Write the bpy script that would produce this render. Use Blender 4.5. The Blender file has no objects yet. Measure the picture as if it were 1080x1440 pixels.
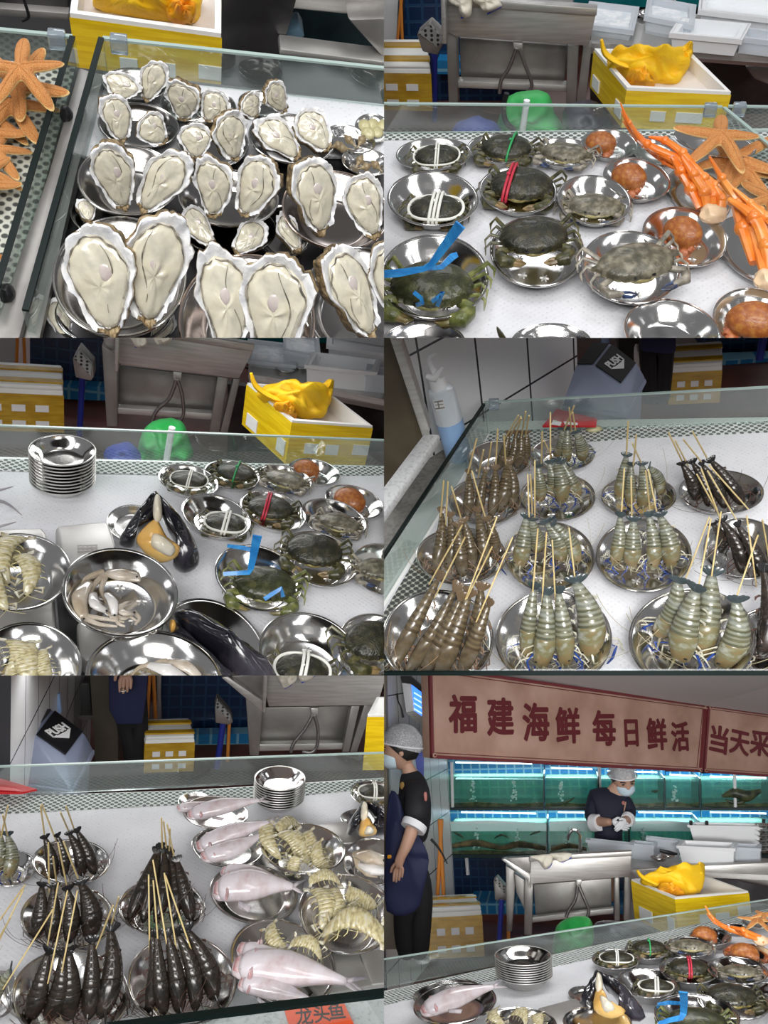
import bpy, bmesh, math, random
from mathutils import Vector, Matrix, noise
V = Vector
R = math.radians
SC = bpy.context.scene
COL = SC.collection
random.seed(7)

# ------------------------------------------------------------------ camera, light, exposure
F = 1150.0                                   # focal length in pixels of the 1080 x 1440 frame
CAM = V((0, 0, 1.6)); PITCH = R(25)
cd = bpy.data.cameras.new('camera'); cam = bpy.data.objects.new('camera', cd); COL.objects.link(cam)
cam.location = CAM; cam.rotation_euler = (R(90) - PITCH, 0, 0)
cd.sensor_fit = 'VERTICAL'; cd.sensor_height = 36; cd.lens = 36 * F / 1440; cd.clip_start = .05; cd.clip_end = 60
SC.camera = cam
SC.view_settings.view_transform = 'Standard'; SC.view_settings.look = 'None'
SC.view_settings.gamma = 1; SC.view_settings.use_curve_mapping = False
SC.view_settings.exposure = 0.12
try:
    SC.cycles.use_denoising = True; SC.cycles.max_bounces = 8; SC.cycles.transparent_max_bounces = 16
    SC.cycles.sample_clamp_indirect = 6
except Exception: pass

w = bpy.data.worlds.new('market_hall'); SC.world = w; w.use_nodes = True
nt = w.node_tree; nt.nodes.clear()
def wn(t, **k):
    n = nt.nodes.new(t)
    for a, b in k.items(): setattr(n, a, b)
    return n
_o = wn('ShaderNodeOutputWorld'); _b = wn('ShaderNodeBackground'); _tc = wn('ShaderNodeTexCoord')
_sep = wn('ShaderNodeSeparateXYZ'); nt.links.new(_tc.outputs['Generated'], _sep.inputs[0])
# a hall: dark towards the floor, grey ceiling, rows of bright lamps
_rmp = wn('ShaderNodeValToRGB'); _mr = wn('ShaderNodeMapRange'); _mr.inputs[1].default_value = -1
nt.links.new(_sep.outputs[2], _mr.inputs[0]); nt.links.new(_mr.outputs[0], _rmp.inputs[0])
e = _rmp.color_ramp.elements
e[0].position = .30; e[0].color = (.10, .09, .085, 1); e[1].position = .62; e[1].color = (.30, .30, .31, 1)
_m = e.new(.46); _m.color = (.13, .12, .12, 1); _m2 = e.new(.54); _m2.color = (.26, .26, .265, 1)
_vm = wn('ShaderNodeVectorMath', operation='DIVIDE'); _cmb = wn('ShaderNodeCombineXYZ')
nt.links.new(_tc.outputs['Generated'], _vm.inputs[0])
for i in range(3): nt.links.new(_sep.outputs[2], _cmb.inputs[i])
nt.links.new(_cmb.outputs[0], _vm.inputs[1])
_br = wn('ShaderNodeTexBrick'); _br.offset = .5; _br.inputs['Scale'].default_value = .9
_br.inputs['Mortar Size'].default_value = .44; _br.inputs['Mortar Smooth'].default_value = .05
_br.inputs['Brick Width'].default_value = 1.3; _br.inputs['Row Height'].default_value = 1.0
_br.inputs['Color1'].default_value = _br.inputs['Color2'].default_value = (1, 1, 1, 1)
_br.inputs['Mortar'].default_value = (0, 0, 0, 1)
nt.links.new(_vm.outputs[0], _br.inputs['Vector'])
_gt = wn('ShaderNodeMath', operation='GREATER_THAN'); _gt.inputs[1].default_value = .22
nt.links.new(_sep.outputs[2], _gt.inputs[0])
_mul = wn('ShaderNodeMath', operation='MULTIPLY'); nt.links.new(_br.outputs['Color'], _mul.inputs[0]); nt.links.new(_gt.outputs[0], _mul.inputs[1])
_mix = wn('ShaderNodeMixRGB'); nt.links.new(_mul.outputs[0], _mix.inputs[0]); nt.links.new(_rmp.outputs[0], _mix.inputs[1])
_mix.inputs[2].default_value = (7.5, 7.6, 7.9, 1)
nt.links.new(_mix.outputs[0], _b.inputs[0]); _b.inputs[1].default_value = .62; nt.links.new(_b.outputs[0], _o.inputs[0])

def area(name, loc, target, size, power, col=(1, 1, 1), sy=None, spread=180):
    l = bpy.data.lights.new(name, 'AREA'); l.energy = power; l.color = col; l.size = size; l.spread = R(spread)
    if sy: l.shape = 'RECTANGLE'; l.size_y = sy
    o = bpy.data.objects.new(name, l); COL.objects.link(o); o.location = loc
    o.rotation_euler = (V(target) - V(loc)).to_track_quat('-Z', 'Y').to_euler(); return o
area('ceiling_and_fill_lamp', (-.9, .3, 3.7), (0, 1.6, .6), .5, 15, sy=1.8)
area('ceiling_and_fill_lamp', (1.0, .2, 3.7), (0, 1.6, .6), .5, 15, sy=1.8)
area('ceiling_and_fill_lamp', (0, -1.6, 3.2), (0, 2.0, 0), 2.4, 40, (1, .98, .96), sy=.5)
area('ceiling_and_fill_lamp', (0, -1.1, 2.2), (0.2, 2.2, -1.2), 2.2, 34, (1, .99, .97), sy=.45)  # fill lamp added behind the camera to brighten the lower stalls
area('ceiling_and_fill_lamp', (.3, -.8, 1.95), (1.25, 3.4, -1.5), .9, 4.4, (1, .99, .97), sy=.3, spread=42)  # narrow fill lamp added to brighten the shopfront stall
# added fill lamps for the lower stalls, hidden behind and under the counters above
area('ceiling_and_fill_lamp', (.62, 2.0, .24), (.62, 1.75, -.6), .9, 6, (1, 1, 1), sy=.25)
area('ceiling_and_fill_lamp', (-.5, 1.75, .42), (-.5, 1.55, -.5), .8, 3, (1, 1, 1), sy=.25)
area('ceiling_and_fill_lamp', (-.55, 1.9, 1.24), (-.55, 1.8, .4), .9, 4.5, (1, 1, 1), sy=.25)

# ------------------------------------------------------------------ panels: one stall view each
CR = cam.rotation_euler.to_matrix()
def pix_dir(px, py): return CR @ V(((px - 540) / F, -(py - 720) / F, -1))
class View:
    """A stall seen from the camera: its own upright frame with the counter top at z = 0 and the eye at (0,0,h)."""
    def __init__(s, place, rect, theta, roll, h):
        s.place = place; s.rect = rect; s.h = h; s.objs = []
        cx = (rect[0] + rect[2]) / 2; cy = (rect[1] + rect[3]) / 2
        d = pix_dir(cx, cy).normalized()
        r = CR @ V((1, 0, 0)); r = (r - d * r.dot(d)).normalized(); u = r.cross(d)
        ro = R(roll); r2 = r * math.cos(ro) + u * math.sin(ro); u2 = u * math.cos(ro) - r * math.sin(ro)
        t = R(theta); z = u2 * math.cos(t) - d * math.sin(t); y = d * math.cos(t) + u2 * math.sin(t)
        s.R = Matrix((r2, y, z)).transposed(); s.Ri = s.R.transposed()
        s.M = Matrix.Translation(CAM) @ s.R.to_4x4() @ Matrix.Translation((0, 0, -h))
        s.eye = V((0, 0, h))
        s.planes = []
        x0, y0, x1, y1 = rect
        def pl(a, b, inside):
            n = pix_dir(*a).cross(pix_dir(*b)).normalized()
            if n.dot(pix_dir(*inside)) < 0: n = -n
            s.planes.append(n)
        if x0 > 0: pl((x0, y0), (x0, y1), (cx, cy))
        if x1 < 1080: pl((x1, y0), (x1, y1), (cx, cy))
        if y0 > 0: pl((x0, y0), (x1, y0), (cx, cy))
        if y1 < 1440: pl((x0, y1), (x1, y1), (cx, cy))
    def ray(s, px, py): return s.Ri @ pix_dir(s.rect[0] + px / 2, s.rect[1] + py / 2)   # points in half-pixels from the bay's corner
    def at(s, px, py, z=0):
        d = s.ray(px, py); t = (z - s.h) / d.z
        if t < 0: raise ValueError('no hit %s %s' % (px, py))
        return s.eye + d * t
    def atY(s, px, py, y):
        d = s.ray(px, py); return s.eye + d * (y / d.y)
    def atD(s, px, py, dep):                 # at camera depth
        return s.eye + s.ray(px, py) * dep
    def dep(s, p): return -(CR.transposed() @ (s.R @ (p - s.eye))).z
    def px2m(s, n, p): return n / 2 * s.dep(p) / F
    def tocam(s, p): return (s.eye - p).normalized()

# ------------------------------------------------------------------ objects
def finish(bm, name, mats, smooth=True, ang=40):
    me = bpy.data.meshes.new(name); bm.normal_update(); bm.to_mesh(me); bm.free()
    for m in (mats if isinstance(mats, (list, tuple)) else [mats]): me.materials.append(m)
    if smooth:
        me.polygons.foreach_set('use_smooth', [True] * len(me.polygons))
        me.set_sharp_from_angle(angle=R(ang))
    return me
def tag(o, label=None, cat=None, group=None, kind=None):
    if label: o['label'] = label
    if cat: o['category'] = cat
    if group: o['group'] = group
    if kind: o['kind'] = kind
    return o
def _base(n): return n
def mobj(P, name, me, M=None, parent=None):
    o = bpy.data.objects.new(name, me); COL.objects.link(o)
    if parent is not None:
        o.parent = parent
        if M is not None: o.matrix_local = M
    else:
        o.matrix_world = P.M @ (M if M is not None else Matrix.Identity(4))
    P.objs.append(o); return o
def root(P, name, M, label, cat, group=None):
    o = bpy.data.objects.new(name, None); COL.objects.link(o); o.empty_display_size = .02
    o.matrix_world = P.M @ M; P.objs.append(o); return tag(o, label, cat, group)
def thing(P, name, me, label, cat, M=None, group=None): return tag(mobj(P, name, me, M), label, cat, group)
def struct(P, name, me, M=None, parent=None):
    o = mobj(P, name, me, M, parent); o['kind'] = 'structure'; return o
class Proto:
    """A thing's parts, kept as meshes to be copied: (part name, mesh, parent index or None, matrix)."""
    def __init__(s): s.parts = []
    def add(s, name, me, par=None, M=None, label=None): s.parts.append((name, me, par, M, label)); return len(s.parts) - 1
    def put(s, P, name, M, label, cat, group=None):
        r = root(P, name, M, label, cat, group); made = []
        for n, me, par, pm, lb in s.parts:
            o = mobj(P, n, me, pm, r if par is None else made[par])
            if lb: o['label'] = lb
            made.append(o)
        return r

def clip_all(views):
    """Where a stall ends, its things end: cut what reaches past the side of its own bay."""
    bpy.context.view_layer.update()
    dead = []
    for P in views:
        for o in P.objs:
            if o.type != 'MESH': continue
            mw = o.matrix_world; me = o.data
            cs = [mw @ V(c) - CAM for c in o.bound_box]
            todo = [n for n in P.planes if min(n.dot(c) for c in cs) < -1e-6]
            if not todo: continue
            gone = any(max(n.dot(c) for c in cs) < 0 for n in todo)
            if not gone:
                bm = bmesh.new(); bm.from_mesh(me)
                closed = all(e.is_manifold for e in bm.edges) and len(bm.faces) < 3000
                mi = mw.inverted()
                for n in todo:
                    no = (mw.to_3x3().transposed() @ n).normalized()
                    r = bmesh.ops.bisect_plane(bm, geom=bm.verts[:] + bm.edges[:] + bm.faces[:], dist=1e-6, plane_co=mi @ CAM, plane_no=no, clear_inner=True, clear_outer=False)
                    if closed and True:
                        ed = [g for g in r['geom_cut'] if isinstance(g, bmesh.types.BMEdge) and g.is_boundary]
                        if ed: bmesh.ops.holes_fill(bm, edges=ed, sides=0)
                if len(bm.faces) == 0: gone = True
                else:
                    sm = me.polygons[0].use_smooth
                    m2 = me.copy(); bm.to_mesh(m2); o.data = m2
                    if sm: m2.set_sharp_from_angle(angle=R(40))
                bm.free()
            if gone: dead.append(o)
    kids = {}
    for o in dead:
        for c in list(o.children):
            if c not in dead:                       # a sub-part left without its part hangs on the thing
                m = c.matrix_world.copy(); c.parent = o.parent; c.matrix_world = m
    for o in dead: bpy.data.objects.remove(o)
    for o in [o for o in COL.objects if o.type == 'EMPTY' and not o.children]: bpy.data.objects.remove(o)

# ------------------------------------------------------------------ mesh tools
def _mi(fs, mi):
    for f in fs: f.material_index = mi
def box(bm, lo, hi, mi=0, bev=0.0, M=None):
    r = bmesh.ops.create_cube(bm, size=1); vs = r['verts']
    for v in vs:
        v.co = V([lo[i] + (v.co[i] + .5) * (hi[i] - lo[i]) for i in range(3)])
    fs = list({f for v in vs for f in v.link_faces}); _mi(fs, mi)
    if bev:
        g = bmesh.ops.bevel(bm, geom=list({e for v in vs for e in v.link_edges}), offset=bev, segments=2, affect='EDGES', profile=.5)
        vs = list({v for f in g['faces'] for v in f.verts} | {v for v in vs if v.is_valid}); _mi(g['faces'], mi)
    if M is not None:
        for v in vs: v.co = M @ v.co
    return vs
def rings(bm, rs, mi=0, close=True, cap0=False, cap1=False, mis=None):
    L = [[bm.verts.new(p) for p in r] for r in rs]; n = len(rs[0])
    for k in range(len(L) - 1):
        for i in range(n if close else n - 1):
            j = (i + 1) % n
            f = bm.faces.new((L[k][i], L[k][j], L[k + 1][j], L[k + 1][i])); f.material_index = mis[k] if mis else mi
    if cap0: bm.faces.new(L[0][::-1]).material_index = mis[0] if mis else mi
    if cap1: bm.faces.new(L[-1]).material_index = mis[-1] if mis else mi
    return L
def lathe(bm, prof, n=40, mi=0, cap0=False, cap1=False, mis=None):
    return rings(bm, [[(r * math.cos(2 * math.pi * i / n), r * math.sin(2 * math.pi * i / n), z) for i in range(n)] for r, z in prof], mi, True, cap0, cap1, mis)
def tube(bm, pts, rad, n=8, mi=0, cap=True, flat=1.0, up=None, closed=False):
    pts = [V(p) for p in pts]; N = len(pts)
    if not isinstance(rad, (list, tuple)): rad = [rad] * N
    ref = V(up) if up else V((0, 0, 1)); rs = []
    for i, p in enumerate(pts):
        if closed and True: t = pts[(i + 1) % N] - pts[i - 1]
        else: t = pts[min(i + 1, N - 1)] - pts[max(i - 1, 0)]
        t = t.normalized() if t.length > 1e-9 else V((0, 1, 0))
        a = ref - t * ref.dot(t)
        if a.length < 1e-3: a = V((1, 0, 0)) - t * t.x
        a.normalize(); b = t.cross(a); ref = a if not up else ref
        rs.append([p + (b * math.cos(q) + a * math.sin(q) * flat) * rad[i] for q in [2 * math.pi * k / n for k in range(n)]])
    if closed and True: rs.append(rs[0])
    return rings(bm, rs, mi, True, cap and not closed, cap and not closed)
def prism(bm, pts, off, mi=0, bev=0):
    a = [bm.verts.new(p) for p in pts]; b = [bm.verts.new(V(p) + V(off)) for p in pts]; n = len(a)
    fs = [bm.faces.new(a), bm.faces.new(b[::-1])]
    for i in range(n): fs.append(bm.faces.new((a[i], b[i], b[(i + 1) % n], a[(i + 1) % n])))
    bmesh.ops.recalc_face_normals(bm, faces=fs)
    _mi(fs, mi)
    if bev:
        g = bmesh.ops.bevel(bm, geom=list({e for f in fs for e in f.edges}), offset=bev, segments=2, affect='EDGES', profile=.5); _mi(g['faces'], mi)
def hexa(bm, bot, top, mi=0, bev=0):
    a = [bm.verts.new(p) for p in bot]; b = [bm.verts.new(p) for p in top]; n = len(a)
    fs = [bm.faces.new(a[::-1]), bm.faces.new(b)]
    for i in range(n): fs.append(bm.faces.new((a[i], a[(i + 1) % n], b[(i + 1) % n], b[i])))
    bmesh.ops.recalc_face_normals(bm, faces=fs); _mi(fs, mi)
    if bev:
        g = bmesh.ops.bevel(bm, geom=list({e for f in fs for e in f.edges}), offset=bev, segments=2, affect='EDGES', profile=.5); _mi(g['faces'], mi)
def blob(bm, c, r, sub=2, mi=0, amp=0, fr=3, seed=0, M=None):
    vs = bmesh.ops.create_icosphere(bm, subdivisions=sub, radius=1)['verts']
    for v in vs:
        k = 1 + amp * noise.noise(v.co * fr + V((seed * 7.3, seed * 3.1, seed)))
        p = V((v.co.x * r[0] * k, v.co.y * r[1] * k, v.co.z * r[2] * k))
        if M is not None: p = M @ p
        v.co = p + V(c)
    _mi({f for v in vs for f in v.link_faces}, mi); return vs
def frame(y, zhint, loc, s=1.0):
    """Matrix with Y along y and Z as near zhint as can be."""
    y = V(y).normalized(); z = V(zhint); z = (z - y * z.dot(y)).normalized(); x = y.cross(z)
    m = Matrix((x, y, z)).transposed().to_4x4()
    sc = s if isinstance(s, (tuple, list)) else (s, s, s)
    return Matrix.Translation(loc) @ m @ Matrix.Diagonal((*sc, 1))
def arc(p0, p1, sag, n=8, d=(0, 0, -1)):
    p0, p1, d = V(p0), V(p1), V(d)
    return [p0.lerp(p1, i / n) + d * sag * 4 * (i / n) * (1 - i / n) for i in range(n + 1)]
def bez(*ps, n=12):
    out = []
    for i in range(n + 1):
        q = [V(p) for p in ps]; t = i / n
        while len(q) > 1: q = [q[k].lerp(q[k + 1], t) for k in range(len(q) - 1)]
        out.append(q[0])
    return out
def text_mesh(body, size, thick, mat, bold=0.0, name='lettering', space=1.0):
    c = bpy.data.curves.new(name, 'FONT'); c.body = body; c.size = size; c.extrude = thick; 
    c.align_x = 'CENTER'; c.align_y = 'CENTER'; c.space_character = space
    o = bpy.data.objects.new(name, c); COL.objects.link(o); bpy.context.view_layer.update()
    me = bpy.data.meshes.new_from_object(o.evaluated_get(bpy.context.evaluated_depsgraph_get()))
    bpy.data.objects.remove(o)
    if bold:                                             # heavier strokes: the same outline laid round itself
        bm = bmesh.new()
        for k in range(9):
            b2 = bmesh.new(); b2.from_mesh(me); r = bold if k else 0; bmesh.ops.translate(b2, vec=(r * math.cos(k * math.pi / 4), r * math.sin(k * math.pi / 4), k * .0004), verts=b2.verts)
            m2 = bpy.data.meshes.new('tmp'); b2.to_mesh(m2); b2.free(); bm.from_mesh(m2); bpy.data.meshes.remove(m2)
        bm.to_mesh(me); bm.free()
    me.materials.clear(); me.materials.append(mat); me.name = name; return me

# ------------------------------------------------------------------ materials
def mat(name, col, rough=.5, metal=0, col2=None, scale=20, detail=3, bump=0, bscale=None, spec=.5, coat=0, emit=0, emc=None, trans=0, sss=0, stretch=None, lo=.4, hi=.6, alpha=1, col3=None, ior=1.45, voro=False):
    m = bpy.data.materials.new(name); m.use_nodes = True; t = m.node_tree; b = t.nodes['Principled BSDF']
    b.inputs['Base Color'].default_value = (*col, 1); b.inputs['Roughness'].default_value = rough; b.inputs['Metallic'].default_value = metal
    b.inputs['Specular IOR Level'].default_value = spec; b.inputs['Coat Weight'].default_value = coat; b.inputs['Coat Roughness'].default_value = .08
    b.inputs['Transmission Weight'].default_value = trans; b.inputs['Alpha'].default_value = alpha; b.inputs['IOR'].default_value = ior
    if sss: b.inputs['Subsurface Weight'].default_value = sss; b.inputs['Subsurface Radius'].default_value = (.01, .006, .004); b.inputs['Subsurface Scale'].default_value = .5
    if emit: b.inputs['Emission Color'].default_value = (*(emc or col), 1); b.inputs['Emission Strength'].default_value = emit
    if col2 or bump:
        tc = t.nodes.new('ShaderNodeTexCoord'); src = tc.outputs['Object']
        if stretch:
            mp = t.nodes.new('ShaderNodeMapping'); mp.inputs['Scale'].default_value = stretch; t.links.new(src, mp.inputs[0]); src = mp.outputs[0]
    if col2:
        n = t.nodes.new('ShaderNodeTexNoise'); n.inputs['Scale'].default_value = scale; n.inputs['Detail'].default_value = detail
        t.links.new(src, n.inputs['Vector']); r = t.nodes.new('ShaderNodeValToRGB'); t.links.new(n.outputs[0], r.inputs[0])
        e = r.color_ramp.elements; e[0].position = lo; e[1].position = hi; e[0].color = (*col, 1); e[1].color = (*col2, 1)
        if col3: q = e.new((lo + hi) / 2); q.color = (*col3, 1)
        t.links.new(r.outputs[0], b.inputs['Base Color'])
    if bump:
        n2 = t.nodes.new('ShaderNodeTexVoronoi' if voro else 'ShaderNodeTexNoise'); n2.inputs['Scale'].default_value = bscale or scale * 2
        t.links.new(src, n2.inputs['Vector']); bp = t.nodes.new('ShaderNodeBump'); bp.inputs['Strength'].default_value = bump; bp.inputs['Distance'].default_value = .004
        t.links.new(n2.outputs[0], bp.inputs['Height']); t.links.new(bp.outputs[0], b.inputs['Normal'])
    return m
def bands(m, axis, scale, c1, c2, sharp=(.35, .6), dist=1.5):
    """Bands along an axis of the part mixed over the base colour."""
    t = m.node_tree; b = t.nodes['Principled BSDF']; tc = t.nodes.new('ShaderNodeTexCoord'); wv = t.nodes.new('ShaderNodeTexWave')
    wv.bands_direction = axis; wv.inputs['Scale'].default_value = scale; wv.inputs['Distortion'].default_value = dist; wv.inputs['Detail'].default_value = 2
    t.links.new(tc.outputs['Object'], wv.inputs[0]); r = t.nodes.new('ShaderNodeValToRGB'); t.links.new(wv.outputs['Fac'], r.inputs[0])
    e = r.color_ramp.elements; e[0].position, e[1].position = sharp; e[0].color = (*c1, 1); e[1].color = (*c2, 1)
    src = b.inputs['Base Color'].links
    if src:
        mx = t.nodes.new('ShaderNodeMixRGB'); mx.inputs[0].default_value = .38; t.links.new(src[0].from_socket, mx.inputs[1]); t.links.new(r.outputs[0], mx.inputs[2]); t.links.new(mx.outputs[0], b.inputs['Base Color'])
    else: t.links.new(r.outputs[0], b.inputs['Base Color'])
    return m
def glassy(name, tint, refl=.08, refl_max=.6, clear=(1, 1, 1), haze=0, hazec=(.8, .85, .85)):
    """A pane: see-through with a mirror sheen that grows towards grazing angles, and optional film of wet haze."""
    m = bpy.data.materials.new(name); m.use_nodes = True; t = m.node_tree; t.nodes.clear()
    o = t.nodes.new('ShaderNodeOutputMaterial'); tr = t.nodes.new('ShaderNodeBsdfTransparent'); tr.inputs[0].default_value = (*tint, 1)
    gl = t.nodes.new('ShaderNodeBsdfGlossy'); gl.inputs['Roughness'].default_value = .02; lw = t.nodes.new('ShaderNodeLayerWeight'); lw.inputs[0].default_value = .35
    mr = t.nodes.new('ShaderNodeMapRange'); mr.inputs[3].default_value = refl; mr.inputs[4].default_value = refl_max
    t.links.new(lw.outputs['Facing'], mr.inputs[0]); mx = t.nodes.new('ShaderNodeMixShader')
    t.links.new(mr.outputs[0], mx.inputs[0]); t.links.new(tr.outputs[0], mx.inputs[1]); t.links.new(gl.outputs[0], mx.inputs[2]); out = mx.outputs[0]
    if haze:
        df = t.nodes.new('ShaderNodeBsdfDiffuse'); df.inputs[0].default_value = (*hazec, 1); m2 = t.nodes.new('ShaderNodeMixShader'); m2.inputs[0].default_value = haze
        t.links.new(out, m2.inputs[1]); t.links.new(df.outputs[0], m2.inputs[2]); out = m2.outputs[0]
    t.links.new(out, o.inputs[0]); return m

M_ = {}
M_['steel'] = mat('polished_steel', (.72, .71, .69), .12, 1, bump=.03, bscale=60)
M_['steel_copper'] = mat('steel_warm', (.78, .62, .53), .14, 1)
M_['brushed'] = mat('brushed_steel', (.50, .49, .47), .42, .75, col2=(.60, .59, .57), scale=9, stretch=(1, 1, 14), bump=.05, bscale=40)
M_['dull_steel'] = mat('dull_steel', (.25, .24, .23), .42, .7, col2=(.38, .365, .35), scale=7, detail=6)
M_['dark_steel'] = mat('dark_steel', (.05, .048, .05), .35, .9, col2=(.12, .115, .12), scale=6, detail=6)
M_['black'] = mat('black_plastic', (.012, .012, .014), .35)
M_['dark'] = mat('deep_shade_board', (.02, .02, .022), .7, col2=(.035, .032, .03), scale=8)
M_['glass'] = glassy('clear_pane', (.86, .92, .90), .05, .5, haze=.05)
M_['glass_clear'] = glassy('clean_pane', (.95, .98, .97), .04, .35)
M_['glass_edge'] = mat('glass_edge', (.004, .010, .009), .35, spec=.25)
M_['glass_rim'] = mat('glass_rim', (.36, .46, .43), .2)
M_['clamp'] = mat('clear_clamp', (.55, .62, .70), .12, trans=.7, coat=.3)
M_['foam'] = mat('white_foam', (.82, .82, .80), .75, bump=.1, bscale=120)
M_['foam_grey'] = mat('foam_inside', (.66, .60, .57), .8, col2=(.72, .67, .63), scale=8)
M_['tape'] = mat('yellow_tape', (.72, .46, .005), .22, col2=(.86, .60, .012), scale=14, detail=4, stretch=(.6, .6, 9), bump=.12, bscale=24, coat=.3)
M_['tape_brown'] = mat('brown_tape', (.40, .225, .012), .2, col2=(.52, .32, .025), scale=12, stretch=(1, 1, 6), bump=.1, bscale=20, coat=.4)
M_['bag'] = mat('yellow_bag', (.83, .47, .008), .55, col2=(.90, .56, .012), scale=6, bump=.25, bscale=380)
M_['bag_orange'] = mat('orange_bag_lining', (.80, .27, .01), .55, col2=(.86, .42, .01), scale=16)
M_['white'] = mat('white_plastic', (.82, .83, .85), .35)
M_['label'] = mat('white_label', (.80, .80, .80), .5)
M_['tub'] = mat('clear_tub', (.84, .89, .95), .3, trans=.25, alpha=.72)
M_['tub_white'] = mat('milky_tub', (.86, .88, .90), .35)
M_['ice'] = mat('ice_water', (.72, .78, .82), .2, col2=(.9, .92, .94), scale=40, bump=.5, bscale=50)
M_['blue'] = mat('blue_plastic', (.02, .035, .30), .4)
M_['orange_pole'] = mat('orange_pole', (.66, .24, .04), .45)
M_['cotton'] = mat('cotton_glove', (.72, .68, .58), .9, bump=.3, bscale=300)
M_['blue_trim'] = mat('blue_cuff', (.02, .06, .45), .8)
M_['red_floor'] = mat('red_brown_floor', (.10, .034, .026), .35, col2=(.16, .055, .04), scale=6, detail=5)
M_['green'] = mat('green_plastic', (.02, .30, .06), .4, col2=(.04, .42, .10), scale=8)
M_['hose'] = mat('braided_hose', (.30, .29, .29), .3, .9, bump=.3, bscale=300)
def tiles(name, c1, grout, sx, sy, mortar=.02, rough=.25, off=0.0, vec='Object', rot=(0, 0, 0), emit=0):
    m = bpy.data.materials.new(name); m.use_nodes = True; t = m.node_tree; b = t.nodes['Principled BSDF']; b.inputs['Roughness'].default_value = rough
    tc = t.nodes.new('ShaderNodeTexCoord'); mp = t.nodes.new('ShaderNodeMapping'); mp.inputs['Rotation'].default_value = rot; br = t.nodes.new('ShaderNodeTexBrick'); br.offset = off
    br.inputs['Scale'].default_value = 1; br.inputs['Brick Width'].default_value = sx; br.inputs['Row Height'].default_value = sy; br.inputs['Mortar Size'].default_value = mortar * min(sx, sy); br.inputs['Mortar Smooth'].default_value = .1
    c2 = tuple(min(1, x * 1.06) for x in c1)
    br.inputs['Color1'].default_value = (*c1, 1); br.inputs['Color2'].default_value = (*c2, 1); br.inputs['Mortar'].default_value = (*grout, 1)
    t.links.new(tc.outputs[vec], mp.inputs[0]); t.links.new(mp.outputs[0], br.inputs['Vector']); t.links.new(br.outputs['Color'], b.inputs['Base Color'])
    bp = t.nodes.new('ShaderNodeBump'); bp.invert = True; bp.inputs['Strength'].default_value = .4; bp.inputs['Distance'].default_value = .003
    t.links.new(br.outputs['Fac'], bp.inputs['Height']); t.links.new(bp.outputs[0], b.inputs['Normal'])
    if emit: b.inputs['Emission Strength'].default_value = emit; t.links.new(br.outputs['Color'], b.inputs['Emission Color'])
    return m
def netting(name, ca, cb, size, hole=.55, rough=.6):
    """Plastic mesh matting: a net of strands (ca) over what lies under it (cb)."""
    m = bpy.data.materials.new(name); m.use_nodes = True; t = m.node_tree; b = t.nodes['Principled BSDF']; b.inputs['Roughness'].default_value = rough
    tc = t.nodes.new('ShaderNodeTexCoord'); mp = t.nodes.new('ShaderNodeMapping'); mp.inputs['Rotation'].default_value = (0, 0, R(45)); mp.inputs['Scale'].default_value = (1 / size, 1 / size, 1 / size)
    vo = t.nodes.new('ShaderNodeTexVoronoi'); vo.feature = 'F1'; vo.inputs['Scale'].default_value = 1; vo.inputs['Randomness'].default_value = .08; vo.distance = 'EUCLIDEAN'
    t.links.new(tc.outputs['Object'], mp.inputs[0]); t.links.new(mp.outputs[0], vo.inputs['Vector'])
    r = t.nodes.new('ShaderNodeValToRGB'); e = r.color_ramp.elements; e[0].position = hole * .6; e[1].position = hole * .75; e[0].color = (*cb, 1); e[1].color = (*ca, 1)
    nz = t.nodes.new('ShaderNodeTexNoise'); nz.inputs['Scale'].default_value = 9; nz.inputs['Detail'].default_value = 4
    t.links.new(tc.outputs['Object'], nz.inputs['Vector'])
    rr = t.nodes.new('ShaderNodeValToRGB'); rr.color_ramp.elements[0].position = .3; rr.color_ramp.elements[0].color = (.86, .86, .87, 1); rr.color_ramp.elements[1].position = .7; rr.color_ramp.elements[1].color = (1, 1, 1, 1)
    t.links.new(nz.outputs[0], rr.inputs[0]); mx = t.nodes.new('ShaderNodeMixRGB'); mx.blend_type = 'MULTIPLY'; mx.inputs[0].default_value = 1
    t.links.new(vo.outputs['Distance'], r.inputs[0]); t.links.new(r.outputs[0], mx.inputs[1]); t.links.new(rr.outputs[0], mx.inputs[2]); t.links.new(mx.outputs[0], b.inputs['Base Color'])
    bp = t.nodes.new('ShaderNodeBump'); bp.inputs['Strength'].default_value = .5; bp.inputs['Distance'].default_value = .002; t.links.new(vo.outputs['Distance'], bp.inputs['Height']); t.links.new(bp.outputs[0], b.inputs['Normal'])
    return m
M_['net'] = netting('white_mesh_mat', (.73, .735, .76), (.50, .515, .55), .0085, .62)
M_['net_open'] = netting('open_mesh_mat', (.66, .69, .67), (.10, .115, .105), .0105, .60)
M_['net_dark'] = netting('perforated_mat', (.50, .51, .44), (.05, .055, .05), .0105, .72)
M_['tile'] = tiles('white_wall_tile', (.76, .76, .765), (.04, .04, .045), .16, .23, .018)
M_['tank_tile'] = tiles('blue_mosaic_tile', (.015, .20, .46), (.20, .46, .62), .055, .055, .10, rot=(R(90), 0, 0))
M_['tank_tile_dark'] = tiles('dark_blue_mosaic', (.004, .022, .07), (.012, .05, .12), .05, .05, .10, rot=(R(90), 0, 0))
M_['granite'] = mat('speckled_stone', (.42, .43, .44), .4, col2=(.60, .61, .62), scale=160, lo=.3, hi=.5)
M_['stone_grey'] = mat('grey_stone', (.14, .135, .125), .5, col2=(.22, .21, .195), scale=120, lo=.3, hi=.6)
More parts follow.
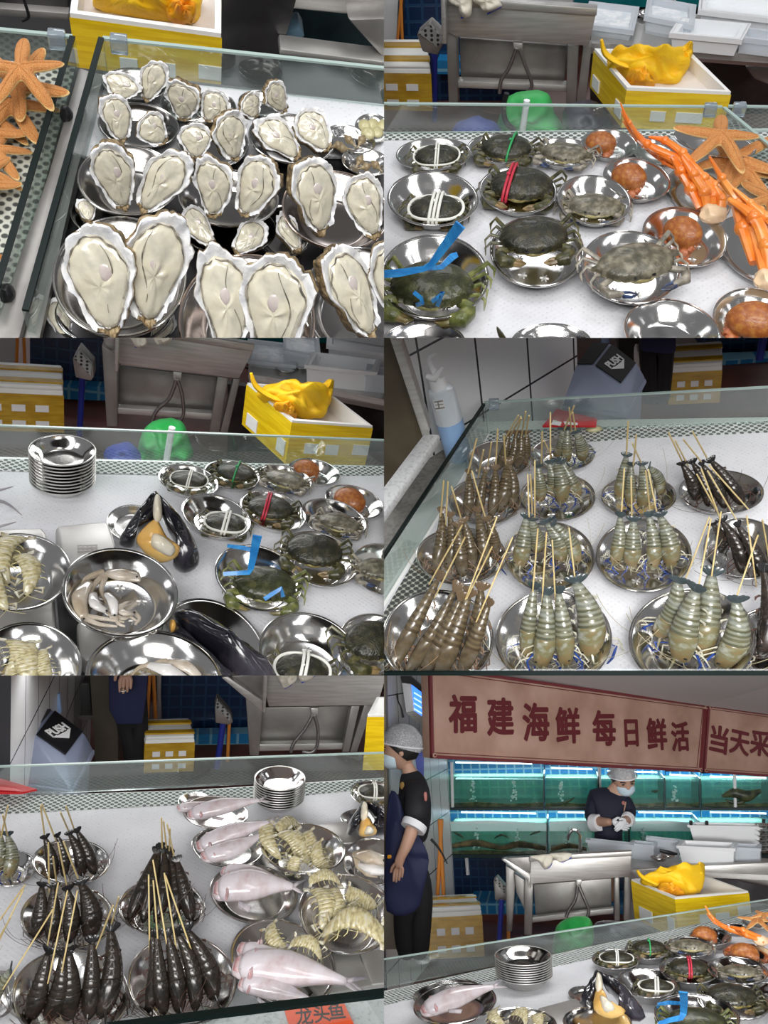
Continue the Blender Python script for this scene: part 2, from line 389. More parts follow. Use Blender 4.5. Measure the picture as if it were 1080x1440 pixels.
# ------------------------------------------------------------------ assembling things in a stall's frame
class Asm:
    """One thing whose parts are modelled in the stall's frame; its origin is moved to its own base."""
    def __init__(s, P, name, origin, label, cat, group=None, kind=None):
        s.P = P; s.o = V(origin); s.r = root(P, name, Matrix.Translation(s.o), label, cat, group)
        if kind:
            s.r['kind'] = kind
    def part(s, name, bm, mats, par=None, label=None, smooth=True, ang=40):
        bmesh.ops.translate(bm, vec=-s.o, verts=bm.verts)
        o = mobj(s.P, name, finish(bm, name, mats, smooth, ang), None, par or s.r)
        if label: o['label'] = label
        return o
def solo(P, name, bm, mats, label, cat, group=None, origin=None, smooth=True, ang=40, kind=None):
    o = V(origin) if origin is not None else sum((v.co for v in bm.verts), V()) / max(1, len(bm.verts))
    if origin is None: o.z = min(v.co.z for v in bm.verts)
    bmesh.ops.translate(bm, vec=-o, verts=bm.verts)
    r = mobj(P, name, finish(bm, name, mats, smooth, ang), Matrix.Translation(o))
    if kind == 'structure': r['kind'] = kind; return r
    return tag(r, label, cat, group, kind)
def slab_bm(P, pts, Y, th, bm=None, bev=0, mi=0, Y2=None):
    """Upright board: an outline at distance Y, th thick, away from the eye. Y may vary linearly to Y2 along the list's x."""
    bm = bm or bmesh.new()
    if Y2 is None: w = [P.atY(x, y, Y) for x, y in pts]
    else:
        xs = [p[0] for p in pts]; a, b = min(xs), max(xs)
        w = [P.atY(x, y, Y + (Y2 - Y) * (x - a) / (b - a)) for x, y in pts]
    prism(bm, w, (0, th, 0), mi, bev); return bm
def flat_bm(P, pts, z, th, bm=None, bev=0, mi=0):
    """Level board: an outline seen on the level z, th thick downwards."""
    bm = bm or bmesh.new(); prism(bm, [P.at(x, y, z) for x, y in pts], (0, 0, -th), mi, bev); return bm
def on_plane(P, px, py, p0, n):
    d = P.ray(px, py); n = V(n); t = (V(p0) - P.eye).dot(n) / d.dot(n); return P.eye + d * t
def pad_bm(P, pts, p0, n, dome, back, bm=None, mi=0, sub=3, seed=0, amp=0, wob=0):
    """A cushion with the given outline lying in the plane (p0, n): domed towards n, dome_back behind."""
    bm = bm or bmesh.new(); n = V(n).normalized(); q = [V((x, y, 0)) for x, y in pts]
    dense = []
    N = len(q)
    for i in range(N):                                     # smooth the outline (Catmull-Rom)
        a, b, c, d = q[i - 1], q[i], q[(i + 1) % N], q[(i + 2) % N]
        for k in range(sub):
            t = k / sub
            dense.append(.5 * ((2 * b) + (c - a) * t + (2 * a - 5 * b + 4 * c - d) * t * t + (-a + 3 * b - 3 * c + d) * t ** 3))
    w = [on_plane(P, p.x, p.y, p0, n) for p in dense]; c = sum(w, V()) / len(w); rs = []
    L = max((p - c).length for p in w)
    def lift(p, s, sgn, h): 
        k = 1 + amp * noise.noise((p - c) * (3 / L) + V((seed, 2.1 * seed, 0)))
        return p + n * sgn * h * math.sqrt(max(0, 1 - s * s)) * k + n * (wob * noise.noise((p - c) * (5 / L) + V((seed * 3.3, 0, 1))) if wob else 0)
    for s in (0.05, .3, .55, .75, .9, .98): rs.append([lift(c + (p - c) * s, s, -1, back) for p in w])
    rs.append([lift(p, 1, 1, 0) for p in w])
    for s in (.98, .9, .75, .55, .3, .05): rs.append([lift(c + (p - c) * s, s, 1, dome) for p in w])
    rings(bm, rs, mi, True, True, True); bmesh.ops.recalc_face_normals(bm, faces=bm.faces[:]); return bm
def tubep(P, pts, wpx, z=None, bm=None, n=8, flat=1.0, Y=None, mi=0, smooth=4):
    """A tube through pixels: (px, py, height above the counter) or all at distance Y; widths in pixels."""
    bm = bm or bmesh.new()
    w = [P.at(p[0], p[1], p[2] if len(p) > 2 else z) if Y is None else P.atY(p[0], p[1], p[2] if len(p) > 2 else Y) for p in pts]
    if not isinstance(wpx, (list, tuple)): wpx = [wpx] * len(w)
    rad = [P.px2m(a, b) / 2 for a, b in zip(wpx, w)]
    if smooth and len(w) > 2:
        q, rr = [], []
        for i in range(len(w) - 1):
            a, b, c, d = w[max(i - 1, 0)], w[i], w[i + 1], w[min(i + 2, len(w) - 1)]
            for k in range(smooth):
                t = k / smooth
                q.append(.5 * ((2 * b) + (c - a) * t + (2 * a - 5 * b + 4 * c - d) * t * t + (-a + 3 * b - 3 * c + d) * t ** 3)); rr.append(rad[i] + (rad[i + 1] - rad[i]) * t)
        q.append(w[-1]); rr.append(rad[-1]); w, rad = q, rr
    tube(bm, w, rad, n, mi, True, flat); return bm

# ------------------------------------------------------------------ bowls
def asterisk(bm, x, y, z, r, mi=0):
    for k in range(3):
        a = k * math.pi / 3 + .3; d = V((math.cos(a), math.sin(a), 0)); s = V((-d.y, d.x, 0)); c = V((x, y, z))
        hexa(bm, [c - d * r - s * r * .12, c + d * r - s * r * .12, c + d * r + s * r * .12, c - d * r + s * r * .12], [c - d * r * .8 + V((0, 0, .02)), c + d * r * .8 + V((0, 0, .02)), c + d * r * .8 + s * .01 + V((0, 0, .02)), c - d * r * .8 + s * .01 + V((0, 0, .02))], mi)
def bowl_proto(h, m, rim, foot=.64, lip=.06, marks=True, n=56, name='basin'):
    p = Proto(); bm = bmesh.new()
    prof = [(0.001, .02), (foot * .5, .02), (foot * .9, .022), (foot, .04), (foot + (.93 - foot) * .25, .06 + h * .2), (foot + (.93 - foot) * .6, h * .58), (.93, h * .97), (1 - lip * .5, h), (1, h - .004), (1, h - .022), (1 - lip * .5, h - .02), (.915, h * .9), (foot + (.93 - foot) * .55, h * .48), (foot + .01, .02), (foot * .97, 0), (.001, 0)]
    lathe(bm, prof, n); bmesh.ops.remove_doubles(bm, verts=bm.verts, dist=.0012)
    b = p.add(name, finish(bm, name, m, ang=60))
    bm = bmesh.new(); tube(bm, [(.985 * math.cos(2 * math.pi * i / n), .985 * math.sin(2 * math.pi * i / n), h - .004) for i in range(n)], .019, 8, closed=True)
    p.add('rim', finish(bm, 'rim', rim), label=None)
    if marks:
        for k in range(5):
            bm = bmesh.new(); a = k * 1.2566 + .4; asterisk(bm, .40 * math.cos(a), .40 * math.sin(a), .021, .10)
            p.add('stamped_mark', finish(bm, 'stamped_mark', M_['brushed']))
    p.h = h; return p
BOWL = {'bowl': bowl_proto(.36, M_['steel'], M_['steel']), 'deep': bowl_proto(.42, M_['steel'], M_['steel'], .60, marks=False), 'plate': bowl_proto(.20, M_['steel'], M_['steel'], .70, .09, False),
        'copper': bowl_proto(.38, M_['steel'], M_['steel_copper'], .62, .09, False), 'plain': bowl_proto(.36, M_['steel'], M_['steel'], marks=False), 'dim': bowl_proto(.36, mat('steel_dark_reflection', (.30, .29, .28), .16, 1), M_['steel'], marks=False), 'dim_copper': bowl_proto(.38, mat('warm_steel_dark_reflection', (.30, .27, .25), .16, 1), M_['steel_copper'], .62, .09, False),  # dim kinds: reflection of dark surroundings put into the steel colour
        'nest': bowl_proto(.36, M_['steel'], M_['brushed'], marks=False)}
def bowl_fit(P, e, h, z0=0.0, lim=1.3):
    cx, cy, w, hh, ang = (*e, 0)[:5]; a = R(ang); rz = z0 + .03
    for _ in range(4):
        u = V((math.cos(a), math.sin(a))) * w / 2; v = V((-math.sin(a), math.cos(a))) * hh / 2
        A = (P.at(cx + u.x, cy + u.y, rz) - P.at(cx - u.x, cy - u.y, rz)) / 2; B = (P.at(cx + v.x, cy + v.y, rz) - P.at(cx - v.x, cy - v.y, rz)) / 2
        C = (P.at(cx + u.x, cy + u.y, rz) + P.at(cx - u.x, cy - u.y, rz) + P.at(cx + v.x, cy + v.y, rz) + P.at(cx - v.x, cy - v.y, rz)) / 4
        sxx = A.x * A.x + B.x * B.x; syy = A.y * A.y + B.y * B.y; sxy = A.x * A.y + B.x * B.y
        th = .5 * math.atan2(2 * sxy, sxx - syy); l1 = (sxx + syy) / 2 + math.hypot((sxx - syy) / 2, sxy); l2 = (sxx + syy) / 2 - math.hypot((sxx - syy) / 2, sxy)
        r1, r2 = math.sqrt(l1), math.sqrt(max(l2, 1e-9))
        if r1 / r2 > lim: k = math.sqrt(r1 / r2 / lim); r1, r2 = r1 / k, r2 * k
        rm = math.sqrt(r1 * r2); rz = z0 + h * rm
    return V((C.x, C.y, z0)), r1, r2, rm, th, rz
class Bowl:
    def __init__(s, P, e, label, kind='bowl', z0=0.0, group='steel bowls on the seafood counter', name=None, lim=1.3, sink=0.0, cat=None):
        pr = BOWL[kind]; s.c, r1, r2, s.r, th, s.rz = bowl_fit(P, e, pr.h, z0, lim); s.z0 = z0; s.floor = z0 + .03 * s.r; s.e = e; s.P = P
        cat = cat or ('plate' if kind == 'plate' else 'bowl'); nm = name or ('steel_plate' if kind == 'plate' else 'steel_bowl')
        s.obj = pr.put(P, nm, Matrix.Translation(s.c) @ Matrix.Rotation(th, 4, 'Z') @ Matrix.Diagonal((r1, r2, s.r, 1)), label, cat, group)
def bowl_stack(P, e_top, e_bot, n, label):
    """n nested bowls: the topmost rim at e_top, the lowest rim at e_bot."""
    pr = BOWL['nest']; top = None
    c0, r1, r2, rm, th, rz = bowl_fit(P, e_bot, pr.h, 0.0, 1.08)
    r = rm; 
    # height of the top rim from its picture height above the lowest rim
    zt = rz
    for _ in range(60):
        zt += .004
        if project(P, (c0.x, c0.y, zt))[1] <= e_top[1]: break
    step = (zt - rz) / (n - 1)
    words = ['lowest', 'second from the bottom', 'third from the bottom', 'fourth from the bottom', 'fifth from the bottom', 'sixth from the bottom', 'seventh from the bottom', 'eighth from the bottom', 'ninth from the bottom', 'tenth from the bottom']
    for k in range(n):
        lb = 'topmost' if k == n - 1 else words[k]
        pr.put(P, 'steel_bowl', Matrix.Translation((c0.x, c0.y, step * k)) @ Matrix.Rotation(k * .7, 4, 'Z') @ Matrix.Diagonal((r, r, r, 1)), f'empty steel bowl, {lb} of {label}', 'bowl', 'nested empty steel bowls in a stack')

# ------------------------------------------------------------------ oysters
M_['shell_out'] = mat('oyster_shell_outside', (.10, .075, .04), .6, col2=(.42, .32, .18), scale=9, detail=6, bump=.9, bscale=16, lo=.42, hi=.62, col3=(.22, .15, .07))
M_['shell_rim'] = mat('oyster_shell_lip', (.86, .86, .85), .35, col2=(.72, .73, .76), scale=7, detail=4, bump=.3, bscale=18, coat=.4)
M_['flesh'] = mat('oyster_flesh', (.58, .53, .39), .16, col2=(.43, .42, .36), scale=5, detail=5, coat=.7, bump=.22, bscale=9, lo=.22, hi=.78, col3=(.63, .59, .47))
M_['mantle'] = mat('oyster_mantle', (.10, .09, .075), .25, col2=(.32, .29, .23), scale=12, coat=.5)
M_['muscle'] = mat('oyster_muscle', (.48, .40, .39), .2, col2=(.55, .49, .46), scale=7, coat=.6)
def oyster_proto(seed):
    rnd = random.Random(seed); p = Proto(); N = 72
    wl, wr = rnd.uniform(.30, .36), rnd.uniform(.29, .35); bend = rnd.uniform(-.10, .10); ph = rnd.uniform(0, 9)
    def ol(a, s, fr):                                   # y = +.5 is the broad lip, -.5 the hinge
        t = math.sin(a); y = .5 * t
        wy = (1 - abs(t) ** 2.6) ** .5 if abs(t) < 1 else 0
        tap = .62 + .38 * (t + 1) / 2 + .18 * math.exp(-((t - .25) / .5) ** 2)
        x = math.copysign((wr if math.cos(a) > 0 else wl) * tap * wy, math.cos(a)) if abs(math.cos(a)) > 1e-6 else 0
        x += bend * (t * t - .4)
        k = 1 + fr * (noise.noise(V((math.cos(a) * 2.6, math.sin(a) * 2.6, ph))) * 1.1 + .5 * noise.noise(V((math.cos(a) * 8, math.sin(a) * 8, ph))) + .35 * noise.noise(V((math.cos(a) * 19, math.sin(a) * 19, ph))))
        return x * s * k, (y + .03) * s * k - .03
    A = [2 * math.pi * i / N for i in range(N)]
    def ring(s, z, fr, wz=0.0): return [(*ol(a, s, fr), z + wz * noise.noise(V((math.cos(a) * 5, math.sin(a) * 5, ph + 4)))) for a in A]
    bm = bmesh.new()                                    # cupped shell: rough brown outside, white lip
    rs = [ring(.02, -.26, 0), ring(.40, -.25, .1, .04), ring(.76, -.24, .14, .07), ring(.96, -.14, .15, .07), ring(1.0, -.04, .13, .06), ring(1.0, .03, .13, .06), ring(.97, .05, .13, .06), ring(.89, .035, .10, .04), ring(.80, .0, .05, .02), ring(.6, -.05, .03), ring(.3, -.07, 0), ring(.02, -.07, 0)]
    rings(bm, rs, mis=[0, 0, 0, 0, 0, 1, 1, 1, 1, 1, 1, 1])
    for f in bm.faces:
        q = f.calc_center_median()
        if q.y < -.40 + .05 * noise.noise(q * 9 + V((ph, 0, 0))): f.material_index = 0
    sh = p.add('shell', finish(bm, 'shell', [M_['shell_out'], M_['shell_rim']], ang=70))
    bm = bmesh.new(); q = rnd.uniform(0, 9)             # soft body
    def fl(s, z): return [(*ol(a, s * (.98 + .05 * noise.noise(V((math.cos(a) * 3, math.sin(a) * 3, q)))), .02), z + .022 * noise.noise(V((math.cos(a) * 2.2 + s * 3, math.sin(a) * 2.2, q)))) for a in A]
    rings(bm, [fl(.80, -.02), fl(.84, .012), fl(.80, .04), fl(.70, .062), fl(.54, .062), fl(.36, .082), fl(.2, .088), fl(.03, .088)], 0, True, False, True)
    p.add('flesh', finish(bm, 'flesh', M_['flesh'], ang=80))
    bm = bmesh.new(); t0, t1 = rnd.uniform(.2, .6), rnd.uniform(5.0, 5.9)       # dark frilled edge, open on one side
    tp = []
    for i in range(71):
        a = -t0 + (t1 + t0) * i / 70; s = .80 + .03 * math.sin(a * 9 + q) * math.sin(a * 4)
        x, y = ol(a, s, .0); tp.append((x, y, .042 + .010 * math.sin(a * 14)))
    tube(bm, tp, [.005 + .007 * abs(math.sin(i * .21 + q)) for i in range(71)], 6, flat=.9)
    p.add('mantle_frill', finish(bm, 'mantle_frill', M_['mantle']))
    bm = bmesh.new(); tp = []; sx = rnd.choice((-1, 1))
    for i in range(31): t = i / 30; tp.append((sx * (.09 + .06 * math.sin(t * 5 + q)), -.26 + .6 * t, .074 + .004 * math.sin(t * 20)))
    tube(bm, tp, [.0025 + .005 * math.sin(math.pi * i / 30) for i in range(31)], 6); p.add('mantle_fold', finish(bm, 'mantle_fold', M_['mantle']))
    bm = bmesh.new(); blob(bm, (rnd.uniform(-.02, .08), rnd.uniform(.06, .16), .082), (.062, .075, .014), 3, 0, .1, 3, seed)
    p.add('muscle', finish(bm, 'muscle', M_['muscle'])); return p
OY = [oyster_proto(k) for k in range(8)]
def oyster(P, top, bot, wpx, zt, zb, label, k, tilt=.6, group='opened oysters in steel bowls'):
    a, b = P.at(*bot, zb), P.at(*top, zt); L = (b - a).length; c = (a + b) / 2
    wm = P.px2m(wpx, c) / .70
    n = P.tocam(c) * tilt + V((0, 0, 1 - tilt)) + V((.25 * math.sin(k * 2.3), 0, 0))
    OY[k % 8].put(P, 'oyster', frame(b - a, n, c, (wm, L, (wm + L) / 2)), label, 'oyster', group)

# ------------------------------------------------------------------ prawns
def prawn_mats(nm, body, body2, mid, band, head, head2, legs, tail, ant, s=(.40, .62)):
    b = mat(nm + '_shell', body, .24, col2=body2, scale=7, detail=5, coat=.35, col3=mid, lo=.35, hi=.65); bands(b, 'Y', 5.2, band, body2, s, 1.2)
    return dict(body=b, head=mat(nm + '_head', head, .24, col2=head2, scale=9, detail=5, coat=.35, col3=mid, lo=.36, hi=.64), legs=mat(nm + '_legs', legs, .4), tail=mat(nm + '_tail', tail, .25, coat=.4), ant=mat(nm + '_feelers', ant, .4), eye=mat(nm + '_eye', (.006, .006, .006), .1))
PM = {'brown': prawn_mats('tan_prawn', (.065, .046, .024), (.15, .115, .066), (.10, .074, .040), (.028, .02, .012), (.062, .05, .034), (.125, .105, .078), (.20, .12, .07), (.14, .095, .055), (.34, .22, .12)),
      'grey': prawn_mats('river_prawn', (.105, .118, .085), (.27, .29, .25), (.155, .145, .075), (.035, .036, .024), (.29, .30, .26), (.18, .13, .06), (.50, .48, .38), (.045, .06, .065), (.36, .31, .20)),
      'dark': prawn_mats('black_tiger_prawn', (.009, .008, .0075), (.032, .024, .018), (.016, .013, .010), (.040, .029, .021), (.010, .009, .008), (.030, .020, .016), (.07, .035, .025), (.012, .011, .011), (.09, .05, .035))}
M_['claw_blue'] = mat('blue_claw', (.02, .05, .22), .25, coat=.5)
def prawn_proto(kind, seed):
    rnd = random.Random(seed); p = Proto(); m = PM[kind]; N = 14
    sag = rnd.uniform(.02, .07); sd = rnd.uniform(-.05, .05)
    def cl(y): return V((sd * math.sin(y * math.pi), y, .09 * 0 + sag * math.sin(y * math.pi)))
    def ring(y, rw, rh, keel=0.0):
        c = cl(y); o = []
        for i in range(N):
            a = 2 * math.pi * i / N; x, z = math.cos(a) * rw, math.sin(a) * rh
            if z < 0: z *= .75
            if abs(math.cos(a)) < .25 and z > 0: z += keel
            o.append((c.x + x, c.y, c.z + z))
        return o
    bm = bmesh.new(); rs = []                             # abdomen: six overlapping plates
    ys = [.40, .50, .60, .69, .77, .84, .92]; rw = [.079, .075, .067, .058, .048, .038, .027]
    for k in range(6):
        y0, y1 = ys[k], ys[k + 1]; r0, r1 = rw[k], rw[k + 1]
        for t, e in ((0, .99), (.10, 1.03), (.5, 1.02), (.85, 1.025), (.98, .985)): rs.append(ring(y0 + (y1 - y0) * t, (r0 + (r1 - r0) * t) * e, (r0 + (r1 - r0) * t) * e * 1.12, .003))
    rings(bm, rs, 0, True, True, True); p.add('abdomen', finish(bm, 'abdomen', m['body'], ang=75))
    bm = bmesh.new(); rs = []                             # head shield with pointed rostrum
    for y, r, h, kk in ((-.0, .012, .012, .0), (.02, .030, .026, .004), (.05, .048, .044, .012), (.10, .064, .062, .016), (.17, .074, .074, .012), (.24, .081, .084, .010), (.32, .086, .092, .006), (.39, .085, .092, .003), (.415, .079, .085, 0)): rs.append(ring(y, r, h, kk))
    rings(bm, rs, 0, True, True, True); p.add('head_shield', finish(bm, 'head_shield', m['head'], ang=75))
    bm = bmesh.new(); c = cl(.10); tube(bm, [c + V((0, .05, .055)), c + V((0, -.04, .062)), c + V((0, -.12, .078)), c + V((0, -.17, .10))], [.012, .010, .006, .002], 6); p.add('rostrum', finish(bm, 'rostrum', m['head']))
    for sx in (-1, 1):
        bm = bmesh.new(); blob(bm, cl(.115) + V((sx * .052, 0, .035)), (.0125,) * 3, 2); p.add('eye', finish(bm, 'eye', m['eye']))
    for k in range(5):                                    # tail fan
        a = (k - 2) * .24; d = V((math.sin(a), math.cos(a), .10 * math.cos(a * 2))); c = cl(.91); L = .12 if k != 2 else .10; s = V((d.y, -d.x, 0)) * (.026 if k != 2 else .015)
        bm = bmesh.new(); up = V((0, 0, .006))
        rr = [[c + d * L * t + s * w * q + up * u for q, u in ((-1, 0), (-.4, 1), (.4, 1), (1, 0), (.4, -1), (-.4, -1))] for t, w in ((0, .35), (.3, .85), (.65, 1.1), (.9, .9), (1.0, .35))]
        rings(bm, rr, 0, True, True, True); p.add('tail_fan', finish(bm, 'tail_fan', m['tail']))
    for k in range(6):                                    # walking legs
        sx = -1 if k % 2 else 1; y = .16 + .075 * (k // 2); c = cl(y); q = rnd.uniform(-.04, .04)
        bm = bmesh.new(); tube(bm, [c + V((sx * .05, 0, -.04)), c + V((sx * (.13 + q), -.05, -.03 + q * .4)), c + V((sx * (.15 + q), -.14, -.06)), c + V((sx * (.10 + q), -.22 + q, -.075))], [.009, .007, .005, .003], 5); p.add('leg', finish(bm, 'leg', m['legs']))
    for sx in (-1, 1):
        bm = bmesh.new(); c = cl(.06); q = rnd.uniform(.05, .25)
        tube(bm, bez(c + V((sx * .02, 0, .01)), c + V((sx * .12, -.18, .10)), c + V((sx * (.25 + q), -.1 + q, -.02)), c + V((sx * (.35 + q), .18 + q, -.06)), n=12), .0028, 4); p.add('feeler', finish(bm, 'feeler', m['ant']))
    for k in range(5):                                    # swimmerets under the belly
        sx = -1 if k % 2 else 1; y = .46 + .07 * k; c = cl(y)
        bm = bmesh.new(); tube(bm, [c + V((sx * .045, 0, -.045)), c + V((sx * .072, -.025, -.06)), c + V((sx * .075, -.06, -.065))], [.012, .012, .003], 5, flat=.5); p.add('swimmeret', finish(bm, 'swimmeret', m['legs']))
    if kind == 'grey':
        for sx in (-1, 1):
            bm = bmesh.new(); c = cl(.2); q = rnd.uniform(-.06, .06)
            tube(bm, [c + V((sx * .06, 0, -.05)), c + V((sx * (.13 + q), -.10, -.02)), c + V((sx * (.10 + q), -.24, -.05)), c + V((sx * (.04 + q), -.34, -.06))], [.010, .009, .010, .004], 6); p.add('long_claw', finish(bm, 'long_claw', M_['claw_blue']), label='dark blue claw')
    return p
PR = {k: [prawn_proto(k, 11 * i + 3) for i in range(4)] for k in PM}
M_['bamboo'] = mat('bamboo_stick', (.74, .60, .30), .5, col2=(.66, .50, .22), scale=30, stretch=(1, 1, .1))
def span(P, a, b, nz=None, roll=0):
    c = (a + b) / 2; n = P.tocam(c) * .5 + V((0, 0, .6)); n = nz or n
    m = frame(b - a, n, a, 1)
    return m @ Matrix.Rotation(roll, 4, 'Y')
def prawn(P, kind, head, tail, wpx, label, k, group, zh=.03, zt=.10, roll=0):
    a, b = P.at(*head, zh), P.at(*tail, zt); L = (b - a).length; wm = P.px2m(wpx, (a + b) / 2) / .172
    PR[kind][k % 4].put(P, 'prawn', span(P, a, b, None, roll) @ Matrix.Diagonal((wm, L, (wm * .6 + L * .4), 1)), label, 'prawn', group)
def skewer(P, lo, hi, zl, zh, label, group, wpx=4.6):
    a, b = P.at(*lo, zl), P.at(*hi, zh); d = (b - a).normalized(); r = P.px2m(wpx, a) / 2
    bm = bmesh.new(); tube(bm, [a - d * .035, a, b - d * .004, b], [r * .8, r, r, r * .85], 8)
    solo(P, 'bamboo_skewer', bm, M_['bamboo'], label, 'skewer', group, origin=a)

# ------------------------------------------------------------------ mantis shrimps, soft pink fish
M_['mantis'] = mat('mantis_shrimp_shell', (.27, .235, .13), .22, col2=(.50, .47, .36), scale=16, detail=6, coat=.5, col3=(.46, .40, .21), lo=.35, hi=.65)
M_['mantis_leg'] = mat('mantis_shrimp_leg', (.58, .52, .26), .4)
M_['mantis_dark'] = mat('mantis_shrimp_claw', (.62, .60, .50), .25, col2=(.30, .24, .12), scale=8, coat=.5)
def mantis_proto(seed):
    rnd = random.Random(seed); p = Proto(); bm = bmesh.new(); rs = []; bend = rnd.uniform(-.18, .18); arch = rnd.uniform(.04, .16)
    def cl(y): return V((bend * math.sin(y * math.pi), y, arch * math.sin(y * math.pi)))
    N = 14
    def ring(y, rw, rh): c = cl(y); return [(c.x + math.copysign(abs(math.cos(a)) ** .8, math.cos(a)) * rw, c.y, c.z + math.sin(a) * rh * (1 if math.sin(a) > 0 else .55)) for a in [2 * math.pi * i / N for i in range(N)]]
    ys = [.26 + i * .082 for i in range(9)]; 
    for k in range(8):
        w = .086 + .030 * math.sin((k + 1) / 9 * math.pi * .9)
        for t, e in ((0, .96), (.12, 1.04), (.6, 1.02), (.93, 1.01), (.99, .95)): rs.append(ring(ys[k] + .082 * t, w * e, .058 * e))
    rings(bm, rs, 0, True, True, True); p.add('abdomen', finish(bm, 'abdomen', M_['mantis'], ang=75))
    bm = bmesh.new(); rings(bm, [ring(.02, .02, .015), ring(.06, .045, .03), ring(.14, .07, .045), ring(.24, .085, .05), ring(.275, .08, .045)], 0, True, True, True); p.add('head_shield', finish(bm, 'head_shield', M_['mantis'], ang=75))
    bm = bmesh.new(); rings(bm, [ring(.91, .095, .05), ring(.95, .10, .04), ring(.99, .08, .022), ring(1.02, .03, .01)], 0, True, True, True); p.add('tail_plate', finish(bm, 'tail_plate', M_['mantis'], ang=75))
    for sx in (-1, 1):
        bm = bmesh.new(); c = cl(.93); hexa(bm, [c + V((sx * .07, 0, -.02)), c + V((sx * .16, .03, -.02)), c + V((sx * .17, .12, -.03)), c + V((sx * .09, .09, -.03))], [c + V((sx * .075, .01, .01)), c + V((sx * .15, .035, .0)), c + V((sx * .155, .10, -.015)), c + V((sx * .095, .08, -.01))]); p.add('tail_fan', finish(bm, 'tail_fan', M_['mantis_dark']))
        bm = bmesh.new(); c = cl(.14); tube(bm, [c + V((sx * .06, 0, -.02)), c + V((sx * .15, -.05, 0)), c + V((sx * .13, -.16, .0)), c + V((sx * .05, -.08, .01))], [.016, .024, .022, .006], 7); p.add('raptor_claw', finish(bm, 'raptor_claw', M_['mantis_dark']))
        bm = bmesh.new(); c = cl(.03); blob(bm, c + V((sx * .03, -.015, .015)), (.014, .018, .012), 1); p.add('eye', finish(bm, 'eye', M_['black']))
        bm = bmesh.new(); tube(bm, bez(c, c + V((sx * .06, -.14, .05)), c + V((sx * .2, -.2, .0)), n=8), .004, 4); p.add('feeler', finish(bm, 'feeler', M_['mantis_leg']))
    for k in range(8):
        sx = -1 if k % 2 else 1; c = cl(.32 + .15 * (k // 2)); bm = bmesh.new(); q = rnd.uniform(-.03, .03)
        tube(bm, [c + V((sx * .07, 0, -.03)), c + V((sx * (.14 + q), -.02, -.045)), c + V((sx * (.17 + q), -.07, -.05))], [.010, .008, .003], 5); p.add('leg', finish(bm, 'leg', M_['mantis_leg']))
    return p
MS = [mantis_proto(k * 5 + 1) for k in range(4)]
def mantis(P, head, tail, wpx, label, k, group, zh=.03, zt=.04, roll=0):
    a, b = P.at(*head, zh), P.at(*tail, zt); L = (b - a).length; wm = P.px2m(wpx, (a + b) / 2) / .23
    MS[k % 4].put(P, 'mantis_shrimp', span(P, a, b, None, roll) @ Matrix.Diagonal((wm, L, (wm + L) / 2, 1)), label, 'mantis shrimp', group)
M_['fish'] = mat('pale_pink_fish', (.46, .35, .36), .2, col2=(.60, .55, .58), scale=7, detail=7, coat=.6, col3=(.55, .48, .50), lo=.3, hi=.6, bump=.15, bscale=20)
M_['fish_red'] = mat('red_gill', (.50, .24, .24), .25, col2=(.58, .44, .45), scale=14, coat=.5)
M_['fish_tail'] = mat('grey_tail', (.20, .19, .21), .3, col2=(.5, .45, .47), scale=8)
def fish_proto(seed):
    rnd = random.Random(seed); p = Proto(); N = 18; bend = rnd.uniform(-.06, .06)
    def ring(y, w, h, z=0): return [(bend * math.sin(y * 3) + math.cos(a) * w, y, z + math.sin(a) * h) for a in [2 * math.pi * i / N for i in range(N)]]
    bm = bmesh.new()
    rings(bm, [ring(.055, .05, .028, .02), ring(.09, .085, .058), ring(.15, .105, .075), ring(.22, .108, .08), ring(.32, .118, .086), ring(.45, .118, .084), ring(.58, .098, .07), ring(.7, .07, .052), ring(.82, .045, .035), ring(.92, .03, .02), ring(.95, .02, .012)], 0, True, True, True)
    p.add('body', finish(bm, 'body', M_['fish'], ang=80))
    bm = bmesh.new(); rings(bm, [ring(-.005, .03, .012, -.012), ring(.02, .065, .022, -.015), ring(.07, .085, .035, -.02), ring(.13, .09, .045, -.02), ring(.19, .08, .04, -.02)], 0, True, True, True); p.add('lower_jaw', finish(bm, 'lower_jaw', M_['fish'], ang=80))
    bm = bmesh.new(); rings(bm, [ring(.01, .045, .01, .008), ring(.05, .06, .016, .012), ring(.1, .06, .02, .012)], 0, True, True, True); p.add('mouth', finish(bm, 'mouth', M_['fish_red'], ang=80))
    for sx in (-1, 1):
        bm = bmesh.new(); blob(bm, (sx * .062, .165, .035), (.045, .022, .036), 2, 0, .5, 5, seed); p.add('gill', finish(bm, 'gill', M_['fish_red']))
        bm = bmesh.new(); blob(bm, (sx * .055, .075, .042), (.0045, .0045, .004), 2); p.add('eye', finish(bm, 'eye', M_['fish_tail']))
        bm = bmesh.new(); c = V((sx * .10, .30, .0)); hexa(bm, [c, c + V((sx * .03, .0, -.01)), c + V((sx * .075, .12, -.02)), c + V((sx * .04, .16, -.02))], [q + V((0, 0, .008)) for q in (c, c + V((sx * .03, .0, -.01)), c + V((sx * .075, .12, -.02)), c + V((sx * .04, .16, -.02)))]); p.add('fin', finish(bm, 'fin', M_['fish_tail']))
        bm = bmesh.new(); tube(bm, [(bend * .2, .93, 0), (sx * .03 + bend * .2, 1.0, 0), (sx * .06, 1.09, .0)], [.018, .016, .003], 6, flat=.4); p.add('tail_fin', finish(bm, 'tail_fin', M_['fish_tail']))
    return p
FS = [fish_proto(k + 2) for k in range(3)]
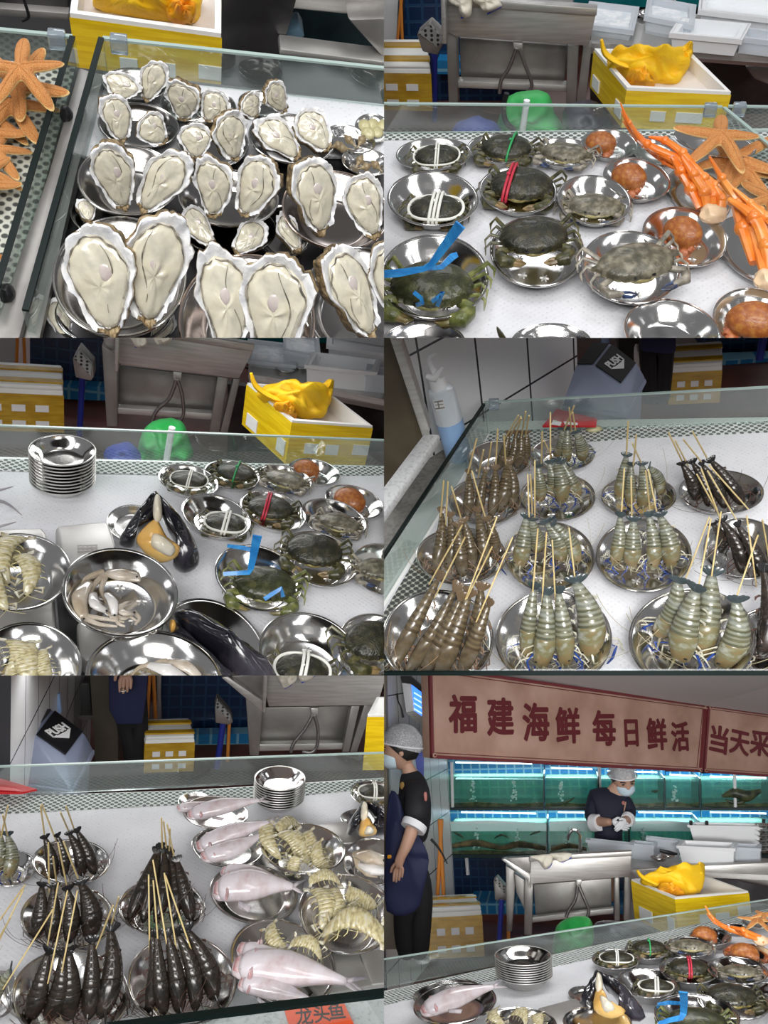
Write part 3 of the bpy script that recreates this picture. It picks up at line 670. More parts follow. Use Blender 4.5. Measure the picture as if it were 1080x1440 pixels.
def fish(P, head, tail, wpx, label, k, group='soft pink fish on steel plates', zh=.035, zt=.04, roll=0):
    a, b = P.at(*head, zh), P.at(*tail, zt); L = (b - a).length; wm = P.px2m(wpx, (a + b) / 2) / .236
    FS[k % 3].put(P, 'pink_fish', span(P, a, b, V((0, -.3, 1)), roll) @ Matrix.Diagonal((wm, L, wm, 1)), label, 'fish', group)

# ------------------------------------------------------------------ crabs and their ties
def cmat(nm, a, b, c, r=.3, bump=.25): return mat(nm, a, r, col2=b, col3=c, scale=8, detail=6, bump=bump, bscale=40, coat=.2, lo=.35, hi=.65)
CM = {'mud': dict(top=cmat('mud_crab_shell', (.010, .010, .006), (.048, .042, .020), (.022, .022, .010), .32, .4), limb=cmat('mud_crab_claw', (.026, .026, .010), (.13, .115, .045), (.06, .058, .02)), under=cmat('mud_crab_face', (.28, .22, .06), (.50, .42, .16), (.18, .15, .05)), tip=cmat('mud_crab_tip', (.12, .08, .03), (.30, .20, .09), (.2, .14, .06))),
      'green': dict(top=cmat('green_crab_shell', (.022, .026, .010), (.075, .078, .03), (.038, .042, .016)), limb=cmat('green_crab_claw', (.07, .085, .02), (.24, .25, .08), (.13, .145, .04)), under=cmat('green_crab_face', (.34, .32, .12), (.55, .50, .25), (.2, .2, .08)), tip=cmat('green_crab_tip', (.14, .12, .04), (.34, .26, .12), (.2, .16, .06))),
      'swim': dict(top=cmat('swimming_crab_shell', (.065, .06, .042), (.23, .21, .15), (.12, .11, .075)), limb=cmat('swimming_crab_claw', (.14, .12, .09), (.40, .36, .28), (.24, .22, .18)), under=cmat('swimming_crab_face', (.40, .34, .14), (.62, .56, .34), (.3, .26, .12)), tip=cmat('swimming_crab_tip', (.01, .015, .035), (.05, .09, .20), (.02, .03, .08))),
      'bread': dict(top=cmat('brown_crab_shell', (.25, .07, .014), (.42, .17, .035), (.33, .10, .02), .4, .25), limb=cmat('brown_crab_claw', (.26, .06, .02), (.50, .20, .08), (.36, .10, .035)), under=cmat('brown_crab_face', (.40, .14, .05), (.58, .30, .14), (.46, .18, .07)), tip=cmat('brown_crab_tip', (.06, .02, .012), (.2, .08, .04), (.1, .04, .02)))}
def crab_proto(kind, seed):
    """Carapace one unit wide in x, the face towards -y."""
    rnd = random.Random(seed); p = Proto(); m = CM[kind]; N = 64; bm = bmesh.new()
    wide = {'mud': .40, 'green': .38, 'swim': .34, 'bread': .38}[kind]; hi = {'mud': .17, 'green': .17, 'swim': .13, 'bread': .27}[kind]
    def ol(a, s):
        x, y = math.cos(a), math.sin(a); ex = .86 if kind != 'bread' else .95
        px = math.copysign(abs(x) ** ex, x) * .5 * s; py = math.copysign(abs(y) ** (.8 if y > 0 else .9), y) * wide * s * (1 if y < 0 else .92)
        if y > 0: px *= 1 - .22 * y
        if kind != 'bread' and y < .12: k = 1 + .035 * math.sin(a * 24) * s; px *= k; py *= k
        if kind == 'swim' and abs(y) < .10: px *= 1.20 - abs(y) * 2 if s > .9 else 1
        return px, py
    A = [2 * math.pi * i / N for i in range(N)]
    def ring(s, z): return [(*ol(a, s), z + ((.006 if kind == 'bread' else .018) * noise.noise(V((ol(a, s)[0] * 7, ol(a, s)[1] * 7, seed))) if s < .95 else 0)) for a in A]
    rs = [ring(.5, -.12), ring(.85, -.07), ring(.99, -.012), ring(1.0, 0), ring(.97, .022)] + [ring(math.sin(q), .02 + hi * math.cos(q)) for q in (1.3, 1.1, .9, .7, .5, .3, .12, .02)]
    rings(bm, rs, 0, True, True, True, mis=[1, 1, 1] + [0] * 9); p.add('carapace', finish(bm, 'carapace', [m['top'], m['under']], ang=80))
    bm = bmesh.new(); blob(bm, (0, -wide * .86, -.03), (.16, .06, .05), 2, 0, .15, 4, seed); p.add('face', finish(bm, 'face', m['under']), label='pale mouth plates')
    for sx in (-1, 1):
        bm = bmesh.new(); tube(bm, [(sx * .10, -wide * .88, .02), (sx * .13, -wide * 1.0, .055)], [.012, .018], 6); p.add('eye_stalk', finish(bm, 'eye_stalk', M_['black']))
        # claw: arm, palm, two fingers
        if kind == 'bread': pts = [(sx * .36, -.18, -.06), (sx * .40, -.36, -.04), (sx * .26, -.43, -.05), (sx * .10, -.43, -.06)]; rr = [.07, .10, .115, .04]
        elif kind == 'swim': pts = [(sx * .34, -.16, -.04), (sx * .56, -.30, -.02), (sx * .50, -.46, -.02), (sx * .20, -.52, -.04)]; rr = [.04, .05, .062, .03]
        else: pts = [(sx * .36, -.20, -.05), (sx * .54, -.30, -.03), (sx * .44, -.50, -.03), (sx * .17, -.53, -.05)]; rr = [.06, .075, .105, .05]
        P0, P1, P2, P3 = [V(q) for q in pts]
        bm = bmesh.new(); tube(bm, [P0, P0.lerp(P1, .5), P1], [rr[0], rr[0] * 1.15, rr[1] * .8], 9); cl = p.add('claw_arm', finish(bm, 'claw_arm', m['limb']))
        bm = bmesh.new(); tube(bm, [P1, P1.lerp(P2, .4), P2, P2.lerp(P3, .45), P2.lerp(P3, .6)], [rr[1] * .6, rr[2] * .95, rr[2] * 1.05, rr[2] * .8, rr[2] * .4], 10, flat=.9); p.add('claw', finish(bm, 'claw', m['limb']))
        d = (P3 - P2).normalized()
        bm = bmesh.new(); tube(bm, [P2.lerp(P3, .5) + V((0, -.035, 0)), P2.lerp(P3, .85) + V((0, -.05, 0)), P3 + d * .05], [rr[3] * .9, rr[3] * .7, .008], 7); p.add('claw_finger', finish(bm, 'claw_finger', m['tip']))
        bm = bmesh.new(); tube(bm, [P2.lerp(P3, .5) + V((0, .03, 0)), P2.lerp(P3, .85) + V((0, .03, .01)), P3 + d * .04 + V((0, .01, 0))], [rr[3] * .8, rr[3] * .6, .008], 7); p.add('claw_finger', finish(bm, 'claw_finger', m['tip']))
        if kind != 'bread':
            for k in range(4):
                y = -.10 + .11 * k; q = rnd.uniform(-.05, .05); r0 = .032 if k < 3 else .04
                bm = bmesh.new(); tube(bm, [(sx * .38, y, -.05), (sx * (.58 + q), y + .02 + .05 * k, -.02 + .02 * k), (sx * (.66 + q), y - .04 + .07 * k, -.06), (sx * (.66 + q), y - .14 + .08 * k, -.12)], [r0, r0 * .85, r0 * .6, .006], 7, flat=.75); p.add('leg', finish(bm, 'leg', m['limb']))
        else:
            for k in range(3):
                y = -.2 + .1 * k; bm = bmesh.new(); tube(bm, [(sx * .34, y, -.08), (sx * .47, y - .04, -.08), (sx * .42, y - .14, -.12)], [.035, .03, .008], 6); p.add('leg', finish(bm, 'leg', m['limb']))
    return p
CB = {k: [crab_proto(k, s) for s in (1, 2)] for k in CM}
def crab_M(P, c, wpx, z, yaw, tilt):
    a = P.at(*c, z); s = P.px2m(wpx, a)
    back = Matrix.Rotation(R(-yaw), 3, 'Z') @ V((0, 1, 0)); right = V((back.y, -back.x, 0))
    up = V((0, 0, 1)) * math.cos(R(tilt)) - back * math.sin(R(tilt))
    return frame(back * math.cos(R(tilt)) + V((0, 0, 1)) * math.sin(R(tilt)), up, a, s), s
def crab(P, kind, c, wpx, label, z=.04, yaw=0, tilt=15, k=0, group=None):
    if kind != 'bread': tilt = tilt * .3 - 2
    M, s = crab_M(P, c, wpx, z, yaw, tilt); CB[kind][k % 2].put(P, 'crab', M, label, 'crab', group); return M
M_['rope'] = mat('white_string', (.78, .78, .72), .7); M_['rope_red'] = mat('red_string', (.52, .03, .06), .5); M_['rope_green'] = mat('green_string', (.03, .33, .10), .5); M_['strap'] = mat('blue_strap', (.02, .20, .55), .35, col2=(.04, .30, .68), scale=30, stretch=(1, 8, 1), coat=.3)
def tie(P, M, color, label, loops=2, rim=True, hi=.2, wide=.40, r=.022, flatx=0):
    """String wound round a crab: loops over the back and once round the edge."""
    t = root(P, 'crab_string', M, label, 'string', 'strings tied round crabs')
    for k in range(loops):
        x = (k - (loops - 1) / 2) * r * 2.6 + flatx
        pts = [(x + .03 * math.sin(a), math.cos(a) * (wide + .04), (hi + .035) * math.sin(a) if math.sin(a) > 0 else .14 * math.sin(a)) for a in [2 * math.pi * i / 28 for i in range(28)]]
        bm = bmesh.new(); tube(bm, pts, r, 7, closed=True); mobj(P, 'loop', finish(bm, 'loop', color), None, t)
    if rim:
        pts = [(math.cos(a) * .53, math.sin(a) * (wide + .03), .03 + .02 * math.sin(3 * a)) for a in [2 * math.pi * i / 40 for i in range(40)]]
        bm = bmesh.new(); tube(bm, pts, r, 7, closed=True); mobj(P, 'loop', finish(bm, 'loop', color), None, t)
    bm = bmesh.new(); blob(bm, (flatx, -.1, hi + .05), (.035, .035, .025), 2, 0, .2); mobj(P, 'knot', finish(bm, 'knot', color), None, t)
def ribbon(P, pts, wpx, name, m, label, cat='strap', th=.0012, group=None):
    """Flat band through pixels (px, py, z)."""
    w = [P.at(*p) for p in pts]; bm = bmesh.new(); rs = []
    for i, p in enumerate(w):
        t = (w[min(i + 1, len(w) - 1)] - w[max(i - 1, 0)]).normalized(); s = t.cross(P.tocam(p)).normalized(); n = s.cross(t)
        h = P.px2m(wpx[i] if isinstance(wpx, (list, tuple)) else wpx, p) / 2
        rs.append([p - s * h - n * th, p + s * h - n * th, p + s * h + n * th, p - s * h + n * th])
    rings(bm, rs, 0, True, True, True); return bm
# orange crab legs, starfish
M_['leg_orange'] = mat('orange_crab_leg', (.80, .18, .018), .28, col2=(.86, .33, .07), scale=11, detail=5, coat=.5, col3=(.78, .22, .03))
M_['leg_white'] = mat('crab_shoulder', (.78, .62, .42), .4, col2=(.80, .45, .22), scale=7, coat=.4)
def crab_legs(P, legs, shoulder, label, group='orange crab leg clusters on steel plates'):
    a = P.at(*shoulder[0]); A = Asm(P, 'crab_leg_cluster', (a.x, a.y, 0), label, 'crab legs', group)
    bm = bmesh.new(); r = P.px2m(shoulder[1], a); blob(bm, a, (r, r * .9, r * .7), 3, 0, .25, 2, 3); A.part('shoulder', bm, M_['leg_white'], label='cream shoulder meat')
    for pts, wd in legs:
        n = len(pts); o = None
        bm = tubep(P, pts, wd, n=9, flat=.7, smooth=5); o = A.part('leg', bm, M_['leg_orange'])
        for j in range(1, n - 1):
            q = P.at(*pts[j]); bm = bmesh.new(); blob(bm, q, (P.px2m(wd[j] * .56, q),) * 3, 2); A.part('joint', bm, M_['leg_orange'], par=o)
M_['star'] = mat('orange_starfish', (.60, .19, .035), .7, col2=(.76, .44, .18), scale=90, detail=2, bump=.6, bscale=60, lo=.45, hi=.6, voro=True)
M_['star_edge'] = mat('starfish_edge', (.80, .58, .26), .6, col2=(.72, .42, .14), scale=70, bump=.3, bscale=160)
def star_proto(seed, drape=.25):
    rnd = random.Random(seed); p = Proto(); N = 120; bm = bmesh.new(); L = [rnd.uniform(.85, 1.05) for _ in range(5)]; dz = [rnd.uniform(-drape, drape * .6) for _ in range(5)]; tw = [rnd.uniform(-.15, .15) for _ in range(5)]
    top, bot = [], []
    def pos(t, a):
        k = a / (2 * math.pi) * 5; i = int(round(k)) % 5; d = k - round(k)
        Rr = .24 + (L[i] - .24) * max(0, 1 - abs(d) * 2) ** 2.4 if abs(d) < .5 else .24
        Rr = .27 + (L[i] - .27) * (abs(math.cos(d * math.pi)) ** 3.6)
        r = Rr * t; q = a + tw[i] * r * r; z0 = dz[i] * r * r - .03 * r
        return r * math.cos(q), r * math.sin(q), z0, Rr
    def ring(t, sgn):
        o = []
        for n in range(N):
            a = 2 * math.pi * n / N; x, y, z0, Rr = pos(t, a); h = (.15 if sgn > 0 else .03) * math.sqrt(max(0, 1 - t * t)) * (.45 + .55 * min(1, .5 / max(.2, math.hypot(x, y) + .2)))
            k = a / (2 * math.pi) * 5; d = abs(k - round(k)); 
            o.append((x, y, z0 + sgn * h))
        return o
    rings(bm, [ring(t, -1) for t in (.03, .4, .8, .97)] + [ring(1, 1)] + [ring(t, 1) for t in (.97, .9, .78, .6, .4, .2, .03)], 0, True, True, True, mis=[1, 1, 1, 1, 1, 0, 0, 0, 0, 0, 0, 0])
    bmesh.ops.recalc_face_normals(bm, faces=bm.faces[:]); p.add('body', finish(bm, 'body', [M_['star'], M_['star_edge']], ang=80))
    for i in range(5):                                    # pale ridge of tubercles down each arm
        tp = []
        for s in range(9):
            t = s / 8 * .93; x, y, z0, Rr = pos(t, 2 * math.pi * i / 5); h = .15 * math.sqrt(max(0, 1 - t * t)) * (.45 + .55 * min(1, .5 / max(.2, math.hypot(x, y) + .2))); tp.append((x, y, z0 + h))
        bm = bmesh.new(); tube(bm, tp, [.026 - .002 * s for s in range(9)], 6); p.add('arm_ridge', finish(bm, 'arm_ridge', M_['star']))
    return p
ST = [star_proto(k, .35) for k in (1, 2, 3)]
def starfish(P, c, wpx, z, label, k=0, spin=0, tilt=10, squash=1.0, group='orange starfish in the display'):
    a = P.at(*c, z); s = P.px2m(wpx, a) / 1.8
    up = V((0, -math.sin(R(tilt)), math.cos(R(tilt))))
    ST[k % 3].put(P, 'starfish', frame(Matrix.Rotation(R(spin), 3, 'Z') @ V((0, 1, .01)), up, a, (s, s, s)), label, 'starfish', group)
M_['clam'] = mat('green_clam_shell', (.36, .33, .16), .35, col2=(.56, .52, .30), scale=9, coat=.4, bump=.3, bscale=30)
M_['snail'] = mat('brown_sea_snail', (.16, .11, .05), .4, col2=(.42, .33, .19), scale=10, detail=5, coat=.3, bump=.4, bscale=30)
def shell_pair(P, c, wpx, z, m, label, cat, name, group, k=0):
    a = P.at(*c, z); s = P.px2m(wpx, a) / 2; rnd = random.Random(k); A = Asm(P, name, a, label, cat, group); rot = Matrix.Rotation(rnd.uniform(0, 6), 3, 'Z') @ Matrix.Rotation(rnd.uniform(-.6, .6), 3, 'X')
    if cat == 'clam':
        for sg in (-1, 1):
            bm = bmesh.new(); vs = blob(bm, (0, 0, 0), (s, s * .8, s * .48), 3, 0, .04, 6, k)
            for v in vs:
                if v.co.z * sg < 0: v.co.z *= .05
            bmesh.ops.transform(bm, matrix=Matrix.Translation(a) @ rot.to_4x4(), verts=bm.verts); A.part('valve', bm, m)
    else:
        bm = bmesh.new(); rs = []; n = 36
        for i in range(n): t = i / n; q = t * 14; r = s * (.62 * (1 - t) ** 1.1); rs.append(r)
        prof = [(max(.001, s * .55 * (1 - abs(t * 2 - .75)) * (1 + .18 * abs(math.sin(t * 16)))), s * (t * 2.0 - 1)) for t in [i / 22 for i in range(23)]]
        lathe(bm, prof, 18); bmesh.ops.transform(bm, matrix=Matrix.Translation(a) @ rot.to_4x4() @ Matrix.Rotation(1.4, 4, 'X'), verts=bm.verts); A.part('shell', bm, m)
        bm = bmesh.new(); blob(bm, (0, -s * .3, -s * .3), (s * .3, s * .34, s * .22), 2); bmesh.ops.transform(bm, matrix=Matrix.Translation(a) @ rot.to_4x4() @ Matrix.Rotation(1.4, 4, 'X'), verts=bm.verts); A.part('foot', bm, M_['flesh'])
# ------------------------------------------------------------------ shop fittings
def project(P, p):
    q = CR.transposed() @ (P.R @ (V(p) - P.eye)); return (540 + F * q.x / -q.z - P.rect[0]) * 2, (720 - F * q.y / -q.z - P.rect[1]) * 2
def rise_for(P, p, y, lo=-2.5, hi=2.5):
    """Height to go straight up (or down) from p until it shows at pixel row y."""
    for _ in range(50):
        m = (lo + hi) / 2
        if project(P, V(p) + V((0, 0, m)))[1] > y: lo = m
        else: hi = m
    return (lo + hi) / 2
def pane(P, b0, b1, ytop, label, ytop1=None, z=0.0022, rim='glass_rim', th=.006, clamps=(1, 1), glass='glass', group='glass guards round the counter', rimw=.003):
    """Upright glass along the counter from pixel b0 to b1 (foot) with its top at row ytop over b0."""
    a, b = P.at(*b0, z), P.at(*b1, z); h = rise_for(P, a, ytop); h1 = h if ytop1 is None else rise_for(P, b, ytop1)
    d = (b - a).normalized(); n = V((-d.y, d.x, 0)) * th / 2
    A = Asm(P, 'glass_guard', a, label, 'glass guard', group); bm = bmesh.new(); u, u1 = V((0, 0, h - rimw)), V((0, 0, h1 - rimw))
    hexa(bm, [a - n, b - n, b + n, a + n], [a - n + u, b - n + u1, b + n + u1, a + n + u]); A.part('pane', bm, M_[glass], smooth=False)
    bm = bmesh.new(); r = V((0, 0, rimw)); hexa(bm, [a - n + u, b - n + u1, b + n + u1, a + n + u], [a - n + u + r, b - n + u1 + r, b + n + u1 + r, a + n + u + r]); A.part('polished_edge', bm, M_[rim], smooth=False, label='dark green polished glass edge' if rim == 'glass_edge' else None)
    for p, uu, k, s in ((a, u, clamps[0], 1), (b, u1, clamps[1], -1)):
        if k: bm = bmesh.new(); c = p + uu + d * s * .02; box(bm, c - V((.011, .008, .015)), c + V((.011, .008, .007)), 0, .002); A.part('corner_clamp', bm, M_['clamp'])
    return A
def counter(P, pts, m, label, th=.10, z=-.0055, rimpx=None):
    a = P.at(*pts[0], z); bm = bmesh.new(); prism(bm, [P.at(*p, z) for p in pts], (0, 0, -th)); return struct_solo(P, 'counter_top', bm, m)
def struct_solo(P, name, bm, m, smooth=False):
    return solo(P, name, bm, m, None, None, kind='structure', smooth=smooth)
def wall(P, name, pts, Y, m, th=.04, Y2=None): return struct_solo(P, name, slab_bm(P, pts, Y, th, Y2=Y2), m)
def far_board(P, Y, m, y1, zlow, name='wall_back', pad=60):
    x0, y0, x1 = 0, 0, 1080
    return struct_solo(P, name, slab_bm(P, [(x0 - pad, y0 - pad), (x1 + pad, y0 - pad), (x1 + pad, y1), (x0 - pad, y1)], Y, .04), m)
def floor(P, z, ya, yb, m, xw=3.0):
    bm = bmesh.new(); box(bm, (-xw, ya, z - .03), (xw, yb, z)); return struct_solo(P, 'floor', bm, m)
def kit(P, name, label, cat, Y, pieces, group=None, origin=None):
    """A fitting made of traced boards and bars: (part, material, points, back, thickness) or (part, material, points, back, ('tube', widths))."""
    pts0 = pieces[0][2]; o = P.atY(sum(p[0] for p in pts0) / len(pts0), max(p[1] for q in pieces for p in q[2]), Y)
    A = Asm(P, name, o, label, cat, group); last = None
    for pc in pieces:
        part, m, pts, dy, th = pc[:5]; opt = pc[5] if len(pc) > 5 else None
        if isinstance(th, tuple): bm = tubep(P, pts, th[1], Y=Y + dy, n=10)
        else: bm = slab_bm(P, pts, Y + dy, th, bev=.003)
        q = A.part(part, bm, M_[m] if isinstance(m, str) else m, par=last if opt == 'sub' else None)
        if opt != 'sub': last = q
    return A
def box3(P, A, B, C, ybot, Y):
    """A box from the pixels of its near top corners A, B, far corner C beside A, and the row of A's foot. -> top corners, height"""
    a = P.atY(*A, Y); b = P.at(*B, a.z); c = P.at(*C, a.z); h = -rise_for(P, a, ybot); return [a, b, b + c - a, c], h
def tray_bm(bm, top, h, t, mi=0, taper=.0, deep=.85):
    c = sum(top, V()) / 4; ins = [p + (c - p).normalized() * t * 1.4 for p in top]; dn = V((0, 0, -h))
    bot = [p + (c - p) * taper + dn for p in top]; ib = [p + (c - p) * taper + dn * deep for p in ins]
    o = [bm.verts.new(p) for p in bot]; T = [bm.verts.new(p) for p in top]; I = [bm.verts.new(p) for p in ins]; J = [bm.verts.new(p) for p in ib]
    fs = [bm.faces.new(o[::-1])]
    for i in range(4):
        j = (i + 1) % 4
        fs += [bm.faces.new((o[i], o[j], T[j], T[i])), bm.faces.new((T[i], T[j], I[j], I[i])), bm.faces.new((I[i], I[j], J[j], J[i]))]
    fs.append(bm.faces.new(J)); _mi(fs, mi); bmesh.ops.recalc_face_normals(bm, faces=fs)
def patch(bm, a, b, dn, u0, u1, v0, v1, out, lift=.0025, skew=0):
    q = [a.lerp(b, u0) + dn * v0, a.lerp(b, u1 + skew) + dn * v0, a.lerp(b, u1) + dn * v1, a.lerp(b, u0) + dn * v1]
    hexa(bm, q, [p + out * lift for p in q])
def yellow_box(P, A, B, C, ybot, Y, label, patches=((.42, .58, .28, .56), (.66, .86, .28, .54)), side=((.5, .9, .55, .9),), inside=True):
    top, h = box3(P, A, B, C, ybot, Y); a, b, d, c = top; o = (a + b) / 2 - V((0, 0, h))
    X = Asm(P, 'foam_box', o, label, 'foam box'); bm = bmesh.new(); tray_bm(bm, top, h, (top[1] - top[0]).length * .042, deep=.4); X.part('foam_body', bm, M_['foam'], smooth=False)
    bm = bmesh.new(); cc = sum(top, V()) / 4; t0 = [cc + (p - cc) * 1.012 - V((0, 0, .006)) for p in top]; t1 = [p - V((0, 0, h * .99)) for p in t0]
    rings(bm, [t1, t0]); bmesh.ops.recalc_face_normals(bm, faces=bm.faces[:]); tp = X.part('tape_wrap', bm, M_['tape'], smooth=False, label='glossy yellow packing tape')
    dn = V((0, 0, -h)); n = (b - a).cross(V((0, 0, 1))).normalized(); m = -(c - a).cross(V((0, 0, 1))).normalized()
    for q in patches: bm = bmesh.new(); patch(bm, t0[0], t0[1], dn, *q, n); X.part('bare_patch', bm, M_['label'], par=tp, smooth=False)
    for q in side: bm = bmesh.new(); patch(bm, t0[0], t0[3], dn, *q, m); X.part('bare_patch', bm, M_['label'], par=tp, smooth=False)
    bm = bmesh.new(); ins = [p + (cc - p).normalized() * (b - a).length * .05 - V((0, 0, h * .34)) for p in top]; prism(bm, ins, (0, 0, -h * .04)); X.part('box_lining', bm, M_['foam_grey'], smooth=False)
    return top, h
def yellow_bag(P, main, hem, peak, inner, Y, label):
    """Crumpled cloth bag stuffed in the foam box: traced folds, each a cushion of cloth."""
    p0 = P.atY(*main[0], Y); n = V((0, -.75, .66)); A = Asm(P, 'cloth_bag', p0, label, 'bag')
    bm = pad_bm(P, main, p0, n, .075, .05, sub=4, seed=1, amp=.9, wob=.035); A.part('cloth', bm, M_['bag'], ang=180)
    if peak: bm = pad_bm(P, peak, p0 + V((0, .03, 0)), n, .05, .05, sub=4, seed=3, amp=.7, wob=.02); A.part('cloth_fold', bm, M_['bag'], ang=180)
    if hem: bm = tubep(P, hem[0], hem[1], Y=Y - .04, n=10, flat=.6); A.part('hem', bm, M_['bag'])
    if inner: bm = pad_bm(P, inner, p0 + V((0, -.06, 0)), n, .05, .03, sub=4, seed=5, amp=.9, wob=.03); A.part('lining', bm, M_['bag_orange'], ang=180, label='orange lining showing')
def foam_stack(P, A, B, C, ybot, Y, label, wins=True, lids=((.0, .30), (.45, .75))):
    """Taped white foam box: brown tape below, white lid with two tape strips."""
    top, h = box3(P, A, B, C, ybot, Y); a, b, d, c = top
    X = Asm(P, 'foam_box', (a + b) / 2 - V((0, 0, h)), label, 'foam box', 'white foam boxes behind the counter'); bm = bmesh.new(); cc = sum(top, V()) / 4
    hexa(bm, [p - V((0, 0, h)) for p in top], top, 0, .006); X.part('foam_body', bm, M_['foam'])
    t0 = [cc + (p - cc) * 1.012 - V((0, 0, h * .10)) for p in top]; t1 = [p - V((0, 0, h * .88)) for p in t0]
    bm = bmesh.new(); rings(bm, [t1, t0]); bmesh.ops.recalc_face_normals(bm, faces=bm.faces[:]); tp = X.part('tape_wrap', bm, M_['tape_brown'], smooth=False, label='glossy brown packing tape')
    dn = V((0, 0, -h * .88)); n = (b - a).cross(V((0, 0, 1))).normalized()
    if wins:
        for u in (.16, .42, .68):
            for v in (.28, .70): bm = bmesh.new(); patch(bm, t0[0], t0[1], dn, u, u + .15, v, v + .17, n); X.part('bare_patch', bm, M_['label'], par=tp, smooth=False)
    bm = bmesh.new(); l0 = [p + V((0, 0, 0)) for p in top]; hexa(bm, l0, [p + V((0, 0, h * .10)) + (cc - p) * .02 for p in l0], 0, .006); X.part('lid', bm, M_['foam'])
    for v0, v1 in ((.10, .26), (.62, .78)):
        bm = bmesh.new(); q = [a.lerp(c, v0), b.lerp(d, v0), b.lerp(d, v1), a.lerp(c, v1)]; q = [cc + (p - cc) * 1.004 + V((0, 0, h * .098)) for p in q]; prism(bm, q, (0, 0, .006)); X.part('tape_strip', bm, M_['tape_brown'], smooth=False)
def tub(P, A, B, C, ybot, Y, label, m='tub', fill=None, group='plastic tubs on the work counter', rest=None):
    if rest is not None: Y = P.at(A[0], ybot, rest).y
    top, h = box3(P, A, B, C, ybot, Y); cc = sum(top, V()) / 4; X = Asm(P, 'plastic_tub', cc - V((0, 0, h)), label, 'tub', group)
    bm = bmesh.new(); tray_bm(bm, top, h, .012, taper=.10, deep=.96); X.part('tub_body', bm, M_[m])
    bm = bmesh.new(); o = [cc + (p - cc) * 1.05 for p in top]; q = [cc + (p - cc) * .97 for p in top]; lo = [p - V((0, 0, .012)) for p in o]; li = [p - V((0, 0, .012)) for p in q]
    rings(bm, [li, lo, o, q, li]); bmesh.ops.recalc_face_normals(bm, faces=bm.faces[:]); X.part('lip', bm, M_['white' if m != 'tub' else 'tub'])
    if fill:
        bm = bmesh.new(); q = [cc + (p - cc) * .88 - V((0, 0, h * .35)) for p in top]; prism(bm, q, (0, 0, -h * .5)); X.part('contents', bm, M_[fill])
    return top, h
def glove(P, pts, Y, label, cuff):
    p0 = P.atY(*pts[0], Y); A = Asm(P, 'work_glove', p0, label, 'glove', 'cotton gloves hung on the sink')
    bm = pad_bm(P, pts, p0, (0, -.94, .3), .02, .012, sub=3, seed=2, amp=.6, wob=.012); A.part('cloth', bm, M_['cotton'], ang=180)
    bm = tubep(P, cuff[0], cuff[1], Y=Y - .012, n=8, flat=.6); A.part('cuff_edge', bm, M_['blue_trim'], label='blue cuff edge')
def pole(P, a, b, w, Y, m, name, label, cat, group=None, Y2=None):
    bm = bmesh.new(); p, q = P.atY(*a, Y), P.atY(*b, Y2 or Y); r = P.px2m(w, p) / 2; tube(bm, [p, p.lerp(q, .5), q], r, 12); return solo(P, name, bm, M_[m], label, cat, group)
M_['bin_blue'] = mat('grey_blue_plastic', (.20, .23, .33), .42, col2=(.24, .27, .37), scale=4)
M_['red_sheet'] = mat('red_card', (.50, .012, .018), .4)
def push_bin(P, pts, Y, label):
    """Swing-lid bin: traced corners of the hood: base rim, shoulder line, sloping flap. pts: dict of pixel lists."""
    A = Asm(P, 'swing_lid_bin', P.atY(*pts['rim'][0], Y), label, 'bin')
    return A
# people ------------------------------------------------------------
M_['skin'] = mat('skin', (.46, .27, .19), .5, col2=(.54, .33, .24), scale=6, sss=.2)
M_['hair'] = mat('black_hair', (.012, .010, .010), .5)
M_['shirt'] = mat('black_shirt', (.012, .012, .016), .75, bump=.2, bscale=30); M_['navy'] = mat('navy_apron', (.012, .016, .06), .7, bump=.2, bscale=25); M_['trouser'] = mat('dark_trousers', (.008, .008, .010), .8, bump=.2, bscale=20)
M_['cuff'] = mat('white_cuff', (.78, .79, .82), .7); M_['mask'] = mat('blue_white_mask', (.55, .70, .80), .7, col2=(.64, .78, .86), scale=6, stretch=(1, 1, 8)); M_['net_cap'] = None
def netcap():
    m = bpy.data.materials.new('hair_net'); m.use_nodes = True; t = m.node_tree; b = t.nodes['Principled BSDF']; b.inputs['Base Color'].default_value = (.72, .73, .76, 1); b.inputs['Roughness'].default_value = .7
    tc = t.nodes.new('ShaderNodeTexCoord'); vo = t.nodes.new('ShaderNodeTexVoronoi'); vo.feature = 'DISTANCE_TO_EDGE'; vo.inputs['Scale'].default_value = 210; t.links.new(tc.outputs['Object'], vo.inputs['Vector'])
    mr = t.nodes.new('ShaderNodeMapRange'); mr.inputs[1].default_value = .04; mr.inputs[2].default_value = .14; mr.inputs[3].default_value = .80; mr.inputs[4].default_value = .34; t.links.new(vo.outputs[0], mr.inputs[0]); t.links.new(mr.outputs[0], b.inputs['Alpha']); return m
M_['net_cap'] = netcap()
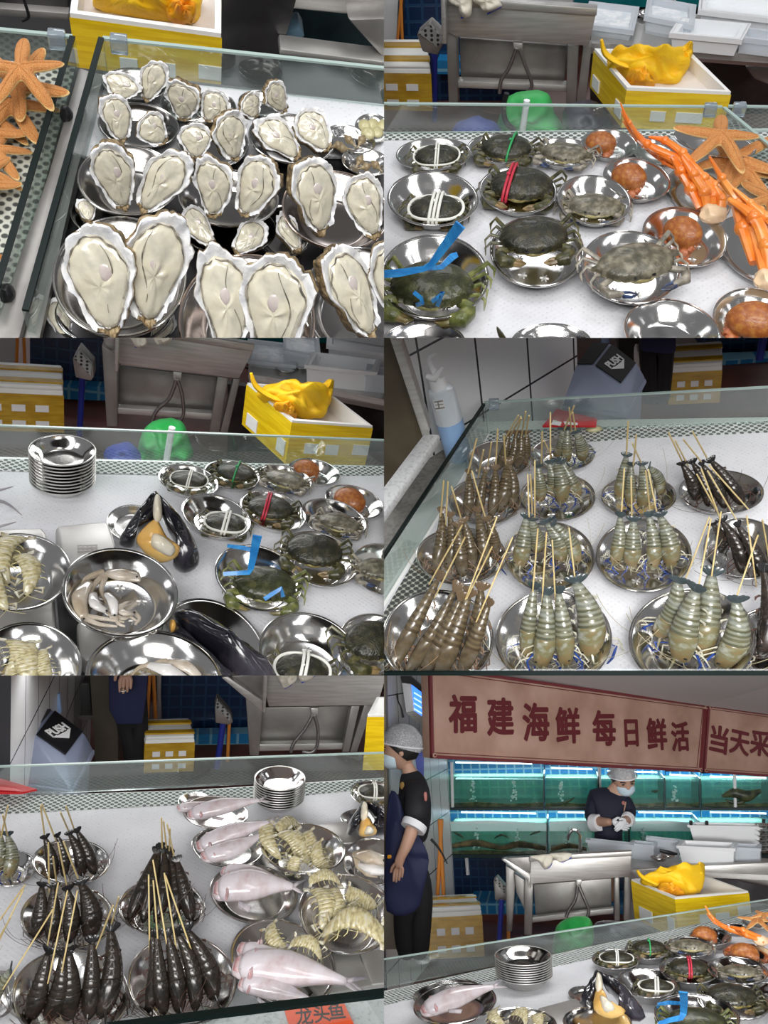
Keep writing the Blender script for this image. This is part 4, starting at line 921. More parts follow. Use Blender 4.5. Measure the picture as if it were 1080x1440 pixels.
def skin_mesh(name, chains, m, sub=2):
    """One continuous figure grown on a skeleton: chains of (point, radius); points shared by position join up."""
    me = bpy.data.meshes.new('skel'); vs, rs, es, key = [], [], [], {}
    for ch in chains:
        prev = None
        for p, r in ch:
            k = tuple(round(x, 4) for x in p)
            if k not in key: key[k] = len(vs); vs.append(tuple(p)); rs.append(r)
            i = key[k]
            if prev is not None and prev != i: es.append((prev, i))
            prev = i
    me.from_pydata(vs, es, []); o = bpy.data.objects.new('skel', me); COL.objects.link(o)
    sk = o.modifiers.new('s', 'SKIN'); sk.use_smooth_shade = True
    for i, d in enumerate(me.skin_vertices[0].data):
        d.radius = rs[i] if isinstance(rs[i], tuple) else (rs[i], rs[i]); d.use_root = (i == 0)
    sd = o.modifiers.new('d', 'SUBSURF'); sd.levels = sub; sd.render_levels = sub
    dg = bpy.context.evaluated_depsgraph_get(); out = bpy.data.meshes.new_from_object(o.evaluated_get(dg)); bpy.data.objects.remove(o)
    out.name = name; out.materials.clear(); out.materials.append(m); out.polygons.foreach_set('use_smooth', [True] * len(out.polygons)); return out
def hand_chains(wrist, d, n, side, L, curl=.5):
    """Palm and five fingers from a wrist. d: towards the fingertips, n: out of the back of the hand, side: towards the thumb."""
    d, n, side = V(d).normalized(), V(n).normalized(), V(side).normalized(); w = V(wrist); out = []
    k0 = w + d * L * .18; out.append([(w, L * .15), (k0, (L * .2, L * .11))])
    for i, (off, ln) in enumerate(((.17, .40), (.06, .46), (-.06, .42), (-.17, .33))):
        kn = w + d * L * .48 + side * off * L; a = kn + (d - n * curl * .4) * L * ln * .45; b = a + (d - n * curl) * L * ln * .32; c = b + (d - n * curl * 1.5) * L * ln * .25
        out.append([(k0, (L * .2, L * .11)), (kn, L * .072), (a, L * .06), (b, L * .052), (c, L * .042)])
    t0 = w + d * L * .16 + side * L * .16; t1 = t0 + (d * .7 + side * .6 - n * .25) * L * .26; t2 = t1 + (d * .9 + side * .15 - n * .3) * L * .22
    out.append([(k0, (L * .2, L * .11)), (t0, L * .075), (t1, L * .066), (t2, L * .05)]); return out
def head_parts(P, A, c, s, fwd, up, name_prefix='', mask=True):
    """Head of height s at centre c looking along fwd: skull with jaw, nose, ears, hair, mask and hair net."""
    f = V(fwd).normalized(); u = V(up); u = (u - f * u.dot(f)).normalized(); r = f.cross(u); M = Matrix((r, f, u)).transposed().to_4x4(); M = Matrix.Translation(c) @ M
    def T(bm): bmesh.ops.transform(bm, matrix=M, verts=bm.verts); return bm
    bm = bmesh.new(); vs = blob(bm, (0, 0, 0), (.37 * s, .46 * s, .5 * s), 4)
    for v in vs:
        z = v.co.z / s
        if z < -.05: k = 1 - .38 * min(1, (-.05 - z) / .45); v.co.x *= k; v.co.y = v.co.y * (k * .9 + .1) + .05 * s * (1 - k)
        if v.co.y > .3 * s and abs(v.co.x) < .1 * s and -.16 < z < .08: v.co.y += .10 * s * (1 - abs(v.co.x) / (.1 * s)) * (1 - abs(z + .06) / .14)
        if v.co.y > .25 * s and abs(abs(v.co.x) - .15 * s) < .09 * s and abs(z - .06) < .06: v.co.y -= .03 * s
    hd = A.part('head', T(bm), M_['skin'], ang=180)
    for sx in (-1, 1):
        bm = bmesh.new(); blob(bm, (sx * .36 * s, -.02 * s, -.02 * s), (.035 * s, .07 * s, .12 * s), 2); A.part('ear', T(bm), M_['skin'], par=hd)
        bm = bmesh.new(); blob(bm, (sx * .15 * s, .40 * s, .06 * s), (.055 * s, .03 * s, .03 * s), 2); A.part('eye', T(bm), M_['black'], par=hd)
        bm = bmesh.new(); tube(bm, [(sx * .07 * s, .43 * s, .14 * s), (sx * .16 * s, .42 * s, .16 * s), (sx * .24 * s, .36 * s, .13 * s)], .016 * s, 6); A.part('eyebrow', T(bm), M_['hair'], par=hd)
    bm = bmesh.new(); tube(bm, [(-.09 * s, .42 * s, -.27 * s), (0, .44 * s, -.26 * s), (.09 * s, .42 * s, -.27 * s)], .02 * s, 6); A.part('mouth', T(bm), mat('lips', (.42, .16, .14), .5), par=hd)
    bm = bmesh.new(); vs = blob(bm, (0, -.05 * s, .07 * s), (.40 * s, .47 * s, .48 * s), 4, 0, .05, 5)
    bmesh.ops.bisect_plane(bm, geom=bm.verts[:] + bm.edges[:] + bm.faces[:], plane_co=(0, .28 * s, .18 * s), plane_no=(0, .75, -.66), clear_outer=True)
    bmesh.ops.bisect_plane(bm, geom=bm.verts[:] + bm.edges[:] + bm.faces[:], plane_co=(0, 0, -.28 * s), plane_no=(0, 0, -1), clear_outer=True); A.part('hair', T(bm), M_['hair'], ang=180)
    bm = bmesh.new(); blob(bm, (0, -.05 * s, .12 * s), (.46 * s, .54 * s, .52 * s), 4, 0, .10, 4, 2)
    bmesh.ops.bisect_plane(bm, geom=bm.verts[:] + bm.edges[:] + bm.faces[:], plane_co=(0, .2 * s, .17 * s), plane_no=(0, .42, -.9), clear_outer=True); A.part('hair_net', T(bm), M_['net_cap'], ang=180, label='thin white mesh hair net')
    bm = bmesh.new(); tube(bm, [V((math.sin(a) * .46 * s, -.05 * s + math.cos(a) * .52 * s, .10 * s + .16 * s * math.cos(a))) for a in [2 * math.pi * i / 30 for i in range(30)]], .022 * s, 6, closed=True); A.part('net_band', T(bm), M_['cuff'])
    if mask:
        bm = bmesh.new(); blob(bm, (0, .25 * s, -.2 * s), (.31 * s, .29 * s, .25 * s), 3); bmesh.ops.bisect_plane(bm, geom=bm.verts[:] + bm.edges[:] + bm.faces[:], plane_co=(0, .16 * s, 0), plane_no=(0, -1, 0), clear_outer=True); mk = A.part('face_mask', T(bm), M_['mask'], ang=180, label='pale blue surgical mask')
        for sx in (-1, 1): bm = bmesh.new(); tube(bm, [(sx * .28 * s, .22 * s, -.1 * s), (sx * .36 * s, .08 * s, .0), (sx * .385 * s, -.03 * s, .05 * s)], .008 * s, 5); A.part('ear_loop', T(bm), M_['cuff'], par=mk)
    return hd
# ================================================================== stall 1: opened oysters beside the starfish
ORD = ['first', 'second', 'third', 'fourth', 'fifth', 'sixth', 'seventh', 'eighth']
P1 = View('oyster scene', (0, 0, 540, 475), 40, -4, .76)
S = 'in the oyster scene'
def stall1():
    P = P1
    yb = P.at(700, 240).y
    # shell of the place
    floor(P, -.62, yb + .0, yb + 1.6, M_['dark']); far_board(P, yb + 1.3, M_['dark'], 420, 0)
    solo(P, 'steel_cabinet', slab_bm(P, [(-80, -60), (196, -60), (196, 40), (-80, 26)], yb + .62, .3, bev=.004), M_['dark_steel'], f'dark steel cabinet behind the glass, left of the yellow box, {S}', 'cabinet')
    solo(P, 'steel_shelf', slab_bm(P, [(-80, 18), (194, 38), (194, 60), (-80, 40)], yb + .60, .12, bev=.003), M_['dull_steel'], f'grey steel shelf edge left of the yellow box {S}', 'shelf')
    bm = tubep(P, [(60, -20), (74, 20), (80, 48), (62, 58)], 9, Y=yb + .57); solo(P, 'cable', bm, M_['black'], f'black cable hanging over the steel shelf {S}', 'cable')
    solo(P, 'steel_screen', slab_bm(P, [(596, -60), (850, -60), (790, 160), (756, 330), (570, 300)], yb + .55, .03, bev=.003), M_['dark_steel'], f'scuffed dark steel panel right of the yellow box {S}', 'panel')
    A = Asm(P, 'work_counter', P.atY(900, 160, yb + .6), f'long steel work counter with shelf behind the oysters {S}', 'counter')
    A.part('worktop', slab_bm(P, [(660, -50), (1140, -50), (1140, 58), (826, 26), (660, 4)], yb + .58, .35, bev=.004), M_['brushed'])
    A.part('lower_shelf', slab_bm(P, [(788, 138), (1140, 182), (1140, 196), (784, 154)], yb + .50, .05, bev=.003), M_['brushed'])
    A.part('back_panel', slab_bm(P, [(800, 20), (1140, 40), (1140, 330), (740, 330)], yb + .75, .02), mat('teal_dark_panel', (.010, .035, .045), .25, col2=(.03, .08, .09), scale=6))
    solo(P, 'grey_bucket', slab_bm(P, [(975, 55), (1120, 50), (1120, 180), (1075, 165)], yb + .52, .12, bev=.01), M_['dull_steel'], f'grey steel bin standing on the lower shelf {S}', 'bin')
    solo(P, 'blue_carton', slab_bm(P, [(806, 88), (842, 78), (858, 104), (800, 128)], yb + .6, .06, bev=.004), mat('pale_blue_carton', (.12, .22, .30), .5), f'small pale blue carton on the dark lower shelf {S}', 'carton')
    for (a, b, cc, m, lb) in (((440, 0), (480, 0), 60, 'green', ''),): pass
    yellow_box(P, (196, 36), (622, 94), (226, -170), 235, yb + .14, f'white foam box wrapped in yellow tape, holding a yellow bag, {S}', ((.30, .42, .46, .66), (.52, .68, .46, .66), (.84, 1.0, .42, .62)), ())
    yellow_bag(P, [(262, 10), (330, -40), (450, -50), (560, -30), (566, 20), (548, 66), (450, 62), (340, 44), (290, 34)], None, None, [(470, 20), (520, 0), (552, 20), (540, 64), (480, 60)], yb + .22, f'crumpled yellow cloth bag stuffed in the yellow taped box {S}')
    # counter: steel tray with netting
    counter(P, [(-120, 150), (1160, 302), (1160, 1010), (-400, 1010)], M_['dark_steel'], '')  # dark base colour carries the shadow between the oyster bowls
    def mat_sheet(pts, m, lb, z=0.0): solo(P, 'mesh_mat', flat_bm(P, pts, z, .004), M_[m], lb, 'mat', smooth=False)
    mat_sheet([(-120, 160), (212, 188), (130, 500), (0, 940), (-300, 1010), (-500, 1010)], 'net_dark', f'perforated plastic mat under the starfish, left of the steel rail, {S}')
    mat_sheet([(300, 212), (1150, 300), (1150, 440), (215, 440)], 'net', f'white plastic mesh mat under the oyster bowls {S}')
    bm = flat_bm(P, [(222, 188), (256, 200), (186, 470), (54, 955), (-30, 955), (134, 490)], .022, .02, bev=.003); solo(P, 'steel_rail', bm, M_['dull_steel'], f'dull steel rail between the starfish and the oysters {S}', 'rail')
    bm = flat_bm(P, [(262, 204), (292, 210), (216, 480), (110, 955), (66, 955), (192, 480)], .012, .01); solo(P, 'steel_channel', bm, M_['dull_steel'], f'dull steel channel along the foot of the right glass {S}', 'channel')
    pane(P, (-40, 168), (216, 184), 74, f'glass guard behind the starfish {S}', 100, clamps=(0, 1))
    pane(P, (216, 186), (0, 930), 100, f'side glass guard with dark edge, next to the starfish, {S}', rim='glass_edge', clamps=(0, 0), th=.007)
    pane(P, (300, 204), (1120, 300), 104, f'long glass guard behind the oysters {S}', 196, clamps=(1, 0))
    pane(P, (296, 206), (96, 960), 104, f'side glass guard with dark edge, beside the oysters, {S}', rim='glass_edge', clamps=(0, 0), th=.007)
    for k, (x, y) in enumerate(((186, 322), (20, 826))):
        a = P.at(x, y, .024); bm = bmesh.new(); blob(bm, a, (.008, .012, .012), 2, 0, .3); solo(P, 'rail_bolt', bm, M_['black'], f'dark bolt on the steel rail, {"far" if k == 0 else "near"} end, {S}', 'bolt')
    # starfish
    Bowl(P, (10, 215, 200, 90, 6), f'dark rimmed steel plate under the top starfish {S}', 'plate', .03, group='plates under starfish')
    for k, (c, w_, z, sp, tl, lb) in enumerate((((60, 200), 250, .085, 20, 20, 'large orange starfish on top of the plate'), ((50, 240), 250, .05, 60, 15, 'orange starfish lying right under the topmost one'), ((40, 300), 240, .03, 10, 25, 'orange starfish with a curled pale arm, below the plate'), ((-20, 335), 200, .02, 40, 10, 'orange starfish, third one down the mat'), ((-30, 375), 190, .02, 75, 10, 'orange starfish with one bent arm in view, fourth down'), ((-10, 425), 190, .02, 15, 10, 'orange starfish reaching a straight arm right, fifth down'), ((-30, 485), 170, .02, 50, 10, 'orange starfish, sixth one down the mat'), ((-40, 525), 170, .02, 80, 10, 'orange starfish, seventh one down the mat'), ((-60, 730), 150, .02, 20, 10, 'orange starfish nearest the front, only an arm tip in view'))):
        starfish(P, c, w_, z, f'{lb} {S}', k, sp, tl)
    # oyster bowls
    spec = [  # ellipse, kind, z0, words, oysters (top, bottom, width, zt, zb)
        ((380, 235, 205, 80, 4), 'bowl', .0, 'far left back bowl', [((350, 205), (335, 282), 105, .07, .045), ((452, 170), (405, 285), 78, .085, .04)]),
        ((515, 295, 130, 90, 10), 'bowl', .0, 'back bowl behind the glass corner', [((505, 225), (522, 340), 100, .085, .035)]),
        ((605, 300, 120, 90, 10), 'bowl', .0, 'back middle bowl', [((620, 255), (582, 345), 88, .075, .04)]),
        ((390, 352, 230, 126, 6), 'bowl', .0, 'second row left bowl', [((315, 262), (345, 402), 100, .09, .04), ((400, 325), (462, 405), 95, .07, .04)]),
        ((735, 290, 130, 70, 8), 'bowl', .0, 'back right bowl', [((690, 268), (722, 330), 80, .07, .045), ((758, 232), (800, 316), 80, .09, .05)]),
        ((600, 400, 200, 140, 6), 'bowl', .0, 'second row middle bowl', [((545, 345), (555, 448), 96, .075, .04), ((636, 312), (658, 455), 112, .09, .035)]),
        ((820, 390, 245, 140, 10), 'bowl', .0, 'second row right bowl', [((722, 338), (845, 442), 92, .08, .05), ((838, 312), (928, 425), 112, .09, .06)]),
        ((280, 600, 165, 120, 6), 'bowl', .0, 'low bowl under left bowls', [((238, 560), (250, 625), 60, .035, .03)]),
        ((640, 640, 280, 150, 4), 'bowl', .0, 'low bowl under the middle bowls', [((520, 582), (600, 695), 78, .05, .03), ((740, 625), (660, 715), 80, .05, .03)]),
        ((800, 650, 150, 160, 20), 'bowl', .0, 'low bowl between the right bowls', [((790, 600), (840, 710), 70, .04, .03)]),
        ((362, 506, 288, 200, 4), 'bowl', .02, 'third row left bowl', [((292, 398), (352, 592), 118, .12, .045), ((520, 425), (392, 594), 118, .11, .045)]),
        ((643, 556, 285, 162, 4), 'bowl', .02, 'third row middle bowl', [((592, 438), (605, 614), 108, .11, .045), ((752, 436), (684, 614), 128, .115, .045)]),
        ((945, 590, 305, 220, 12), 'copper', .02, 'third row copper rimmed bowl', [((872, 440), (905, 662), 158, .125, .05), ((1005, 482), (1052, 672), 118, .11, .05)]),
        ((320, 880, 330, 190, 0), 'bowl', -.02, 'low bowl below front left', [((150, 840), (190, 960), 70, .02, .01), ((480, 880), (430, 980), 70, .02, .01)]),
        ((338, 776, 378, 340, 0), 'bowl', .03, 'front left bowl', [((252, 628), (318, 948), 196, .14, .05), ((462, 592), (404, 918), 188, .15, .05)]),
        ((696, 900, 384, 380, 0), 'copper', .03, 'front middle copper rimmed bowl', [((612, 690), (655, 1010), 160, .14, .05), ((778, 704), (770, 1030), 218, .15, .05)]),
        ((1010, 850, 290, 350, 10), 'bowl', .03, 'front right bowl', [((935, 690), (1048, 955), 165, .14, .06), ((1075, 665), (1150, 940), 130, .15, .06)])]
    k = 0
    for e, kind, z0, wd, oys in spec:
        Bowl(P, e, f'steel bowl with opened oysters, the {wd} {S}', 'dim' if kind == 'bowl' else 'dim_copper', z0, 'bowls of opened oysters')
        for i, (t, b, w_, zt, zb) in enumerate(oys):
            lr = '' if len(oys) == 1 else (' left' if i == 0 else ' right')
            oyster(P, t, b, w_, zt + z0, zb + z0, f'opened{lr} oyster in the {wd} {S}', k, .5); k += 1
    # shellfish at the right edge
    for e, wd, m, cat, nm, spots in (((1050, 360, 105, 80, 14), 'clam bowl', 'clam', 'clam', 'clam', [(1025, 352), (1050, 350), (1035, 375), (1062, 372), (1075, 352)]), ((985, 390, 150, 72, 14), 'far snail bowl', 'snail', 'sea snail', 'sea_snail', [(945, 410), (985, 397), (1015, 398), (968, 418)]), ((1030, 455, 140, 76, 10), 'right snail bowl', 'snail', 'sea snail', 'sea_snail', [(1025, 470), (1060, 468), (1010, 455)])):
        B = Bowl(P, e, f'small steel bowl, the {wd} {S}', 'plain', 0, 'small bowls of shellfish')
        for i, c in enumerate(spots): shell_pair(P, c, 42, B.floor + .02, M_[m], f'{"greenish clam" if cat == "clam" else "brown sea snail"} in the {wd}, {ORD[i]} from the left, {S}', cat, nm, f'{cat}s in the {wd}', i)
stall1()
# ================================================================== shared fittings behind the counters
def sink(P, S, Y, apron, basin, bar, legs, rim=None, side=None, hose=None, trap=None, extra=()):
    pcs = [('apron', 'brushed', apron, 0, .02), ('basin', 'dull_steel', basin, .06, .4)]
    if rim: pcs.append(('basin_rim', 'brushed', rim, -.006, .03))
    pcs.append(('cross_bar', 'brushed', bar, .02, .03))
    for l in legs: pcs.append(('leg', 'dull_steel', l, .01, .04))
    if trap: pcs.append(('drain_trap', 'brushed', trap, .0, .04))
    for h in hose or (): pcs.append(('drain_hose', 'hose', h[0], -.015, ('tube', h[1])))
    A = kit(P, 'steel_sink', f'brushed steel sink with legs and drain hoses {S}', 'sink', Y, pcs)
    if side:
        bm = bmesh.new(); a = P.atY(*side[0], Y); q = [a] + [P.at(x, y, a.z) for x, y in side[1:]]; prism(bm, q, (0, 0, -.03)); A.part('drain_board', bm, M_['brushed'])
        bm = bmesh.new(); q = [p.lerp(sum(q, V()) / len(q), .12) + V((0, 0, .002)) for p in q]; prism(bm, q, (0, 0, -.01)); A.part('basin_well', bm, M_['dull_steel'])
    return A
def scoop(P, S, Y, pts, inner, w=(6, 6)):
    A = Asm(P, 'metal_scoop', P.atY(*pts[0], Y), f'dark metal scoop hanging left of the sink {S}', 'scoop')
    A.part('pan', slab_bm(P, pts, Y, .05, bev=.004), M_['dull_steel']); A.part('mesh_face', slab_bm(P, inner, Y - .006, .008), netting('scoop_mesh', (.30, .30, .29), (.01, .01, .01), .012, .6))
def bucket(P, S, pts, Y, m, label):
    return solo(P, 'bag_lined_bucket', pad_bm(P, pts, P.atY(*pts[0], Y), (0, -1, .2), .10, .05, sub=4, seed=4, amp=.6, wob=.02), M_[m], label, 'bucket', ang=180)
def back_room(P, S, yb, zf, yw):
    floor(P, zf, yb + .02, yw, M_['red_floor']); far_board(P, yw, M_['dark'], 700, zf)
def mesh_sheet(P, pts, S, what, m='net', z=0.0): return solo(P, 'mesh_mat', flat_bm(P, pts, z, .004 if z <= 0 else .001), M_[m], f'white plastic mesh mat under the {what} {S}', 'mat', smooth=False)
def top_edge(P, S, pts, z, th, label):
    bm = bmesh.new(); prism(bm, [P.at(x, y, z) for x, y in pts], (0, 0, -th)); return bm

# ================================================================== stall 2: crabs in bowls, the sink behind
P2 = View('crab scene', (540, 0, 1080, 475), 29, -1, .80)
def stall2():
    P = P2; S = 'in the crab scene'; G = 'live crabs in steel bowls'
    yb = P.at(500, 375).y; back_room(P, S, yb, -.62, yb + 1.9)
    ys = yb + .75
    # behind: tiles, tank, poles
    struct_solo(P, 'wall_left', slab_bm(P, [(-80, -60), (42, -60), (34, 130), (-80, 130)], yb + 1.6, .04), M_['tile'])
    A = Asm(P, 'fish_tank', P.atY(200, 250, yb + 1.5), f'dark blue tank base far behind the scoop {S}', 'tank')
    A.part('glass_front', slab_bm(P, [(58, -60), (400, -60), (400, 300), (58, 290)], yb + 1.45, .3), M_['tank_tile_dark']); A.part('mosaic_base', slab_bm(P, [(150, 170), (420, 176), (420, 216), (150, 208)], yb + 1.40, .05), M_['tank_tile'])
    solo(P, 'fish_tank', slab_bm(P, [(380, -80), (1140, -80), (1140, 20), (380, 20)], yb + 1.5, .3), mat('teal_tank_glass', (.005, .10, .12), .1, col2=(.01, .16, .17), scale=5), f'teal fish tank far behind the plastic tubs {S}', 'tank')
    for k, (a, b) in enumerate((((52, -30), (36, 130)), ((46, -30), (52, 130)))): pole(P, a, b, 9, yb + 1.3, 'orange_pole', 'broom_pole', f'orange pole leaning by the tiles, {"left" if k == 0 else "right"} one, {S}', 'pole')
    pole(P, (142, 140), (142, 340), 17, yb + 1.0, 'blue', 'mop_pole', f'dark blue pole standing below the metal scoop {S}', 'pole')
    foam_stack(P, (-90, 192), (131, 194), (-90, 120), 310, yb + .9, f'white foam box with brown tape, left of the blue pole, {S}')
    scoop(P, S, yb + .85, [(92, 98), (128, 66), (174, 110), (150, 156), (108, 146)], [(98, 94), (130, 70), (168, 112), (150, 132)])
    sink(P, S, ys, [(166, 8), (596, 40), (576, 130), (202, 104), (176, 90)], [(212, 106), (514, 128), (508, 234), (216, 222)], [(204, 228), (514, 240), (514, 258), (204, 248)],
         [[(174, 60), (204, 100), (208, 300), (182, 300)], [(516, 128), (548, 130), (540, 300), (512, 300)], [(560, 130), (584, 130), (566, 300), (540, 300)]], rim=[(160, -10), (600, 24), (598, 46), (160, 14)],
         hose=[([(372, 136), (352, 190), (330, 225), (325, 262)], 11), ([(380, 136), (398, 185), (416, 240), (396, 264), (384, 262)], 10)], trap=[(362, 120), (390, 122), (388, 148), (366, 146)])
    kit(P, 'steel_stand', f'grey steel upright left of the sink {S}', 'stand', ys - .05, [('upright', 'brushed', [(158, -40), (172, -40), (176, 125), (162, 125)], 0, .03)])
    glove(P, [(180, -30), (240, -30), (248, 10), (243, 46), (218, 48), (208, 22), (185, 6)], ys - .03, f'off-white cotton glove over the sink edge, left one, {S}', ([(216, 50), (230, 48), (244, 42)], 6))
    glove(P, [(246, -30), (310, -30), (328, 6), (328, 20), (286, 36), (268, 16), (250, 2)], ys - .03, f'off-white cotton glove over the sink edge, right one, {S}', ([(290, 40), (312, 28), (329, 20)], 6))
    bucket(P, S, [(330, 310), (350, 270), (400, 256), (460, 262), (480, 320), (500, 372), (330, 380)], yb + .45, 'green', f'bright green bag-lined bucket below the sink {S}')
    bucket(P, S, [(200, 352), (260, 330), (320, 352), (330, 392), (200, 392)], yb + .40, 'blue', f'dark blue plastic bag on the floor beside the green bucket {S}')
    solo(P, 'waste_bag', pad_bm(P, [(510, 300), (600, 290), (640, 370), (520, 380)], P.atY(520, 300, yb + .4), (0, -1, .2), .08, .05, sub=4, seed=9, amp=.6), mat('purple_black_bag', (.02, .012, .035), .35), f'dark purple bag left of the yellow box {S}', 'bag', ang=180)
    pole(P, (402, 282), (388, 374), 18, yb + .16, 'white', 'drain_pipe', f'white plastic pipe in front of the green bucket {S}', 'pipe')
    for k, (a, b) in enumerate((((330, 262), (345, 372)),)): solo(P, 'drain_hose', tubep(P, [(345, 262), (336, 300), (342, 340), (368, 368)], 16, Y=yb + .3), M_['black'], f'black hose hanging beside the green bucket {S}', 'hose')
    # work counter with tubs
    A = Asm(P, 'work_counter', P.atY(800, 180, ys + .2), f'long steel work counter under the plastic tubs {S}', 'counter')
    a = P.atY(580, 120, ys + .1); q = [a] + [P.at(x, y, a.z) for x, y in ((1160, 160), (1160, 20), (590, 60))]
    bm = bmesh.new(); prism(bm, q, (0, 0, -.02)); A.part('worktop', bm, M_['brushed'])
    A.part('counter_edge', slab_bm(P, [(580, 120), (1160, 160), (1160, 196), (580, 152)], ys + .09, .03, bev=.003), M_['brushed'])
    A.part('lower_cabinet', slab_bm(P, [(580, 150), (1160, 190), (1160, 320), (580, 320)], ys + .35, .03), M_['dark_steel'])
    solo(P, 'grey_carton', slab_bm(P, [(1015, 190), (1130, 186), (1130, 260), (1040, 225)], ys + .2, .2, bev=.01), M_['dull_steel'], f'dark grey carton on the low shelf at the right edge {S}', 'carton')
    tub(P, (560, 66), (700, 84), (580, 4), 100, ys + .32, f'clear plastic tub nearest the sink {S}', 'tub', 'ice', rest=q[0].z)
    tub(P, (735, 44), (870, 70), (745, -10), 95, ys + .5, f'clear plastic tub behind the small steel bowls {S}', 'tub', 'ice', rest=q[0].z)
    tub(P, (808, 92), (1004, 110), (836, 50), 142, ys + .25, f'clear low tub with cloudy water {S}', 'tub_white', rest=q[0].z)
    tub(P, (890, 26), (1140, 56), (900, -60), 86, ys + .42, f'large milky white tub at the back right {S}', 'tub_white', rest=q[0].z)
    tub(P, (1000, 104), (1140, 120), (1010, 76), 150, ys + .3, f'bluish clear tub at the right edge {S}', 'tub', rest=q[0].z)
    for k, (e, w_) in enumerate((((732, 84, 58, 26, 0), 'front'), ((778, 78, 52, 24, 0), 'back'))):
        a = P.atY(e[0], 102, ys + .26 + .08 * k); r = P.px2m(e[2], a) / 2; BOWL['plain'].put(P, 'steel_bowl', Matrix.Translation(V((a.x, a.y, q[0].z))) @ Matrix.Diagonal((r, r, r, 1)), f'small steel bowl on the work counter, {w_} one, {S}', 'bowl', 'small bowls on the work counter')
    solo(P, 'knife', tubep(P, [(590, 98), (640, 98), (690, 96)], [14, 10, 3], Y=ys + .22, flat=.4), M_['black'], f'black handled knife on the work counter {S}', 'knife')
    yellow_box(P, (684, 246), (976, 258), (592, 136), 352, yb + .30, f'white foam box wrapped in yellow tape with a bag inside {S}', ((.27, .42, .50, .76), (.52, .78, .50, .76)), ((.05, .22, .45, .82), (.72, .92, .55, .88)))
    yellow_bag(P, [(626, 196), (640, 150), (700, 146), (760, 150), (836, 140), (860, 180), (840, 216), (822, 246), (770, 246), (700, 242), (660, 216)], ([(612, 112), (622, 150), (660, 176), (710, 190), (750, 196)], [14, 26, 26, 24, 18]), [(812, 160), (846, 132), (868, 122), (866, 160), (850, 200), (820, 200)], [(684, 206), (730, 200), (762, 240), (740, 250), (690, 242)], yb + .42, f'crumpled yellow cloth bag in the yellow taped box {S}')
    # counter
    counter(P, [(-60, 372), (1160, 360), (1160, 1000), (-60, 1000)], M_['foam'], '')
    mesh_sheet(P, [(-60, 376), (1160, 364), (1160, 1000), (-60, 1000)], S, 'crab bowls')
    mesh_sheet(P, [(-60, 374), (940, 366), (1000, 384), (-60, 394)], S, 'back edge of the crab counter', 'net_open', .0014)
    solo(P, 'mesh_mat', flat_bm(P, [(830, 378), (1160, 370), (1160, 620), (1000, 500)], .0018, .001), M_['net_open'], f'open mesh mat under the starfish {S}', 'mat', smooth=False)
    pane(P, (-60, 374), (936, 366), 288, f'long low glass guard behind the crab bowls {S}', 298, clamps=(0, 1))
    pane(P, (952, 366), (1150, 372), 296, f'glass guard behind the starfish, at the right {S}', 300, clamps=(1, 0))
    pane(P, (940, 372), (1110, 520), 300, f'glass divider between the crab legs and starfish {S}', rim='glass_rim', clamps=(0, 0))
    bw = {}
    def B(k, e, lb, kind='bowl', z=0): bw[k] = Bowl(P, e, f'{lb} {S}', kind, z, 'steel bowls of crabs'); return bw[k]
    B('a', (140, 432, 214, 90, -2), 'steel bowl with a string-tied crab, back left'); B('b', (326, 416, 186, 84, 0), 'steel bowl with a green-tied crab, second in the back row'); B('c', (506, 428, 175, 82, 4), 'steel bowl with a pale swimming crab in the back row'); B('d', (634, 404, 160, 82, 6), 'steel bowl with a brown crab, back row next to the legs')
    B('e', (137, 557, 256, 154, 2), 'steel bowl with a dark crab under white string, second row left'); B('f', (377, 533, 220, 130, 4), 'steel bowl with a red-tied crab, second row'); B('g', (590, 561, 210, 138, 8), 'steel bowl with a flat grey crab, second row'); B('h', (711, 502, 192, 118, 14), 'steel bowl with a smooth brown crab, second row')
    B('i', (140, 776, 298, 246, 2), 'steel bowl with the blue-strapped crab, front left'); B('j', (430, 705, 266, 200, 2), 'steel bowl with a dark mud crab, third row'); B('k', (692, 750, 270, 212, 14), 'steel bowl with a grey blue-clawed crab, third row'); B('l', (845, 664, 236, 166, 20), 'steel bowl with a hunched brown crab, third row')
    B('m', (812, 935, 280, 186, 14), 'nearly empty copper rimmed bowl at the front', 'copper'); B('n', (1035, 895, 206, 186, 14), 'steel bowl with a fuzzy brown crab, front right'); B('o', (470, 965, 232, 112, 0), 'steel bowl cut off at the front middle'); B('p', (110, 965, 260, 112, 0), 'steel bowl cut off at the front left')
    def C(kind, b, c, w_, lb, **kw): return crab(P, kind, c, w_, f'{lb} {S}', bw[b].floor + kw.pop('dz', .02), group=G, **kw)
    M = C('mud', 'a', (148, 440), 122, 'small dark crab tied with white string, back left bowl', yaw=-6, tilt=18); tie(P, M, M_['rope'], f'white string round the back left crab {S}', 2)
    M = C('mud', 'b', (345, 416), 140, 'dark crab tied with green string in the back row', yaw=8, tilt=14, k=1); tie(P, M, M_['rope_green'], f'green string round the dark crab in the back row {S}', 1, False, flatx=.1)
    C('swim', 'c', (508, 430), 134, 'pale grey swimming crab in the back row', yaw=14, tilt=8); C('bread', 'd', (610, 400), 88, 'smooth brown crab in the back row bowl', yaw=12, tilt=24)
    M = C('mud', 'e', (146, 588), 146, 'dark crab bound with thick white string, second row left', yaw=0, tilt=12, dz=.012); tie(P, M, M_['rope'], f'thick white string on the second row crab {S}', 3, True, r=.030)
    M = C('mud', 'f', (388, 520), 176, 'greenish crab tied with red string, second row', yaw=6, tilt=18, k=1); tie(P, M, M_['rope_red'], f'red string round the second row crab {S}', 2, False, flatx=-.2)
